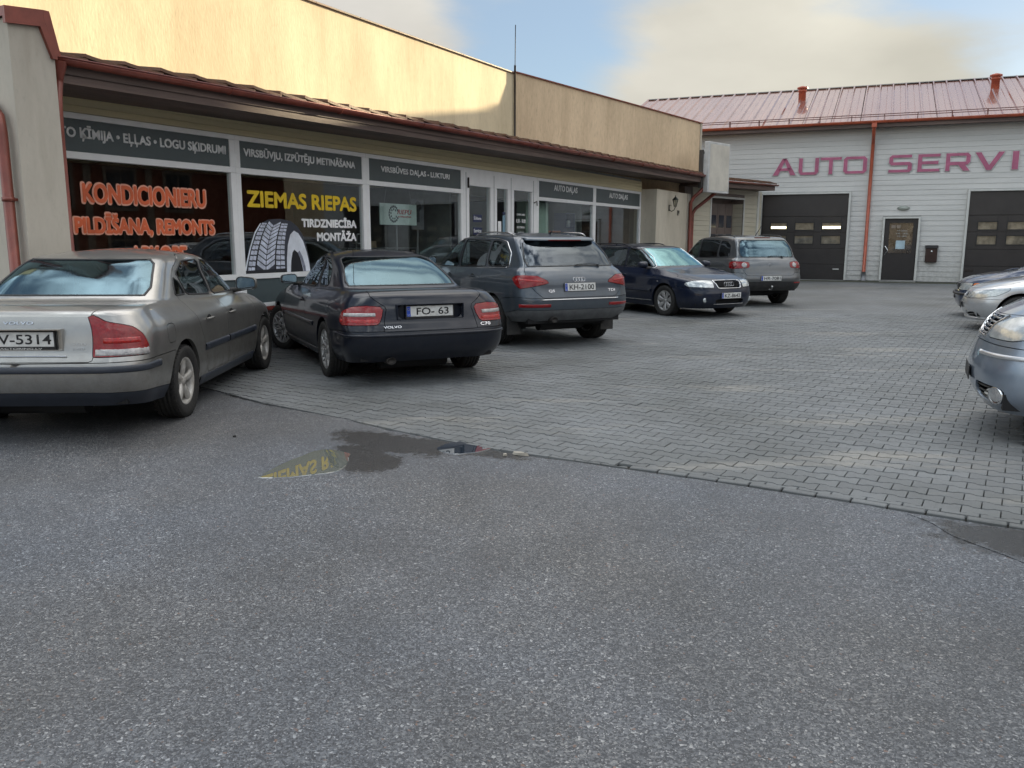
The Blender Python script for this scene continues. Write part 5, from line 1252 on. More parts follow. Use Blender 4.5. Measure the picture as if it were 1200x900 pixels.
    fwn=chaikin([(2.315,.99),(3.14,.985),(3.16,1.01),(2.98,1.15),(2.60,1.31),(2.28,1.335)],1,.08)
    S['cuts'][4:4]=[('quarter_glass','S',quarter,dict(c=(3,11.4),l=(6.03,8)),dict(mat=gm,off=-.003,both='split')),
      ('rear_door_glass','S',rw,dict(c=(3,11.4),l=(6.03,8)),dict(mat=gm,off=-.003,both='split')),
      ('front_door_glass','S',fwn,dict(c=(3,11.4),l=(6.03,8)),dict(mat=gm,off=-.003,both='split'))]
    S['cuts']+=[('front_door','S',fd,dict(c=(3.5,11),l=(.4,8)),dict(both='split')),('rear_door','S',rd,dict(c=(3.5,11),l=(.4,8)),dict(both='split'))]
    car,B=base_car(S,'parked_car','dirty silver beige saloon with red corner lights, nearest the camera at the left edge','cars parked along the shop front',axle,az)
    # plate recess
    mb=MB(); mb.box(-.33,.33,.098,.105,.71,.867); mb.box(-.33,.33,.04,.10,.862,.869); mb.box(-.33,.33,.05,.10,.709,.714); mb.box(-.333,-.325,.05,.10,.71,.867); mb.box(.325,.333,.05,.10,.71,.867)
    mb.build('plate_recess',CM['silver'],car)
    plate(car,Vector((0,.092,.79)),Vector((0,-1,0)),0,'V-5314',band=False,tw=.39,tx=.045,under='.FACTORING.LV')
    # clear lower part of the lights
    for sg in (1,-1):
        pts=[B.at('R',a,.688,c=(0,5),l=(1.5,5)) for a in np.linspace(.565,.965,10)]
        strip(car,'reversing_lens',[(Vector((p.x,p.y,p.z)),Vector(n)) for p,n in pts],.055,.0065,CM['clear'],mirror=(sg<0))
    # bumper mouldings and door mouldings
    pts=[B.at('R',a,.565,c=(0,6)) for a in np.linspace(0,1.20,26)]; 
    st=strip(car,'bumper_moulding',pts,.052,.016,CM['trim'],both=True)
    for a,b in ((1.54,2.265),(2.295,3.30)):
        strip(car,'door_moulding',path_S(B,lin((a,.545),(b,.545),8)),.062,.016,CM['trim'],both=True)
    strip(car,'sill_cover',path_S(B,lin((1.46,.235),(3.30,.235),14),l=(0,2)),.10,.012,CM['trim'],both=True)
    for pp in (quarter,rw,fwn):
        q=polyline(pp+[pp[0]],.05); strip(car,'window_seal',path_S(B,q,l=(5.6,8.2)),.016,.006,CM['plastic'],both=True)
    q=[(c_,l_) for c_,l_ in polyline([(0,6.2),(2.35,6.2),(2.66,6.5),(2.66,7.6),(2.45,7.88),(0,7.88)],.25)]
    strip(car,'rear_window_seal',path_S(B,q,c=(0,14),dom='CL'),.02,.005,CM['plastic'],both=True)
    # high brake light, window heater shelf
    m=MB(); m.box(-.17,.17,1.50,1.53,1.312,1.34,.005); m.build('high_brake_light',CM['plastic'],car)
    m=MB(); m.box(-.70,.70,.80,1.30,.985,1.0); m.build('parcel_shelf',CM['dark'],car)
    door_handle(B,car,1.70,.80,CM['silver'],side=0); door_handle(B,car,2.42,.80,CM['silver'],side=0)
    for q in ([(.62,.775),(.88,.775)],):
        for sg in (1,-1): strip(car,'light_reflector',[B.at('R',a,b,c=(0,5),l=(1.5,5)) for a,b in lin(q[0],q[1],8)],.045,.0062,M('bright_red_lens',(.40,.012,.010),.2,coat=.4,var=.25,vs=60),mirror=(sg<0))
    wing_mirror(B,car,3.08,.985,CM['silver'],w=.235,h=.155)
    p,n=B.at('R',0,.90,c=(0,3),l=(2,5)); badge(car,'badge','VOLVO',Vector((0,p.y-.003,.90)),n,.22,.022,CM['chrome'],0)
    for zz,t,w in ((.745,'S60',.11),(.710,'AWD',.085)):
        p,n=B.at('R',.44,zz,c=(0,3),l=(2,5)); badge(car,'badge',t,Vector((.44,p.y,zz)),n,w,.019,CM['alloy'],0)
    m=MB(); m.box(-.30,.36,.028,.046,.662,.672,.003); m.build('lid_strip',CM['chrome'],car)
    m=MB(); m.tube([(-.62,.06,.27),(-.62,.30,.27)],.032,12); m.build('exhaust_pipe',CM['disc'],car)
    return car

def seals(B,car,polys,mat=None,w=.016,name='window_seal',th=.006):
    for pp in polys:
        strip(car,name,path_S(B,polyline(pp+[pp[0]],.05),l=(5.6,8.3)),w,th,mat or CM['plastic'],both=True)
def rear_seal(B,car,q,w=.02):
    q=polyline(q,.25); strip(car,'rear_window_seal',path_S(B,q,c=(0,14),dom='CL'),w,.005,CM['plastic'],both=True)
# ---------------------------------------------------------------- black coupe
def coupe_navy(axle, az):
    S=dict(L=4.72,ra=1.10,wb=2.664,W=.91,wz=.315,arch=.36,wr=.318,rim=.222,tx=.80,wstyle='mesh',nsp=9,paint=CM['navy'],iy=(1.3,3.3),seats=(2.45,1.65),hz=1.06,belt=.91,iw=.70)
    R=[ring_b(S,.15,4.58,.835,[(0,.27),(1.,.23),(2.3,.185),(4.6,.2)]),
      ring_b(S,.045,4.68,.885,[(0,.38),(1.,.34),(2.3,.30),(4.7,.31)]),
      ring_b(S,0.,4.72,.908,[(0,.56),(4.7,.50)]),
      ring_b(S,.05,4.69,.910,[(0,.69),(2.3,.67),(4.7,.60)]),
      ring_b(S,.10,4.60,.880,[(0,.85),(2.3,.82),(3.8,.77),(4.7,.66)]),
      ring_b(S,.15,4.46,.80,[(0,.955),(1.1,.94),(2.3,.905),(3.6,.875),(4.5,.75)]),
      ring_g(S,.84,3.45,.738,[(.8,.995),(1.3,.975),(2.3,.945),(3.,.93),(3.4,.96)]),
      ring_g(S,1.25,3.08,.655,[(1.2,1.20),(2,1.18),(3.1,1.16)]),
      ring_g(S,1.66,2.70,.545,[(1.6,1.330),(2.2,1.358),(2.7,1.34)])]
    R+= [roof_ring(R[8],.55,.03,.55),roof_ring(R[8],0,.042,.5)]; S['rings']=R; S['crease']={5:.45,6:.8}
    q=chaikin([(1.50,.995),(2.02,.975),(2.00,1.325),(1.80,1.30),(1.55,1.16)],2,.16)
    f=chaikin([(2.08,.965),(3.12,.955),(3.17,.99),(2.95,1.13),(2.60,1.27),(2.30,1.325),(2.05,1.33)],1,.1)
    fd=[(2.05,.28),(2.05,1.0),(2.02,1.38),(2.6,1.38),(3.15,1.10),(3.34,.95),(3.38,.80),(3.38,.28)]
    gm=CM['glass']
    S['cuts']=[('hole','R',chaikin([(-.5,.715),(.36,.715),(.36,.86),(-.5,.86)],2,.1),dict(c=(0,3))),
      ('rear_window','CL',[(-1,6.18),(2.45,6.18),(2.62,6.4),(2.55,7.7),(2.3,7.9),(-1,7.9)],{},dict(mat=CM['glass_rear'],off=-.004,flange=.01)),
      ('windscreen','CL',[(11.4,6.15),(15,6.15),(15,7.9),(11.45,7.9)],{},dict(mat=gm,off=-.004,flange=.01)),
      ('tail_light','R',[(.565,.665),(.525,.76),(.515,.845),(.70,.862),(.86,.850),(.99,.80),(1.06,.735),(1.06,.675),(.98,.660)],dict(c=(0,5),l=(1.5,5)),dict(mat=CM['red'],off=.003,both='split')),
      ('trunk_lid','CL',[(-1,2.25),(1.35,2.25),(1.30,3.0),(1.22,3.9),(1.9,4.95),(2.25,5.9),(-1,5.9)],{},{}),
      ('quarter_glass','S',q,dict(c=(3,11.4),l=(6.03,8)),dict(mat=gm,off=-.003,both='split')),
      ('front_door_glass','S',f,dict(c=(3,11.4),l=(6.03,8)),dict(mat=gm,off=-.003,both='split')),
      ('rear_bumper','R',[(-.1,.1),(1.5,.1),(1.5,.575),(1.0,.60),(-.1,.60)],dict(c=(0,6)),{}),
      ('front_bumper','F',[(-.1,.1),(1.2,.1),(1.2,.56),(-.1,.50)],dict(c=(8.6,14)),{}),
      ('headlight','F',[(.36,.58),(.98,.60),(.95,.70),(.40,.68)],dict(c=(9,14),l=(2,5.2)),dict(mat=CM['headlamp'],both='split')),
      ('bonnet','CL',[(10.4,4.9),(15,4.6),(15,5.9),(11.0,5.9)],{},{}),
      ('fuel_flap','S',[(.92+.075*cos(t),.80+.075*sin(t)) for t in [2*pi*k/20 for k in range(20)]],dict(c=(3,6.5),l=(2,5)),dict(both=-1)),
      ('front_door','S',fd,dict(c=(3.5,11),l=(.4,8)),dict(both='split'))]
    car,B=base_car(S,'parked_car','black two door coupe with its front wheels turned, rear plate FO-63','cars parked along the shop front',axle,az,steer=.42)
    mb=MB(); mb.box(-.37,.37,.112,.118,.71,.866); mb.box(-.37,.37,.05,.112,.862,.866); mb.box(-.37,.37,.055,.112,.71,.714); mb.box(-.372,-.362,.05,.112,.714,.862); mb.box(.362,.372,.05,.112,.714,.862)
    mb.build('plate_recess',CM['navy'],car)
    plate(car,Vector((0,.098,.79)),Vector((0,-1,.05)).normalized(),0,'FO- 63',tw=.36,tx=.03)
    for sg in (1,-1):
        strip(car,'reversing_lens',[B.at('R',a,.768,c=(0,5),l=(1.5,5)) for a in np.linspace(.60,.95,9)],.040,.0065,CM['clear'],mirror=(sg<0))
        strip(car,'light_divider',[B.at('R',a,.705,c=(0,5),l=(1.5,5)) for a in np.linspace(.58,1.04,10)],.045,.0045,M('bright_red_lens',(.40,.012,.010),.2,coat=.4,var=.25,vs=60),mirror=(sg<0))
    strip(car,'bumper_moulding',[B.at('R',a,.555,c=(0,6)) for a in np.linspace(0,1.28,26)],.03,.012,CM['navy'],both=True)
    strip(car,'door_moulding',path_S(B,lin((1.6,.56),(3.34,.56),16)),.05,.014,CM['navy'],both=True)
    strip(car,'sill_cover',path_S(B,lin((1.5,.23),(3.38,.23),14),l=(0,2)),.09,.014,CM['navy'],both=True)
    seals(B,car,[q,f])
    rear_seal(B,car,[(0,6.15),(2.45,6.15),(2.66,6.4),(2.6,7.7),(2.3,7.93),(0,7.93)])
    m=MB(); m.box(-.70,.70,.9,1.45,.945,.96); m.build('parcel_shelf',CM['dark'],car)
    m=MB(); m.box(-.21,.21,.985,1.03,.965,1.022,.008); m.build('high_brake_light',CM['plastic'],car)
    door_handle(B,car,2.22,.80,CM['navy'],side=0)
    wing_mirror(B,car,3.08,.955,CM['navy'],w=.22,h=.135)
    p,n=B.at('R',.44,.635,c=(0,4),l=(1.5,4)); badge(car,'badge','VOLVO',Vector((-.43,p.y-.009,.628)),n,.19,.026,CM['chrome'],0)
    badge(car,'badge','C70',Vector((.62,B.at('R',.62,.625,c=(0,4),l=(1.5,4))[0].y-.004,.622)),n,.12,.034,CM['chrome'],.10)
    m=MB(); m.lathe([(.0,.02),(.034,.02),(.036,0),(.040,-.004),(.043,0),(.043,.2)],18,axis='y'); o=m.build('exhaust_pipe',CM['disc'],car); o.location=(-.43,.10,.276); o.scale=(1.25,1,.9)
    m=MB(); m.tube([(-.56,1.02,.93),(-.565,.99,1.45)],[.004,.0018],6); m.tube([(-.56,1.02,.93),(-.56,1.02,.96)],.012,8); m.build('aerial',CM['plastic'],car)
    return car
# ---------------------------------------------------------------- tall cars
def hatch_cuts(S,fd,rd,glasses,rear_gl,rw_mat,lights,ws=None):
    c=[('rear_window','CL',rear_gl,{},dict(mat=rw_mat,off=-.004,flange=.01)),
       ('windscreen','CL',[(11.3,6.15),(15,6.15),(15,7.88),(11.4,7.88)],{},dict(mat=ws or CM['glass'],off=-.004,flange=.01))]
    for n,g,m in glasses: c.append((n,'S',g,dict(c=(2.6,11.4),l=(6.03,8)),dict(mat=m,off=-.003,both='split')))
    c+=lights; return c
def suv_grey(axle, az):
    S=dict(L=4.63,ra=.96,wb=2.807,W=.95,wz=.36,arch=.405,wr=.362,rim=.245,tx=.83,wstyle='multi',nsp=10,paint=CM['grey'],iy=(.5,3.2),seats=(2.4,1.5),hz=1.28,belt=1.05,iw=.74,uz=.30,tw=.235)
    R=[ring_b(S,.13,4.52,.87,[(0,.40),(.6,.37),(1.5,.27),(4.,.27),(4.6,.3)]),
      ring_b(S,.04,4.6,.925,[(0,.50),(.6,.46),(1.5,.38),(4.6,.42)]),
      ring_b(S,0.,4.63,.945,[(0,.66),(2.3,.60),(4.6,.58)]),
      ring_b(S,.035,4.62,.950,[(0,.83),(2.3,.80),(4.6,.74)]),
      ring_b(S,.07,4.55,.935,[(0,1.0),(2.3,.97),(3.8,.93),(4.5,.84)]),
      ring_b(S,.13,4.40,.885,[(0,1.10),(2.3,1.05),(3.6,1.02),(4.5,.92)],ro=[0,.012,.06,.15,.40]),
      ring_g(S,.20,3.48,.835,[(.2,1.15),(1,1.12),(2.3,1.085),(3.4,1.10)],rb=.95),
      ring_g(S,.38,3.10,.775,[(.3,1.37),(2,1.355),(3.1,1.33)],rb=1.),
      ring_g(S,.62,2.70,.672,[(.5,1.555),(1.5,1.585),(2.7,1.55)],rb=.9)]
    R+= [roof_ring(R[8],.55,.035,.55),roof_ring(R[8],0,.048,.5)]; S['rings']=R; S['crease']={5:.3,6:.6,8:.35}
    rw=chaikin([(.62,1.16),(1.50,1.13),(1.50,1.50),(1.1,1.505),(.80,1.44),(.60,1.25)],2,.16)
    rq=chaikin([(.66,1.16),(1.53,1.135),(1.48,1.515),(1.20,1.525),(.92,1.485),(.70,1.33)],2,.14)
    rdg=chaikin([(1.57,1.135),(2.28,1.11),(2.24,1.54),(1.52,1.52)],1,.04)
    fdg=chaikin([(2.33,1.11),(3.20,1.10),(3.24,1.13),(3.02,1.30),(2.70,1.48),(2.29,1.54)],1,.08)
    fd=[(2.30,.40),(2.30,1.1),(2.265,1.58),(2.72,1.58),(3.15,1.30),(3.38,1.10),(3.42,.95),(3.42,.40)]
    rd=[(1.45,.60),(1.55,.40),(2.30,.40),(2.30,1.1),(2.265,1.58),(1.5,1.57),(.86,1.52),(.62,1.34),(.60,1.14),(1.20,.98),(1.38,.80)]
    fd=[(2.30,.40),(2.30,1.1),(2.265,1.58),(2.72,1.58),(3.15,1.30),(3.38,1.10),(3.42,.95),(3.42,.40)]
    rd=[(1.42,.72),(1.50,.40),(2.30,.40),(2.30,1.1),(2.265,1.58),(1.52,1.57),(1.36,1.2),(1.34,1.05)]
    gls=[('quarter_glass',chaikin([(.66,1.155),(1.31,1.14),(1.33,1.515),(1.15,1.52),(.90,1.475),(.69,1.33)],2,.12),CM['glass']),
         ('rear_door_glass',chaikin([(1.37,1.138),(2.27,1.112),(2.235,1.54),(1.39,1.52)],1,.04),CM['glass']),('front_door_glass',fdg,CM['glass'])]
    S['cuts']=hatch_cuts(S,fd,rd,gls,chaikin([(-1,6.10),(2.45,6.10),(2.62,6.45),(2.45,7.55),(2.30,7.75),(-1,7.75)],1,.1),CM['glass_dark'],[
      ('tail_light','R',[(.50,.935),(.50,.955),(.68,1.035),(.90,1.045),(1.02,1.035),(1.10,1.00),(1.08,.97),(.97,.87),(.93,.855),(.55,.92)],dict(c=(0,5),l=(1.5,5.4)),dict(mat=CM['red'],off=.003,both='split')),
      ('tailgate','CL',[(-1,2.4),(1.55,2.4),(1.9,3.0),(2.35,4.0),(2.6,5.0),(2.75,6.0),(2.72,7.7),(2.5,7.9),(-1,7.9)],{},{}),
      ('rear_skirt','R',[(-.1,.1),(1.35,.1),(1.35,.50),(1.0,.56),(.5,.555),(-.1,.555)],dict(c=(0,6)),dict(mat=M('grey_skirt',(.12,.125,.13),.5,.2,var=.15,vs=10))),
      ('rear_bumper','R',[(-.1,.3),(1.45,.3),(1.45,.70),(1.05,.74),(-.1,.69)],dict(c=(0,6)),{}),
      ('front_door','S',fd,dict(c=(3.2,11),l=(.4,8)),dict(both='split')),('rear_door','S',rd,dict(c=(3.2,11),l=(.4,8)),dict(both='split')),
      ('headlight','F',[(.45,.76),(1.0,.80),(1.05,.88),(.48,.86)],dict(c=(9,14),l=(2,5.2)),dict(mat=CM['headlamp'],both='split')),
      ('bonnet','CL',[(10.4,4.9),(15,4.6),(15,5.9),(11.0,5.9)],{},{})])
    car,B=base_car(S,'parked_car','blue grey off-roader with silver roof rails, rear plate KH-2100','cars parked along the shop front',axle,az)
    p,n=B.at('R',0,.865,c=(0,3),l=(2,5)); plate(car,Vector((0,p.y-.004,.87)),Vector((0,-1,.1)).normalized(),0,'KH-2100',tw=.42,tx=.025,frame=False)
    p,n=B.at('R',0,.975,c=(0,3),l=(2,5)); rings4(Vector((0,p.y,.975)),n,0,car,.03)
    p,n=B.at('R',.46,.80,c=(0,3),l=(2,5)); badge(car,'badge','Q5',Vector((-.47,p.y-.004,.80)),n,.10,.042,CM['chrome'],0); badge(car,'badge','TDI',Vector((.55,p.y-.002,.80)),n,.12,.036,CM['chrome'],0)
    strip(car,'lid_chrome_strip',[B.at('R',a,.702,c=(0,6)) for a in np.linspace(0,.66,12)],.014,.008,CM['chrome'],both=True)
    for sg in (1,-1):
        strip(car,'bumper_reflector',[B.at('R',a,.62,c=(0,6)) for a in np.linspace(.50,.98,9)],.045,.008,CM['red'],mirror=(sg<0))
        strip(car,'light_reflector',[B.at('R',a,b,c=(0,5),l=(1.5,5.4)) for a,b in lin((.60,.955),(1.0,.985),8)],.028,.0062,M('bright_red_lens',(.40,.012,.010),.2,coat=.4,var=.25,vs=60),mirror=(sg<0))
        pts=[]
        for i in range(13):
            t=i/12; y=.80+t*1.85; p,n=B.at('S',y,1.5,c=(3,11),l=(7.6,8.6)); 
            p2,n2=B.at('CL',3.6+t*5.4,8.12,c=(3,11),l=(7.8,8.6)); pts.append(Vector((p2.x*sg,p2.y,p2.z+.012+.035*min(1,min(t,1-t)*9))))
        m=MB(); m.tube(pts,[.010]+[.014]*11+[.010],8); m.build('roof_rail',CM['chrome'],car)
    seals(B,car,[gls[2][1],gls[1][1],gls[0][1]],CM['plastic'],.014)
    dlo=chaikin([(.63,1.135),(2.3,1.088),(3.27,1.085),(3.04,1.33),(2.70,1.52),(2.2,1.562),(1.15,1.548),(.88,1.50),(.66,1.34)],1,.05)
    strip(car,'window_chrome_line',path_S(B,polyline(dlo+[dlo[0]],.06),l=(5.6,8.3)),.014,.009,CM['chrome'],both=True)
    rear_seal(B,car,[(0,6.06),(2.45,6.06),(2.66,6.45),(2.5,7.55)])
    # spoiler over the rear window
    V=[];F=[]; n=17
    for i in range(n):
        u=(i/(n-1)-.5)*2; x=u*.60; pb=B.at('CL',min(2.9,abs(u)*2.5),7.95,c=(0,4),l=(7,9))[0]
        x=math.copysign(pb.x,u) if i!=n//2 else 0
        dy=.15-.035*abs(u)**3; 
        V+=[(x,pb.y+.05,pb.z+.022),(x,pb.y-dy*.6,pb.z+.008),(x,pb.y-dy,pb.z-.022),(x,pb.y-dy,pb.z-.036),(x,pb.y-.01,pb.z-.03)]
    for i in range(n-1):
        for k in range(4): F.append((i*5+k,(i+1)*5+k,(i+1)*5+k+1,i*5+k+1))
    F+= [tuple(range(5)),tuple(range((n-1)*5+4,(n-1)*5-1,-1))]
    m=MB(); m.add(V,F,True); m.build('roof_spoiler',CM['grey'],car)
    m=MB(); m.box(-.28,.28,V[n//2*5+2][1]-.004,V[n//2*5+2][1]+.002,V[n//2*5+2][2]-.012,V[n//2*5+2][2]+.003); m.build('high_brake_light',CM['darkred'],car)
    rear_wiper(B,car,.02,.42,1.165,0)
    door_handle(B,car,1.62,.985,CM['grey'],side=0); door_handle(B,car,2.46,.975,CM['grey'],side=0)
    wing_mirror(B,car,3.12,1.10,CM['grey'],w=.22,h=.165)
    m=MB(); m.lathe([(.0,.02),(.036,.02),(.038,0),(.042,-.004),(.045,0),(.045,.2)],18,axis='y'); o=m.build('exhaust_pipe',CM['disc'],car); o.location=(-.42,.03,.415); o.scale=(1.2,1,.9)
    m=MB(); m.tube([(.1,1.05,1.615),(.1,.98,1.66)],[.022,.008],8); m.build('aerial',CM['plastic'],car)
    for sg in (1,-1):
        m=MB(); m.box(sg*.70,sg*.93,.50,.515,.18,.46,.004); m.build('mud_flap',CM['plastic'],car)
    m=MB(); m.box(-.73,.73,.30,1.0,1.02,1.05); m.build('parcel_shelf',CM['dark'],car)
    return car
def estate_blue(axle, az):
    S=dict(L=4.80,ra=1.06,wb=2.76,W=.905,wz=.31,arch=.36,wr=.316,rim=.205,tx=.79,wstyle='cover',nsp=7,paint=CM['dkblue'],iy=(.5,3.35),seats=(2.5,1.6),hz=1.12,belt=.93,iw=.70)
    R=[ring_b(S,.13,4.70,.84,[(0,.27),(1.,.22),(2.3,.185),(4.8,.19)]),
      ring_b(S,.035,4.78,.885,[(0,.38),(1.,.34),(2.3,.30),(4.8,.29)]),
      ring_b(S,0.,4.80,.903,[(0,.56),(4.8,.46)]),
      ring_b(S,.05,4.765,.905,[(0,.69),(2.3,.67),(4.2,.62),(4.8,.585)]),
      ring_b(S,.08,4.71,.885,[(0,.86),(2.3,.83),(3.8,.785),(4.5,.72),(4.75,.69)]),
      ring_b(S,.13,4.56,.80,[(0,.96),(2.3,.915),(3.6,.885),(4.3,.80),(4.6,.755)],fo=[-.50,-.24,-.09,-.02,0]),
      ring_g(S,.18,3.52,.745,[(.2,1.0),(2.3,.955),(3.,.945),(3.5,.975)],rb=.9),
      ring_g(S,.42,3.17,.665,[(.4,1.21),(2,1.195),(3.1,1.18)],rb=.9),
      ring_g(S,.66,2.80,.56,[(.6,1.375),(1.8,1.40),(2.8,1.375)],rb=.9)]
    R+= [roof_ring(R[8],.55,.03,.55),roof_ring(R[8],0,.042,.5)]; S['rings']=R; S['crease']={5:.35,6:.8}
    g1=chaikin([(.62,1.0),(1.40,.985),(1.40,1.335),(1.05,1.34),(.80,1.27)],2,.12)
    g2=chaikin([(1.46,.985),(2.33,.975),(2.29,1.36),(1.46,1.345)],1,.05)
    g3=chaikin([(2.38,.975),(3.24,.975),(3.26,1.0),(3.05,1.14),(2.70,1.32),(2.35,1.36)],1,.08)
    fd=[(2.36,.28),(2.36,1.0),(2.325,1.40),(2.75,1.40),(3.2,1.14),(3.42,.97),(3.45,.85),(3.45,.28)]
    rd=[(1.62,.28),(2.36,.28),(2.36,1.0),(2.325,1.40),(1.44,1.39),(1.43,.80),(1.50,.60)]
    hl=[(.395,.60),(.40,.735),(.60,.745),(.80,.735),(.985,.70),(1.02,.655),(.93,.62)]
    S['cuts']=[('hole','F',chaikin([(-.5,.592),(.295,.592),(.345,.735),(-.5,.735)],2,.06),dict(c=(10,14))),
      ('hole','F',chaikin([(-.6,.285),(.36,.285),(.40,.375),(-.6,.375)],1,.1),dict(c=(10,14)))]+hatch_cuts(S,fd,rd,[('quarter_glass',g1,CM['glass']),('rear_door_glass',g2,CM['glass']),('front_door_glass',g3,CM['glass'])],
      [(-1,6.1),(2.45,6.1),(2.6,6.5),(2.5,7.8),(-1,7.8)],CM['glass_rear'],[
      ('tail_light','R',[(.60,.66),(.60,.86),(1.05,.86),(1.05,.66)],dict(c=(0,5),l=(1.5,5)),dict(mat=CM['red'],both='split')),
      ('headlight','F',hl,dict(c=(9,14),l=(2,5.6)),dict(mat=CM['headlamp'],off=.004,both='split')),
      ('front_bumper','F',[(-.1,.1),(1.35,.1),(1.35,.60),(.98,.605),(.90,.585),(-.1,.575)],dict(c=(8.6,14)),{}),
      ('bonnet','CL',[(9.9,4.7),(10.6,4.6),(11.6,4.25),(12.3,4.2),(15,4.25),(15,5.9),(10.9,5.92)],{},{}),
      ('front_door','S',fd,dict(c=(3.2,11),l=(.4,8)),dict(both='split')),('rear_door','S',rd,dict(c=(3.2,11),l=(.4,8)),dict(both='split'))],CM['screen'])
    car,B=base_car(S,'parked_car','deep blue estate facing the camera, front plate KZ-8642','cars parked along the shop front',axle,az)
    yf=lambda x,z:B.at('RX',x,z,c=(10.5,14),l=(0,5.5))[0].y
    m=MB(); 
    m.box(-.34,.34,4.60,4.61,.58,.74); m.build('grille_backing',CM['dark'],car)
    m=MB()
    for k in range(7): z=.605+k*.019; w=.29+.05*(z-.592)/.143; m.box(-w,w,4.66+.02,4.715-(z-.6)*.25,z,z+.007)
    m.build('grille_bar',CM['plastic'],car)
    fr=[(0,.588),(.15,.588),(.28,.590),(.303,.60),(.348,.722),(.335,.740),(.15,.742),(0,.742)]
    pn=[(Vector((x,yf(x,z),z)),Vector((0.05,1,.15)).normalized()) for x,z in polyline(fr,.04)]
    strip(car,'grille_frame',pn,.018,.012,CM['chrome'],both=True)
    rings4(Vector((0,4.725,.668)),Vector((0,1,.1)).normalized(),pi,car,.040)
    m=MB(); m.box(-.40,.40,4.68,4.69,.28,.38); m.build('intake_backing',CM['dark'],car)
    strip(car,'intake_chrome',[(Vector((x,yf(x,.28),.277)),Vector((0,1,0))) for x in np.linspace(0,.40,8)],.010,.008,CM['alloy'],both=True)
    p,n=B.at('F',0,.45,c=(12,14)); plate(car,Vector((0,p.y+.004,.445)),Vector((0,1,0)),pi,'KZ-8642',tw=.42,tx=.025,frame=False)
    for sg in (1,-1):
        p,n=B.at('F',.62,.36,c=(9.5,14),l=(0,4)); m=MB(); m.lathe([(0,.006),(.03,.008),(.045,.002),(.05,-.006)],16,axis='y'); o=m.build('fog_lamp',CM['headlamp'],car); o.location=(sg*p.x,p.y+.002,.36)
        pts=[]
        for i in range(15):
            t=i/14; p2,n2=B.at('CL',3.5+t*5.6,8.08,c=(3,11),l=(7.7,8.6)); pts.append(Vector((p2.x*sg,p2.y,p2.z+.006+.040*min(1,min(t,1-t)*9))))
        m=MB(); m.tube(pts,[.010]+[.013]*13+[.010],8)
        for k in (4,10): m.tube([pts[k],pts[k]-Vector((0,0,.05))],.012,6)
        m.build('roof_rail',CM['plastic'],car)
        p,n=B.at('S',3.62,.70,c=(5,11),l=(1,5)); m=MB(); m.box(-.002,.006,-.02,.02,-.012,.012,.003); o=m.build('side_indicator',CM['clear'],car); o.location=(sg*p.x,3.62,.70)
    seals(B,car,[g1,g2,g3],CM['plastic'],.014)
    dlo=chaikin([(.58,.978),(2.3,.952),(3.29,.952),(3.30,.985),(3.06,1.17),(2.72,1.35),(2.3,1.385),(1.1,1.368),(.78,1.30)],1,.05)
    strip(car,'window_chrome_line',path_S(B,polyline(dlo+[dlo[0]],.06),l=(5.5,8.3)),.013,.009,CM['chrome'],both=True)
    strip(car,'door_moulding',path_S(B,lin((1.5,.50),(3.42,.50),16)),.05,.014,CM['dkblue'],both=True)
    strip(car,'sill_chrome',path_S(B,lin((1.5,.30),(3.44,.30),16),l=(0,3)),.012,.008,CM['alloy'],both=True)
    door_handle(B,car,1.72,.80,CM['dkblue'],side=0,recess=False); door_handle(B,car,2.52,.80,CM['dkblue'],side=0,recess=False)
    wing_mirror(B,car,3.16,.955,CM['dkblue'],w=.22,h=.145)
    # windscreen wipers
    for x0,x1 in ((-.55,.02),(.05,.62)):
        pts=[]
        for i in range(7):
            x=x0+(x1-x0)*i/6; p,n=B.at('RX',abs(x),1.0+.0*i,c=(11,14),l=(6,7)); pts.append(Vector((x,p.y,p.z))+n*.02)
        m=MB(); m.tube(pts,.006,6); m.build('wiper',CM['plastic'],car)
    m=MB(); m.add([(-.10,3.20,1.13),(.0,3.20,1.13),(.0,3.15,1.16),(-.1,3.15,1.16)],[(0,1,2,3)])
    return car
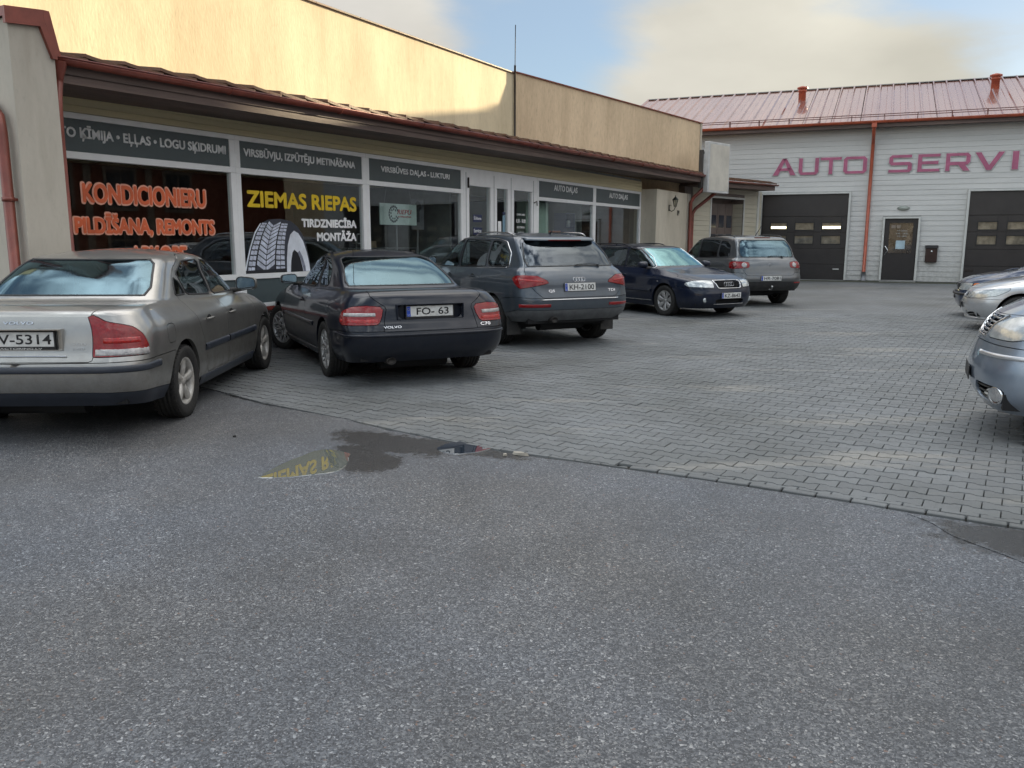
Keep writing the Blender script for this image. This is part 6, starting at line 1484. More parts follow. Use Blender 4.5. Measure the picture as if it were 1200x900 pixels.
def crossover_stone(axle, az):
    S=dict(L=4.43,ra=.97,wb=2.604,W=.905,wz=.345,arch=.385,wr=.345,rim=.215,tx=.785,wstyle='cover',nsp=5,paint=CM['stone'],iy=(.5,3.1),seats=(2.3,1.45),hz=1.30,belt=1.02,iw=.70,uz=.30)
    R=[ring_b(S,.13,4.33,.84,[(0,.37),(.6,.34),(1.5,.26),(4.,.26),(4.4,.3)]),
      ring_b(S,.045,4.40,.885,[(0,.47),(.6,.44),(1.5,.38),(4.4,.40)]),
      ring_b(S,0.,4.43,.900,[(0,.62),(2.3,.58),(4.4,.56)]),
      ring_b(S,.045,4.41,.905,[(0,.80),(2.3,.78),(4.4,.72)]),
      ring_b(S,.08,4.33,.890,[(0,.97),(2.3,.94),(3.6,.90),(4.3,.82)]),
      ring_b(S,.12,4.20,.845,[(0,1.08),(2.3,1.03),(3.4,1.0),(4.2,.92)],ro=[0,.012,.055,.15,.40]),
      ring_g(S,.17,3.28,.80,[(.2,1.13),(1,1.10),(2.3,1.06),(3.2,1.08)],rb=.8),
      ring_g(S,.29,2.95,.745,[(.3,1.38),(2,1.365),(3.0,1.34)],rb=.8),
      ring_g(S,.46,2.55,.655,[(.4,1.575),(1.5,1.60),(2.6,1.565)],rb=.8)]
    R+= [roof_ring(R[8],.55,.035,.55),roof_ring(R[8],0,.048,.5)]; S['rings']=R; S['crease']={5:.3,6:.6,8:.25}
    g1=chaikin([(.55,1.15),(1.10,1.13),(1.12,1.52),(.80,1.51),(.60,1.40)],2,.12)
    g2=chaikin([(1.18,1.125),(2.12,1.09),(2.09,1.55),(1.18,1.53)],1,.05)
    g3=chaikin([(2.18,1.09),(3.02,1.08),(3.05,1.11),(2.84,1.32),(2.56,1.50),(2.16,1.555)],1,.08)
    fd=[(2.15,.38),(2.15,1.1),(2.12,1.60),(2.6,1.60),(3.0,1.30),(3.2,1.08),(3.24,.95),(3.24,.38)]
    rd=[(1.42,.62),(1.50,.38),(2.15,.38),(2.15,1.1),(2.12,1.60),(1.15,1.58),(1.13,1.1),(1.2,.9)]
    S['cuts']=hatch_cuts(S,fd,rd,[('quarter_glass',g1,CM['glass_dark']),('rear_door_glass',g2,CM['glass_dark']),('front_door_glass',g3,CM['glass'])],
      chaikin([(-1,6.10),(2.35,6.10),(2.6,6.5),(2.45,7.5),(2.2,7.7),(-1,7.7)],1,.1),CM['glass_rear'],[
      ('tail_light','R',chaikin([(.52,.90),(.54,1.035),(.92,1.05),(1.07,1.03),(1.07,.90),(.94,.875)],1,.12),dict(c=(0,5),l=(1.5,5.4)),dict(mat=CM['red'],off=.004,both='split')),
      ('tailgate','CL',[(-1,2.6),(1.6,2.6),(1.9,3.4),(2.3,4.2),(2.55,5.0),(2.72,6.0),(2.70,7.7),(2.4,7.9),(-1,7.9)],{},{}),
      ('rear_skirt','R',[(-.1,.1),(1.45,.1),(1.45,.52),(1.0,.58),(-.1,.575)],dict(c=(0,6)),dict(mat=CM['plastic'])),
      ('rear_bumper','R',[(-.1,.3),(1.5,.3),(1.5,.76),(1.02,.80),(-.1,.745)],dict(c=(0,6)),{}),
      ('front_door','S',fd,dict(c=(3.2,11),l=(.4,8)),dict(both='split')),('rear_door','S',rd,dict(c=(3.2,11),l=(.4,8)),dict(both='split')),
      ('bonnet','CL',[(10.4,4.9),(15,4.6),(15,5.9),(11.0,5.9)],{},{})])
    car,B=base_car(S,'parked_car','stone grey compact off-roader with a tow ball, parked before the brown roller door','cars parked along the shop front',axle,az)
    p,n=B.at('R',0,.66,c=(0,3),l=(1,5)); plate(car,Vector((0,p.y-.004,.66)),Vector((0,-1,0)),0,'HR-7081',tw=.42,tx=.025,frame=False)
    for sg in (1,-1):
        for xx in (.66,.90):
            p,n=B.at('R',xx,.962,c=(0,5),l=(2,5.4)); m=MB(); m.lathe([(0,.012),(.045,.010),(.060,.004),(.066,-.006)],20,axis='z'); o=m.build('light_reflector',CM['clear'] if xx<.7 else CM['darkred'],car); o.location=(sg*p.x,p.y,p.z); 
            nn=Vector((sg*n.x,n.y,n.z)); o.rotation_euler=nn.to_track_quat('Z','Y').to_euler()
        strip(car,'bumper_reflector',[B.at('R',a,.555,c=(0,6)) for a in np.linspace(.62,.86,5)],.035,.008,CM['red'],mirror=(sg<0))
        pts=[]
        for i in range(13):
            t=i/12; p2,n2=B.at('CL',3.6+t*5.2,8.10,c=(3,11),l=(7.8,8.6)); pts.append(Vector((p2.x*sg,p2.y,p2.z+.010+.035*min(1,min(t,1-t)*9))))
        m=MB(); m.tube(pts,[.010]+[.014]*11+[.010],8); m.build('roof_rail',CM['plastic'],car)
    p,n=B.at('R',0,.955,c=(0,3),l=(2,5)); m=MB(); m.lathe([(.040,.0),(.044,.006),(.048,.0)],22,axis='y'); m.tube([(-.02,0,.03),(-.008,0,-.02),(0,0,.0),(.008,0,-.02),(.02,0,.03)],.004,5); m.tube([(-.036,0,.015),(-.016,0,-.034)],.004,5); m.tube([(.036,0,.015),(.016,0,-.034)],.004,5)
    o=m.build('badge',CM['chrome'],car); o.location=(0,p.y-.004,.945)
    seals(B,car,[g1,g2,g3],CM['plastic'],.014)
    rear_seal(B,car,[(0,6.06),(2.38,6.06),(2.64,6.5),(2.48,7.5),(2.2,7.74),(0,7.74)])
    rear_wiper(B,car,.0,.36,1.15,0)
    m=MB(); m.box(-.20,.20,.475,.50,1.575,1.60,.004); m.build('high_brake_light',CM['darkred'],car)
    door_handle(B,car,1.35,.93,CM['stone'],side=0,recess=False); door_handle(B,car,2.30,.92,CM['stone'],side=0,recess=False)
    wing_mirror(B,car,2.95,1.07,CM['stone'],w=.21,h=.155)
    m=MB(); m.tube([(0,.06,.40),(0,-.04,.40),(0,-.06,.45)],.014,8); rr_box(m,0,-.06,.47,.05,.05,.05,1.); m.build('tow_ball',CM['alloy'],car)
    m=MB(); m.tube([(0,.80,1.64),(0,.55,1.86)],[.010,.004],6); m.build('aerial',CM['plastic'],car)
    return car
# ---------------------------------------------------------------- low annex between shop and service hall
MSD = M('vinyl_grey', (.63,.62,.60), .45, var=.07, vs=1.2, bump=.05, bs=80, stretch=(1,.3,4), col2=(.54,.535,.515), dirt=((.22,.21,.18),.0,1.5,.5)); MSDT = M('trim_pale', (.58,.58,.55), .45, var=.05, vs=3)
MSDC = M('vinyl_cream', (.52,.48,.38), .45, var=.07, vs=1.2, stretch=(1,.3,4))
MDB = M('door_brown', (.030,.026,.026), .32, var=.12, vs=2, bump=.06, bs=90); MDBR = M('door_taupe', (.16,.125,.11), .5, var=.1, vs=3, bump=.2, bs=60)
P43 = W1(22,.2); A43 = radians(43)
AN = thing('annex', 'low cream clad annex with a taupe folding gate in a deep opening', 'building', P43, -A43)
def board(mb, t, s0, s1, z, h, lip=.018): mb.add([(t,s0,z),(t+lip,s0,z+.003),(t+.004,s0,z+h-.002),(t,s0,z+h-.002),(t,s1,z),(t+lip,s1,z+.003),(t+.004,s1,z+h-.002),(t,s1,z+h-.002)], [(0,1,2,3),(7,6,5,4),(1,5,6,2),(0,4,5,1),(2,6,7,3),(0,3,7,4)])
def clad(parent, mat, t, s0, s1, z0, z1, holes, pitch, name='siding_board'):
    """one object per board, cut round the openings"""
    z = z0; n = 0
    while z < z1-.01:
        h = min(pitch, z1-z); segs = [(s0, s1)]
        for (a, b, c, d) in holes:
            if c < z+h-.02 and d > z+.02:
                o = []
                for (p, q) in segs:
                    if b <= p or a >= q: o.append((p, q)); continue
                    if a > p+.02: o.append((p, a))
                    if b < q-.02: o.append((b, q))
                segs = o
        for (p, q) in segs:
            m = MB(); board(m, t, p+.001, q-.001, z, h); m.build(name, mat, parent); n += 1
        z += pitch
    return n
ATOP = 3.36
mb = MB(); mb.box(-4,-.5,-.2,5.2,0,3.3); mb.box(-.5,-.001,-.2,1.59,0,ATOP); mb.box(-.5,-.001,3.92,5.2,0,ATOP); mb.box(-.5,-.001,1.59,3.92,3.0,ATOP); mb.build('wall', MDBR, AN)
clad(AN, MSDC, 0, .30, 5.35, .05, ATOP, [(1.53,3.98,-1,3.05)], .165)
m = MB(); m.box(.001,.03,1.50,1.58,.02,3.07,.003); m.box(.001,.03,3.93,4.0,.02,3.07,.003); m.box(.001,.031,1.581,3.929,3.0,3.07,.003); m.build('opening_trim', MSDT, AN)
for i in range(17): 
    m = MB(); V = [(-.498,3.915,.05+i*.165),(-.498,3.900,.053+i*.165),(-.498,3.912,.21+i*.165),(-.012,3.915,.05+i*.165),(-.012,3.900,.053+i*.165),(-.012,3.912,.21+i*.165)]; m.add(V,[(0,1,4,3),(1,2,5,4)]); m.build('siding_board', MSDC, AN)
m = MB(); m.box(.001,.05,4.98,5.12,.02,ATOP,.004); m.build('corner_trim', MSDT, AN)
# taupe gate with small barred panes
m = MB(); m.box(-.48,-.42,1.62,3.90,.05,2.86,.004); gt = m.build('gate', MDBR, AN)
for i in range(4):
    m = MB(); a = 1.64+i*.565; m.box(-.419,-.40,a,a+.545,.08,2.84,.004); m.build('gate_leaf', MDBR, gt)
for r_, zz in enumerate((1.98,1.30)):
    for i in range(4):
        a = 1.73+i*.565; m = MB(); m.box(-.399,-.385,a,a+.36,zz,zz+.45,.003); m.build('gate_pane', M('pane_slate',(.045,.05,.065),.15), gt)
# its eave
def ez2(s): return 3.50+.012*s
m = MB(); m.add([(.0,-.5,ez2(0)-.20),(.72,-.5,ez2(0)-.20),(.72,-.5,ez2(0)-.02),(0,-.5,ez2(0)),(.0,4.95,ez2(5)-.20),(.72,4.95,ez2(5)-.20),(.72,4.95,ez2(5)-.02),(0,4.95,ez2(5))], BF); m.build('fascia', MFASC, AN)
g = MB(); V = []
for s_ in (-.55, 5.02):
    for k in range(9): th = pi+pi*k/8; V.append((.79+.062*cos(th), s_, ez2(s_)+.01+.066*sin(th)))
    for k in range(8,-1,-1): th = pi+pi*k/8; V.append((.79+.056*cos(th), s_, ez2(s_)+.01+.060*sin(th)))
g.add(V,[(i,(i+1)%18,18+(i+1)%18,18+i) for i in range(18)]+[list(range(17,-1,-1)),list(range(18,36))],True); g.build('gutter', MGUT, AN)
s_ = -.5
while s_ < 4.8:
    o = mesh_dup(tile, parent=AN); o.location = (-.19, s_, ez2(s_)+.006+random.uniform(-.004,.004)); o.rotation_euler = (.004,0,0); s_ += .455
m = MB(); m.add([(-.6,-.5,3.76),(-.6,4.95,3.80),(-4,4.95,4.4),(-4,-.5,4.4)],[(0,1,2,3)]); m.build('roof_sheet', MTILE, AN)
g = MB(); g.tube([(.79,.93,ez2(1)-.03),(.79,.92,3.36),(.70,.82,3.20),(.15,-.02+.30,2.58),(.09,.20,2.42),(.09,.19,2.2),(.09,.19,.35),(.16,.16,.2)],.058,12); g.build('downpipe', MGUT, AN)
# blank white light box over the eave corner
BX = thing('light_box', 'blank white box sign standing over the roof edge beside the sand coloured wall', 'sign', P43, -A43)
m = MB(); m.box(.93,1.10,-.62,.76,3.06,4.66,.01); m.build('box_casing', M('casing_white',(.56,.56,.55),.4), BX)
m = MB(); m.box(1.101,1.106,-.54,.70,3.13,4.59,.002); m.build('box_face', M('face_greyish',(.60,.565,.49),.35,var=.08,vs=2), BX)
m = MB(); m.box(.70,.929,-.45,-.39,3.3,3.36); m.box(.70,.929,-.45,-.39,4.3,4.36); m.box(.2,.93,-.46,-.40,3.5,3.56); m.build('box_bracket', MDK, BX)
m = MB(); m.box(.80,.93,-.72,-.63,3.2,4.4,.01); m.build('box_ballast', M('ballast_dark',(.06,.055,.05),.6), BX)
# ---------------------------------------------------------------- service hall
A2 = radians(113.3); O2 = Vector((12.680, 31.976, 0))
H = thing('service_hall', 'pale clad car service hall with brown roller doors and a rust red ribbed metal roof', 'building', O2, -A2)
HS0, HS1 = -9.2, 19.
mb = MB(); mb.box(-12,-.16,HS0,HS1,.0,5.66); 
mb.build('wall', M('inner_wall',(.12,.115,.11),.8), H)
d2s = [(-3.15,-.01),(4.02,7.16),(9.4,12.54),(14.2,17.34)]
holes = [(a-.07,b+.07,-1,3.35) for a,b in d2s]+[(1.22,2.50,-1,2.41)]
clad(H, MSD, -.155, -7.4, HS1, .03, 5.70, [(a,b,c,d) for a,b,c,d in holes], .185)
TR = MB()
def frame(m, a, b, z, w=.075, t0=-.14, t1=.012): m.box(t0,t1,a-w,a-.001,.03,z+w,.004); m.box(t0,t1,b+.001,b+w,.03,z+w,.004); m.box(t0,t1-.001,a,b,z+.001,z+w,.004)
for a, b in d2s: 
    m = MB(); frame(m, a, b, 3.27); m.build('door_trim', MSDT, H)
m = MB(); frame(m, 1.30, 2.42, 2.33); m.build('door_trim', MSDT, H)
lamps = []
for di, (a, b) in enumerate(d2s):
    D = None
    zs = [.03,.62,1.23,1.84,2.43,3.27]
    m = MB(); m.box(-.158,-.150,a+.002,b-.002,.03,3.268); D = m.build('roller_door', MDB, H)
    wins = [(a+.35,a+.95),(a+1.27,a+1.94),(a+2.25,a+2.93)]
    # sections with window cut-outs
    for k in range(5):
        z0, z1 = zs[k]+.006, zs[k+1]-.006; m = MB(); t0, t1 = -.149, -.105
        if k in (2,3):
            wz = (1.40,1.70) if k == 2 else (1.93,2.19); xs = [a+.004]+[q for w_ in wins for q in w_]+[b-.004]
            for i in range(0,8,2): m.box(t0,t1,xs[i],xs[i+1],z0,z1,.004)
            for (p, q) in wins: m.box(t0,t1,p,q,z0,wz[0]); m.box(t0,t1,p,q,wz[1],z1)
        else: m.box(t0,t1,a+.004,b-.004,z0,z1,.006)
        s = m.build('door_section', MDB, D)
        if k in (2,3):
            for wi, (p, q) in enumerate(wins):
                m = MB(); f = .03
                m.box(-.104,-.090,p-f,q+f,wz[0]-f,wz[0]); m.box(-.104,-.090,p-f,q+f,wz[1],wz[1]+f); m.box(-.104,-.090,p-f,p,wz[0],wz[1]); m.box(-.104,-.090,q,q+f,wz[0],wz[1]); m.build('pane_frame', M('gasket_black',(.012,.012,.013),.5), D)
                lit = di == 0 and k == 3 and wi in (0,2)
                m = MB(); m.box(-.1485,-.1465,p+.001,q-.001,wz[0]+.001,wz[1]-.001); m.build('pane', M('hall_haze_glass',(.20,.175,.13) if not (k==2 and wi==1 and di==0) else (.13,.13,.15),.25,var=.35,vs=2.5,coat=1.) , D)
                if lit:
                    m = MB(); m.box(-.1462,-.140,p+.02,q-.02,wz[0]+.05,wz[0]+.13,.01); m.build('strip_light', bpy.data.materials.get('strip_light') or M('strip_light',(1.,.86,.50),.5,emis=.75), D)
m = MB(); m.box(-.104,-.085,-.42,-.20,.42,.46,.004); m.build('door_label', MSDT, H)
m = MB(); m.box(-.104,-.085,4.08,4.35,.42,.50,.004); m.build('door_catch', MDK, H)
# personnel door
m = MB(); m.box(-.13,-.09,1.31,2.41,.08,2.32,.005); pd = m.build('staff_door', M('door_dark',(.020,.017,.018),.35,var=.1,vs=4), H)
m = MB(); m.box(-.089,-.075,1.47,2.27,1.06,2.17,.004); m.build('door_light', M('door_glass_brown',(.06,.045,.035),.12,var=.6,vs=5,coat=1.), pd)
m = MB(); m.box(-.074,-.072,1.72,2.03,1.22,1.53); m.build('paper_notice', M('paper_pale_blue',(.42,.55,.62),.6), pd)
m = MB(); m.box(-.074,-.072,1.53,1.68,1.98,2.10); m.box(-.074,-.072,1.71,1.84,1.98,2.10); m.build('sticker', M('sticker_dim',(.25,.2,.16),.6), pd, kind='stuff')
for z_, a_, b_ in ((1.86,1.74,2.08),(1.76,1.70,2.10),(1.66,1.74,2.06)): slab_text(pd, 'AUTOSERVISS' if z_ > 1.8 else '9.00 - 18.00', a_, b_, z_, .05, M('print_pale',(.35,.36,.37),.6), -.074, off=.0)
m = MB(); m.tube([(-.085,1.37,1.0),(-.03,1.38,1.02),(.0,1.47,1.16),(-.03,1.38,1.30),(-.085,1.37,1.32)],.014,8); m.build('door_handle', CM['chrome'], pd)
m = MB(); m.box(-.13,.22,1.24,2.48,-.01,.07,.01); m.build('threshold', MKERB, H)
for a, b in d2s: m = MB(); m.box(-.15,.03,a,b,-.01,.028,.004); m.build('threshold', M('threshold_steel',(.30,.30,.29),.5,.4), H)
# mailbox
MX = thing('mailbox', 'small dark brown letter box on the cladding right of the staff door', 'mailbox', O2, -A2)
m = MB(); m.box(-.13,.02,2.74,3.13,.74,1.25,.015); m.build('box_body', M('mail_brown',(.035,.015,.012),.3,.1), MX); m = MB(); m.prism([(-.13,1.25),(.05,1.25),(.05,1.28),(-.05,1.36),(-.13,1.36)],2.72,3.15,'xz'); m.build('box_lid', M('mail_lid',(.022,.02,.022),.35), MX)
m = MB(); m.lathe([(0,.006),(.025,.005),(.03,0)],12,(.021,2.94,1.14),'x'); m.build('lock', CM['chrome'], MX)
LM = thing('wall_lamp', 'flat oval bulkhead lamp over the staff door', 'lamp', O2, -A2)
m = MB(); m.lathe([(0,.10),(.10,.095),(.17,.07),(.20,.03),(.20,-.0)],20,(0,0,0),'x'); o = m.build('lamp_shade', M('lamp_milky',(.34,.37,.33),.35,coat=.4), LM); o.location = (-.135,1.89,2.71); o.scale = (1,1.0,.42)
m = MB(); m.lathe([(.21,-.01),(.22,.0),(.21,.02)],20,(0,0,0),'x'); o = m.build('lamp_base', MSDT, LM); o.location = (-.135,1.89,2.71); o.scale = (1,1.0,.42)
# letters AUTO SERVI, each standing on the cladding
MLT = M('letter_plum', (.43,.115,.205), .45, var=.12, vs=3, bump=.1, bs=40); MLE = M('letter_edge_white', (.66,.64,.64), .5)
def letter(ch, s0, s1, z0=4.0, z1=4.62):
    W, Hh, tk = s1-s0, z1-z0, .12; P = []
    def R(x0,x1,y0,y1,c=0): P.append([(x0,y0),(x1,y0),(x1,y1),(x0,y1)])
    kx = .135
    if ch == 'A': P += [[(0,0),(.20,0),(W*.56,Hh),(W*.40,Hh)],[(W*.44,Hh-.002),(W*.58,Hh),(W,0),(W-.20,0)],[(W*.22,.17),(W*.80,.17),(W*.75,.27),(W*.28,.27)]]
    elif ch == 'U': P += [[(0.02,.10),(.10,0),(W-.10,0),(W-.02,.10),(W-.02,Hh),(W-.02-kx,Hh),(W-.02-kx,.098),(kx+.02,.098),(kx+.02,Hh),(.02,Hh)]]
    elif ch == 'T': P += [[(0,Hh-.098),(W/2-kx/2,Hh-.098),(W/2-kx/2,0),(W/2+kx/2,0),(W/2+kx/2,Hh-.098),(W,Hh-.098),(W,Hh),(0,Hh)]]
    elif ch == 'O': P += [[(0,.09),(.09,0),(W/2,0),(W/2,.098),(kx,.098),(kx,Hh-.098),(W/2,Hh-.098),(W/2,Hh),(.09,Hh),(0,Hh-.09)],[(W,.09),(W,Hh-.09),(W-.09,Hh),(W/2+.0,Hh),(W/2,Hh-.098),(W-kx,Hh-.098),(W-kx,.098),(W/2,.098),(W/2,0),(W-.09,0)]]
    elif ch == 'S': h2 = Hh/2; P += [[(0,0),(W-.08,0),(W,.08),(W,h2-.01),(W-.08,h2+.055),(kx,h2+.055),(kx,Hh-.098),(W-.02,Hh-.098),(W-.02,Hh),(.09,Hh),(0,Hh-.09),(0,h2+.03),(.08,h2-.055),(W-kx,h2-.055),(W-kx,.098),(0,.098)]]
    elif ch == 'E': h2 = Hh/2; P += [[(0,0),(W,0),(W,.098),(kx,.098),(kx,h2-.05),(W-.05,h2-.05),(W-.05,h2+.06),(kx,h2+.06),(kx,Hh-.098),(W,Hh-.098),(W,Hh),(0,Hh)]]
    elif ch == 'R': h2 = Hh/2; P += [[(0,0),(kx,0),(kx,.20),(W*.52,.20),(W-.20,0),(W,0),(W*.80,.20),(W-.09,.21),(W,.30),(W,Hh-.09),(W-.09,Hh),(W/2,Hh),(W/2,Hh-.098),(W-kx,Hh-.098),(W-kx,.315),(kx,.315),(kx,Hh-.098),(W/2,Hh-.098),(W/2,Hh),(0,Hh)]]
    elif ch == 'V': P += [[(W*.42,0),(W*.58,0),(W,Hh),(W-.18,Hh),(W*.50,.17),(.18,Hh),(0,Hh)]]
    elif ch == 'I': R(0,W,0,Hh)
    e = MB(); 
    for p in P:
        cx = sum(q[0] for q in p)/len(p); 
        e.prism([(s0+q[0], z0+q[1]) for q in p], -.105, -.085, 'yz')
    o = e.build('letter', MLT, H)
    # pale outline: the same strokes, slightly wider, behind
    m = MB()
    for p in P:
        for (a, b) in zip(p, p[1:]+p[:1]):
            d = Vector((b[0]-a[0], b[1]-a[1])); 
            if d.length < .01: continue
            d.normalize(); n_ = Vector((-d.y, d.x))*.020; a2 = Vector(a)-d*.02; b2 = Vector(b)+d*.02
            m.prism([(s0+a2.x+n_.x,z0+a2.y+n_.y),(s0+b2.x+n_.x,z0+b2.y+n_.y),(s0+b2.x-n_.x,z0+b2.y-n_.y),(s0+a2.x-n_.x,z0+a2.y-n_.y)], -.120, -.106, 'yz')
    m.build('letter_outline', MLE, o, kind='stuff')
for ch, a, b in (('A',-2.83,-1.98),('U',-1.90,-1.14),('T',-1.10,-.36),('O',-.28,.53),('S',1.28,2.05),('E',2.24,2.96),('R',3.15,3.93),('V',4.07,4.98),('I',5.23,5.42)): letter(ch, a, b)
# roof: separate ribbed sheets
MRF = M('roof_copper_red', (.42,.19,.15), .22, .55, .7, .5, .2, 2.0, rvar=.10, col2=(.30,.17,.155), stretch=(.25,2,1))
rz = lambda t: 5.76+(.42-t)*(8.06-5.76)/6.42
def roof_sheet(w, t0=.50, t1=-6.0):
    m = MB(); V = []; prof = [(0,0),(.0,.0),(.025,.065),(.065,.065),(.11,.0),(w*.62,.0),(w*.64,.012),(w*.66,0),(w,0)]
    for (u, dz) in prof: V += [(t0,u,rz(t0)+dz),((t0+t1)/2,u,rz((t0+t1)/2)+dz),(t1,u,rz(t1)+dz)]
    F = []
    for k in range(1,len(prof)-1): F += [(3*k,3*k+3,3*k+4,3*k+1),(3*k+1,3*k+4,3*k+5,3*k+2)]
    m.add(V,F); return m
rs = None; s_ = HS0-.2
while s_ < HS1:
    if rs is None: rs = o = roof_sheet(.51).build('roof_sheet', MRF, H)
    else: o = mesh_dup(rs, parent=H)
    o.location = (0, s_, random.uniform(0,.006)); o.rotation_euler = (random.uniform(-.002,.002),0,0); s_ += .505
m = MB(); m.add([(-6.0,HS0-.2,8.05),(-6.0,HS1,8.05),(-12.5,HS1,5.7),(-12.5,HS0-.2,5.7)],[(0,1,2,3)]); m.add([(.45,HS0-.2,5.70),(.45,HS1,5.70),(-6,HS1,8.0),(-6,HS0-.2,8.0)],[(0,1,2,3)]); m.build('roof_deck', MTILE, H)
for a in (HS0-.05, HS1): m = MB(); m.add([(0,a,5.6),(-12,a,5.6),(-6,a,8.0)],[(0,1,2)]); m.build('gable', MSD, H)
s_ = HS0-.2
while s_ < HS1: m = MB(); m.add([(-5.88,s_,8.065),(-6,s_,8.115),(-6.12,s_,8.065),(-5.88,s_+1.99,8.065),(-6,s_+1.99,8.115),(-6.12,s_+1.99,8.065)],[(0,1,4,3),(1,2,5,4)]); m.build('ridge_cap', M('ridge_dark',(.05,.05,.055),.4,.3), H); s_ += 2.0
m = MB(); m.box(.0,.44,HS0,HS1,5.60,5.665); m.box(.441,.465,HS0,HS1,5.58,5.75); m.build('eave_board', MFASC, H)
g = MB(); V = []
for s_ in (HS0-.2, HS1):
    for k in range(9): th = pi+pi*k/8; V.append((.545+.075*cos(th), s_, 5.79+.085*sin(th)))
    for k in range(8,-1,-1): th = pi+pi*k/8; V.append((.545+.068*cos(th), s_, 5.79+.078*sin(th)))
g.add(V,[(i,(i+1)%18,18+(i+1)%18,18+i) for i in range(18)],True); g.tube([(.62,HS0-.2,5.79),(.62,HS1,5.79)],.012,6); g.build('gutter', M('gutter_orange_red',(.42,.085,.035),.35,.1,coat=.3), H)
g = MB(); g.tube([(.28,HS0,rz(.28)+.17),(.28,HS1,rz(.28)+.17)],.016,6); g.tube([(.10,HS0,rz(.10)+.20),(.10,HS1,rz(.10)+.20)],.016,6); g.build('snow_guard', M('guard_brown',(.14,.06,.05),.45,.2), H)
for k in range(26):
    s_ = HS0+.3+k*1.1; g = MB(); g.box(.06,.32,s_-.012,s_+.012,rz(.2)+.01,rz(.2)+.22); g.build('guard_bracket', M('guard_brown'), H)
PIPE = M('pipe_orange_red', (.40,.085,.04), .38, .1, coat=.2)
g = MB(); g.box(.45,.64,.60,.78,5.56,5.72,.01); g.tube([(.545,.69,5.6),(.545,.69,5.42),(.30,.69,5.28),(.02,.69,5.12),(-.04,.69,5.0),(-.04,.69,.34)],.062,12); g.build('downpipe', PIPE, H)
g = MB(); g.tube([(-.04,.69,.36),(-.04,.69,.03)],.085,12); g.build('pipe_shoe', M('shoe_grey',(.24,.24,.25),.5,.2), H)
for s_ in (-2.24, 4.87, 11.9):
    t_ = -4.0; zc = rz(t_); g = MB(); g.lathe([(.15,-.12),(.15,.34),(.18,.34),(.18,.40),(.15,.41),(.15,.46),(.22,.46),(.22,.52),(.03,.58),(0,.58)],16,(t_,s_,zc)); g.build('roof_flue', PIPE, H)
m = MB(); m.box(-.12,.9,-3.6,HS1,-.01,.010); tag(m.build('swept_dirt', MSW, H), kind='stuff')
# ---------------------------------------------------------------- unseen house added behind the camera, darkening reflections in paint and glass
SB = thing('added_reflection_house', 'long dull rendered house added behind the camera to darken reflections', 'building', (-34,-26,0), 0)
m = MB(); m.box(0,70,-9,0,0,4.6); m.build('wall', M('dull_render',(.15,.14,.125),.9,var=.2,vs=.6), SB); m = MB(); m.add([(-.5,.5,4.6),(70.5,.5,4.6),(70.5,-4.5,7.2),(-.5,-4.5,7.2),(-.5,-9.5,4.6),(70.5,-9.5,4.6)],[(0,1,2,3),(3,2,5,4)]); m.build('roof', MTILE, SB)
for k in range(14): m = MB(); m.box(2.2+k*4.8,3.8+k*4.8,.001,.05,1.1,2.9); wn = m.build('window', MWHITE, SB); m = MB(); m.box(2.3+k*4.8,3.7+k*4.8,.051,.06,1.2,2.8); m.build('pane', MDK, wn)
# ---------------------------------------------------------------- block added out of view to keep low sun off end wall and yard
dS = Vector((sin(SUN_AZ), cos(SUN_AZ), 0)); q0 = W1(-1, 1.1)+dS*50; q0.z = 0
BB = thing('sun_blocker', 'plain rendered block added out of view behind the service hall to stop low sun', 'building', q0, -(SUN_AZ+pi/2))
m = MB(); m.box(-14,0,-2.9,-.9,0,10.2); m.box(-14,.002,-.899,40,0,12.2); m.build('wall', MST2, BB); m = MB(); m.box(-14.2,.2,-.9,40.2,12.201,12.35); m.build('roof', MTILE, BB); m = MB(); m.box(-14,-.01,-2.9,-.91,10.201,10.3); m.build('roof', MTILE, BB)
# ---------------------------------------------------------------- buildings across the yard, seen mirrored in the glass
OB = thing('brick_red_house', 'rust brown rendered house with cream window surrounds across the yard', 'building', W1(-26,30), -A1)
MRB = stucco('stucco_rust', (.17,.055,.032), .08, 6)
m = MB(); m.box(0,10,0,60,0,5.4); m.build('wall', MRB, OB)
m = MB(); m.box(-.6,10.6,-.5,60.5,5.4,5.55); m.add([(-.6,-.5,5.55),(-.6,60.5,5.55),(5,60.5,7.6),(5,-.5,7.6)],[(0,1,2,3)]); m.add([(10.6,-.5,5.55),(10.6,60.5,5.55),(5,60.5,7.6),(5,-.5,7.6)],[(0,1,2,3)]); m.build('roof', MTILE, OB)
MCR = M('surround_cream',(.20,.15,.105),.6)
for k in range(15):
    for z in (.5,3.1):
        s_ = 1.4+k*3.55; m = MB(); m.box(-.06,-.001,s_-.16,s_+1.76,z-.16,z+2.06,.01); wn = m.build('window', MCR, OB); m = MB(); m.box(-.07,-.061,s_,s_+1.6,z,z+1.9); m.build('pane', M('far_pane',(.03,.035,.04),.1,coat=1.), wn)
        m = MB(); m.box(-.085,-.071,s_+.76,s_+.84,z,z+1.9); m.box(-.085,-.071,s_,s_+1.6,z+.92,z+.98); m.build('glazing_bar', MCR, wn)
    m = MB(); m.box(-.05,-.001,k*3.55+.15,k*3.55+.55,0,5.39); m.build('pilaster', MCR, OB)
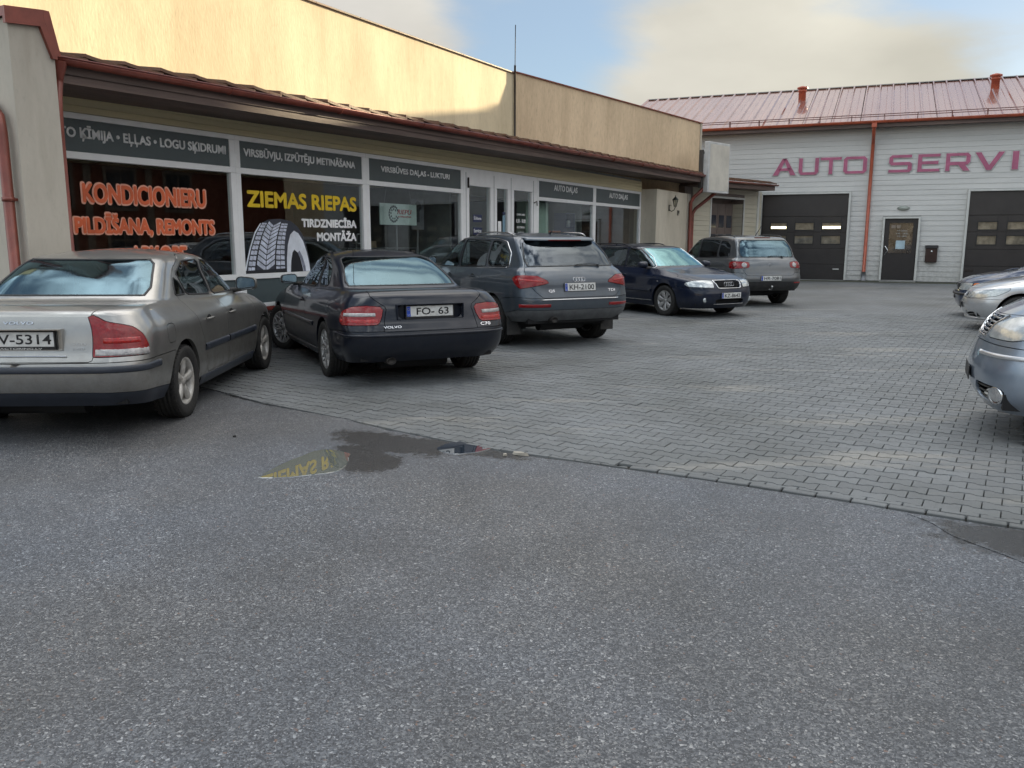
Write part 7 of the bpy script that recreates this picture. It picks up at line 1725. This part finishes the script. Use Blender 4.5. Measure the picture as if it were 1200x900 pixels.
# bare tree behind the sand coloured wall
TR_ = thing('bare_tree', 'thin leafless tree showing over the sand coloured wall', 'tree', (9.3,66,0))
tm = MB(); rt = random.Random(3)
def branch(p, d, l, r, depth):
    q = p+d*l*.5+Vector((rt.gauss(0,.04),rt.gauss(0,.04),0))*l; e = p+d*l; tm.tube([p,q,e],[r,r*.8,r*.6],5 if depth < 3 else 3,caps=False)
    if depth >= 6: return
    for k in range(3 if depth < 4 else 2):
        a = rt.uniform(.25,.75); ax = Vector((rt.gauss(0,1),rt.gauss(0,1),rt.gauss(0,.3))).normalized(); nd = (Matrix.Rotation(a,3,ax)@d); nd.z += .12; branch(p+d*l*rt.uniform(.6,1.), nd.normalized(), l*rt.uniform(.6,.8), r*.58, depth+1)
branch(Vector((0,0,0)), Vector((.03,0,1)), 4.2, .16, 0)
tm.build('limbs', M('bark',(.16,.12,.10),.9), TR_)
# ---------------------------------------------------------------- cars on the right, noses into the yard
def nose_car(axle, az, kind):
    tall = kind == 'mpv'
    if tall:
        S=dict(L=4.30,ra=.85,wb=2.69,W=.90,wz=.32,arch=.365,wr=.32,rim=.205,tx=.79,wstyle='multi',nsp=8,paint=CM['ice'],iy=(.5,3.0),seats=(2.2,1.3),hz=1.25,belt=1.02,iw=.68)
        R=[ring_b(S,.13,4.17,.83,[(0,.26),(4.3,.22)]),ring_b(S,.03,4.26,.875,[(0,.40),(4.3,.34)]),ring_b(S,0.,4.30,.895,[(0,.58),(4.3,.50)],fo=[-.56,-.32,-.15,-.035,0]),
          ring_b(S,.04,4.25,.90,[(0,.74),(2.3,.74),(4.3,.72)],fo=[-.58,-.34,-.16,-.035,0]),ring_b(S,.08,4.17,.89,[(0,.98),(2.3,.98),(3.6,.96),(4.3,.90)],fo=[-.60,-.36,-.17,-.04,0]),
          ring_b(S,.12,3.98,.80,[(0,1.10),(2.3,1.10),(3.0,1.14),(3.6,1.12),(4.1,1.01)],fo=[-.56,-.30,-.13,-.03,0]),
          ring_g(S,.18,3.30,.77,[(.2,1.16),(2.3,1.14),(3.3,1.20)],rb=.8),ring_g(S,.30,2.85,.71,[(.3,1.35),(2,1.33),(3,1.31)],rb=.8),ring_g(S,.50,2.35,.62,[(.4,1.53),(1.5,1.57),(2.4,1.53)],rb=.8)]
        label='ice blue people carrier with toothed grille, nearest nose at the right edge'
    else:
        sil = kind == 'silver'
        S=dict(L=4.50,ra=.98,wb=2.68,W=.885,wz=.315,arch=.36,wr=.315,rim=.205,tx=.78,wstyle='cover' if not sil else 'wide',nsp=7,paint=CM['brightsilver'] if sil else CM['blue'],iy=(1.1,3.1),seats=(2.35,1.5),hz=1.10,belt=.92,iw=.68)
        zf=.66 if sil else .70
        R=[ring_b(S,.13,4.40,.82,[(0,.25),(4.5,.20)]),ring_b(S,.03,4.47,.865,[(0,.38),(4.5,.31)]),ring_b(S,0.,4.50,.885,[(0,.55),(4.5,.46)]),
          ring_b(S,.04,4.465,.885,[(0,.69),(2.3,.67),(4.5,.575)]),ring_b(S,.08,4.40,.87,[(0,.85),(2.3,.83),(3.6,.79),(4.5,zf+.02)]),
          ring_b(S,.12,4.26,.79,[(0,.96),(2.3,.92),(3.4,.89),(4.4,zf+.085)]),
          ring_g(S,.80,3.40,.74,[(.7,1.0),(2.3,.955),(3.4,.975)]),ring_g(S,1.15,3.05,.665,[(1.0,1.21),(2,1.19),(3.1,1.18)]),ring_g(S,1.5,2.65,.56,[(1.4,1.35),(2.1,1.38),(2.7,1.36)])]
        label='bright silver saloon with clear headlamps, between the people carrier and the dark blue saloon' if sil else 'dark blue older saloon with an orange corner indicator, farthest of the right hand row'
    R+= [roof_ring(R[8],.55,.03,.55),roof_ring(R[8],0,.042,.5)]; S['rings']=R; S['crease']={5:.3,6:.7}
    gm=CM['glass']; z0=1.075 if tall else .99; zt=1.50 if tall else 1.33
    if tall:
        f=chaikin([(1.98,1.17),(2.95,1.20),(2.72,1.34),(2.35,1.50),(1.95,1.52)],1,.08); r=chaikin([(1.05,1.19),(1.92,1.17),(1.89,1.52),(1.05,1.51)],1,.06)
        fd=[(1.95,.30),(1.95,1.55),(2.4,1.55),(2.9,1.28),(3.12,1.05),(3.16,.9),(3.16,.30)]; hl=[(.34,.78),(.36,.89),(.50,.945),(.80,1.0),(1.18,1.05),(1.36,1.045),(1.28,.95),(1.02,.85),(.70,.78)]
    else:
        f=chaikin([(2.27,.985),(3.1,.98),(2.92,1.14),(2.58,1.30),(2.24,1.33)],1,.08); r=chaikin([(1.50,1.02),(2.20,.99),(2.17,1.33),(1.82,1.32),(1.58,1.22)],1,.08)
        fd=[(2.23,.30),(2.23,1.38),(2.6,1.38),(3.05,1.13),(3.24,.97),(3.27,.8),(3.27,.30)]; hl=[(.42,.575),(.42,.665),(.70,.70),(.95,.735),(1.20,.76),(1.22,.72),(1.05,.62),(.80,.575)] if kind=='silver' else [(.36,.545),(.36,.685),(.80,.70),(.80,.55)]
    cuts=[('rear_window','CL',[(-1,6.1),(2.45,6.1),(2.6,6.5),(2.5,7.8),(-1,7.8)],{},dict(mat=CM['glass_rear'],off=-.004,flange=.01)),
      ('windscreen','CL',[(11.4,6.15),(15,6.15),(15,7.9),(11.45,7.9)],{},dict(mat=gm,off=-.004,flange=.01)),
      ('front_door_glass','S',f,dict(c=(3,11.4),l=(6.03,8)),dict(mat=gm,off=-.003,both='split')),('rear_door_glass','S',r,dict(c=(3,11.4),l=(6.03,8)),dict(mat=gm,off=-.003,both='split')),
      ('headlight','F',hl,dict(c=(8.8,14),l=(1.6,5.9)),dict(mat=CM['headlamp'],off=.003,both='split'))]
    if tall: cuts=[('hole','F',[(-.5,.78),(.30,.78),(.335,.88),(.45,.955),(.30,.95),(-.5,.93)],dict(c=(10,14))),('hole','F',chaikin([(.36,.30),(.80,.30),(.80,.42),(.36,.44)],2,.15),dict(c=(9,14),l=(0,3)))]+cuts+[('front_bumper','F',[(-.1,.1),(1.7,.1),(1.7,.64),(1.25,.72),(.9,.73),(.3,.745),(-.1,.745)],dict(c=(8.6,14)),{})]
    elif kind=='silver': cuts=[('hole','F',[(-.5,.59),(.36,.59),(.36,.66),(-.5,.66)],dict(c=(10,14))),('hole','F',[(.40,.24),(.72,.24),(.72,.33),(.40,.34)],dict(c=(9,14),l=(0,3)))]+cuts+[('front_bumper','F',[(-.1,.1),(1.5,.1),(1.5,.56),(-.1,.56)],dict(c=(8.6,14)),{})]
    else: cuts+= [('corner_indicator','F',[(.82,.55),(.82,.70),(1.08,.70),(1.10,.56)],dict(c=(8.8,14),l=(1.6,5.4)),dict(mat=CM['orange'],off=.004,both='split')),('front_bumper','F',[(-.1,.1),(1.5,.1),(1.5,.52),(-.1,.52)],dict(c=(8.6,14)),dict(off=.02))]
    cuts+= [('bonnet','CL',[(9.9,4.6),(12.2,4.35),(15,4.3),(15,5.9),(10.9,5.9)],{},{}),('front_door','S',fd,dict(c=(3.2,11),l=(.4,8)),dict(both='split'))]
    S['cuts']=cuts; S['ww']=.17
    car,B=base_car(S,'parked_car',label,'cars parked nose out on the right',axle,az)
    if tall:
        m=MB(); m.box(-.46,.46,4.0,4.01,.76,.96); m.build('grille_backing',CM['dark'],car)
        for k in range(5):
            z=.80+k*.031; m=MB()
            for sg in (1,-1):
                pts=[]
                for x in np.linspace(.0,.31+.02*k,8):
                    p,n=B.at('F',x,z,c=(10,14),l=(3,5.6)); pts.append(Vector((sg*p.x,p.y-.012,z)))
                m.tube(pts,[.009]*8,6)
            m.build('grille_bar',CM['chrome'],car)
        strip(car,'grille_frame',[B.at('F',a,b,c=(10,14),l=(3,5.8)) for a,b in polyline([(0,.782),(.30,.782),(.34,.88),(.45,.958)],.04)],.022,.012,CM['chrome'],both=True)
        strip(car,'bumper_moulding',[B.at('F',a,.66,c=(8.6,14)) for a in np.linspace(.34,1.35,18)],.035,.014,CM['brightsilver'],both=True)
        for sg in (1,-1):
            p,n=B.at('F',.70,.35,c=(9,14),l=(0,4)); nn=Vector((sg*n.x,n.y,n.z*.3)).normalized(); m=MB(); m.lathe([(0,.0),(.045,.004),(.058,.006),(.066,.012),(.072,-.004)],20,axis='z'); o=m.build('fog_lamp',CM['chrome'],car); o.location=Vector((sg*p.x,p.y,.355))-nn*.01; o.rotation_euler=nn.to_track_quat('Z','Y').to_euler()
            m=MB()
            for k in range(3): 
                pp=[B.at('F',a,.33+k*.04,c=(9,14),l=(0,4))[0] for a in np.linspace(.38,.62,5)]; m.tube([Vector((sg*q.x,q.y-.02,q.z)) for q in pp],.008,5)
            m.build('vent_bar',CM['plastic'],car)
        m=MB(); m.box(-.60,.60,3.86,3.87,.29,.44); m.build('bumper_backing',CM['dark'],car)
        p,n=B.at('F',0,.45,c=(12,14)); m=MB(); m.box(-.26,.26,-.055,.055,0,.006,.002); o=m.build('plate_holder',CM['ink'],car); o.location=(0,p.y+.004,.47); o.rotation_euler=(pi/2,0,pi)
    else:
        p,n=B.at('F',0,.42,c=(12,14)); m=MB(); m.box(-.26,.26,-.055,.055,0,.006,.002); o=m.build('plate_holder',CM['ink'],car); o.location=(0,p.y+.012,.42); o.rotation_euler=(pi/2,0,pi)
        if kind!='silver':
            m=MB(); m.box(-.34,.34,4.40,4.46,.56,.68,.01); m.build('grille',CM['plastic'],car)
            strip(car,'bumper_strip',[B.at('F',a,.47,c=(8.6,14)) for a in np.linspace(0,1.3,22)],.05,.045,CM['plastic'],both=True)
        else:
            m=MB(); m.box(-.40,.40,4.36,4.37,.57,.68); m.box(-.56,.56,4.18,4.19,.23,.35); m.build('grille_backing',CM['dark'],car)
            strip(car,'lip_spoiler',[B.at('F',a,.225,c=(8.6,14),l=(0,3)) for a in np.linspace(0,.9,16)],.05,.02,CM['brightsilver'],both=True)
    seals(B,car,[f,r],CM['plastic'],.014)
    wing_mirror(B,car,2.95,.99 if not tall else 1.18,S['paint'],w=.21,h=.14)
    door_handle(B,car,1.95 if tall else 2.35,.90 if tall else .80,S['paint'],side=0,recess=False)
    return car
def place(f, front=None, az=0, *a):
    return f(front, az, *a)
saloon_silver((-3.728,7.102), -.042)
coupe_navy((-1.31,9.68), -.450)
suv_grey((.52,12.72), -.505)
A6AZ = radians(149); estate_blue((3.86-2.76*sin(A6AZ), 17.45-2.76*cos(A6AZ)), A6AZ)
crossover_stone((5.78,20.35), radians(-14))
def nose(tip, azd, L, ra):   # rear axle from nose tip
    a = radians(azd); return (tip[0]-sin(a)*(L-ra), tip[1]-cos(a)*(L-ra)), a
p_, a_ = nose((3.86,6.95), -64, 4.30, .85); nose_car(p_, a_, 'mpv')
p_, a_ = nose((8.05,14.9), -64, 4.50, .98); nose_car(p_, a_, 'silver')
p_, a_ = nose((9.30,17.5), -64, 4.50, .98); nose_car(p_, a_, 'blue')
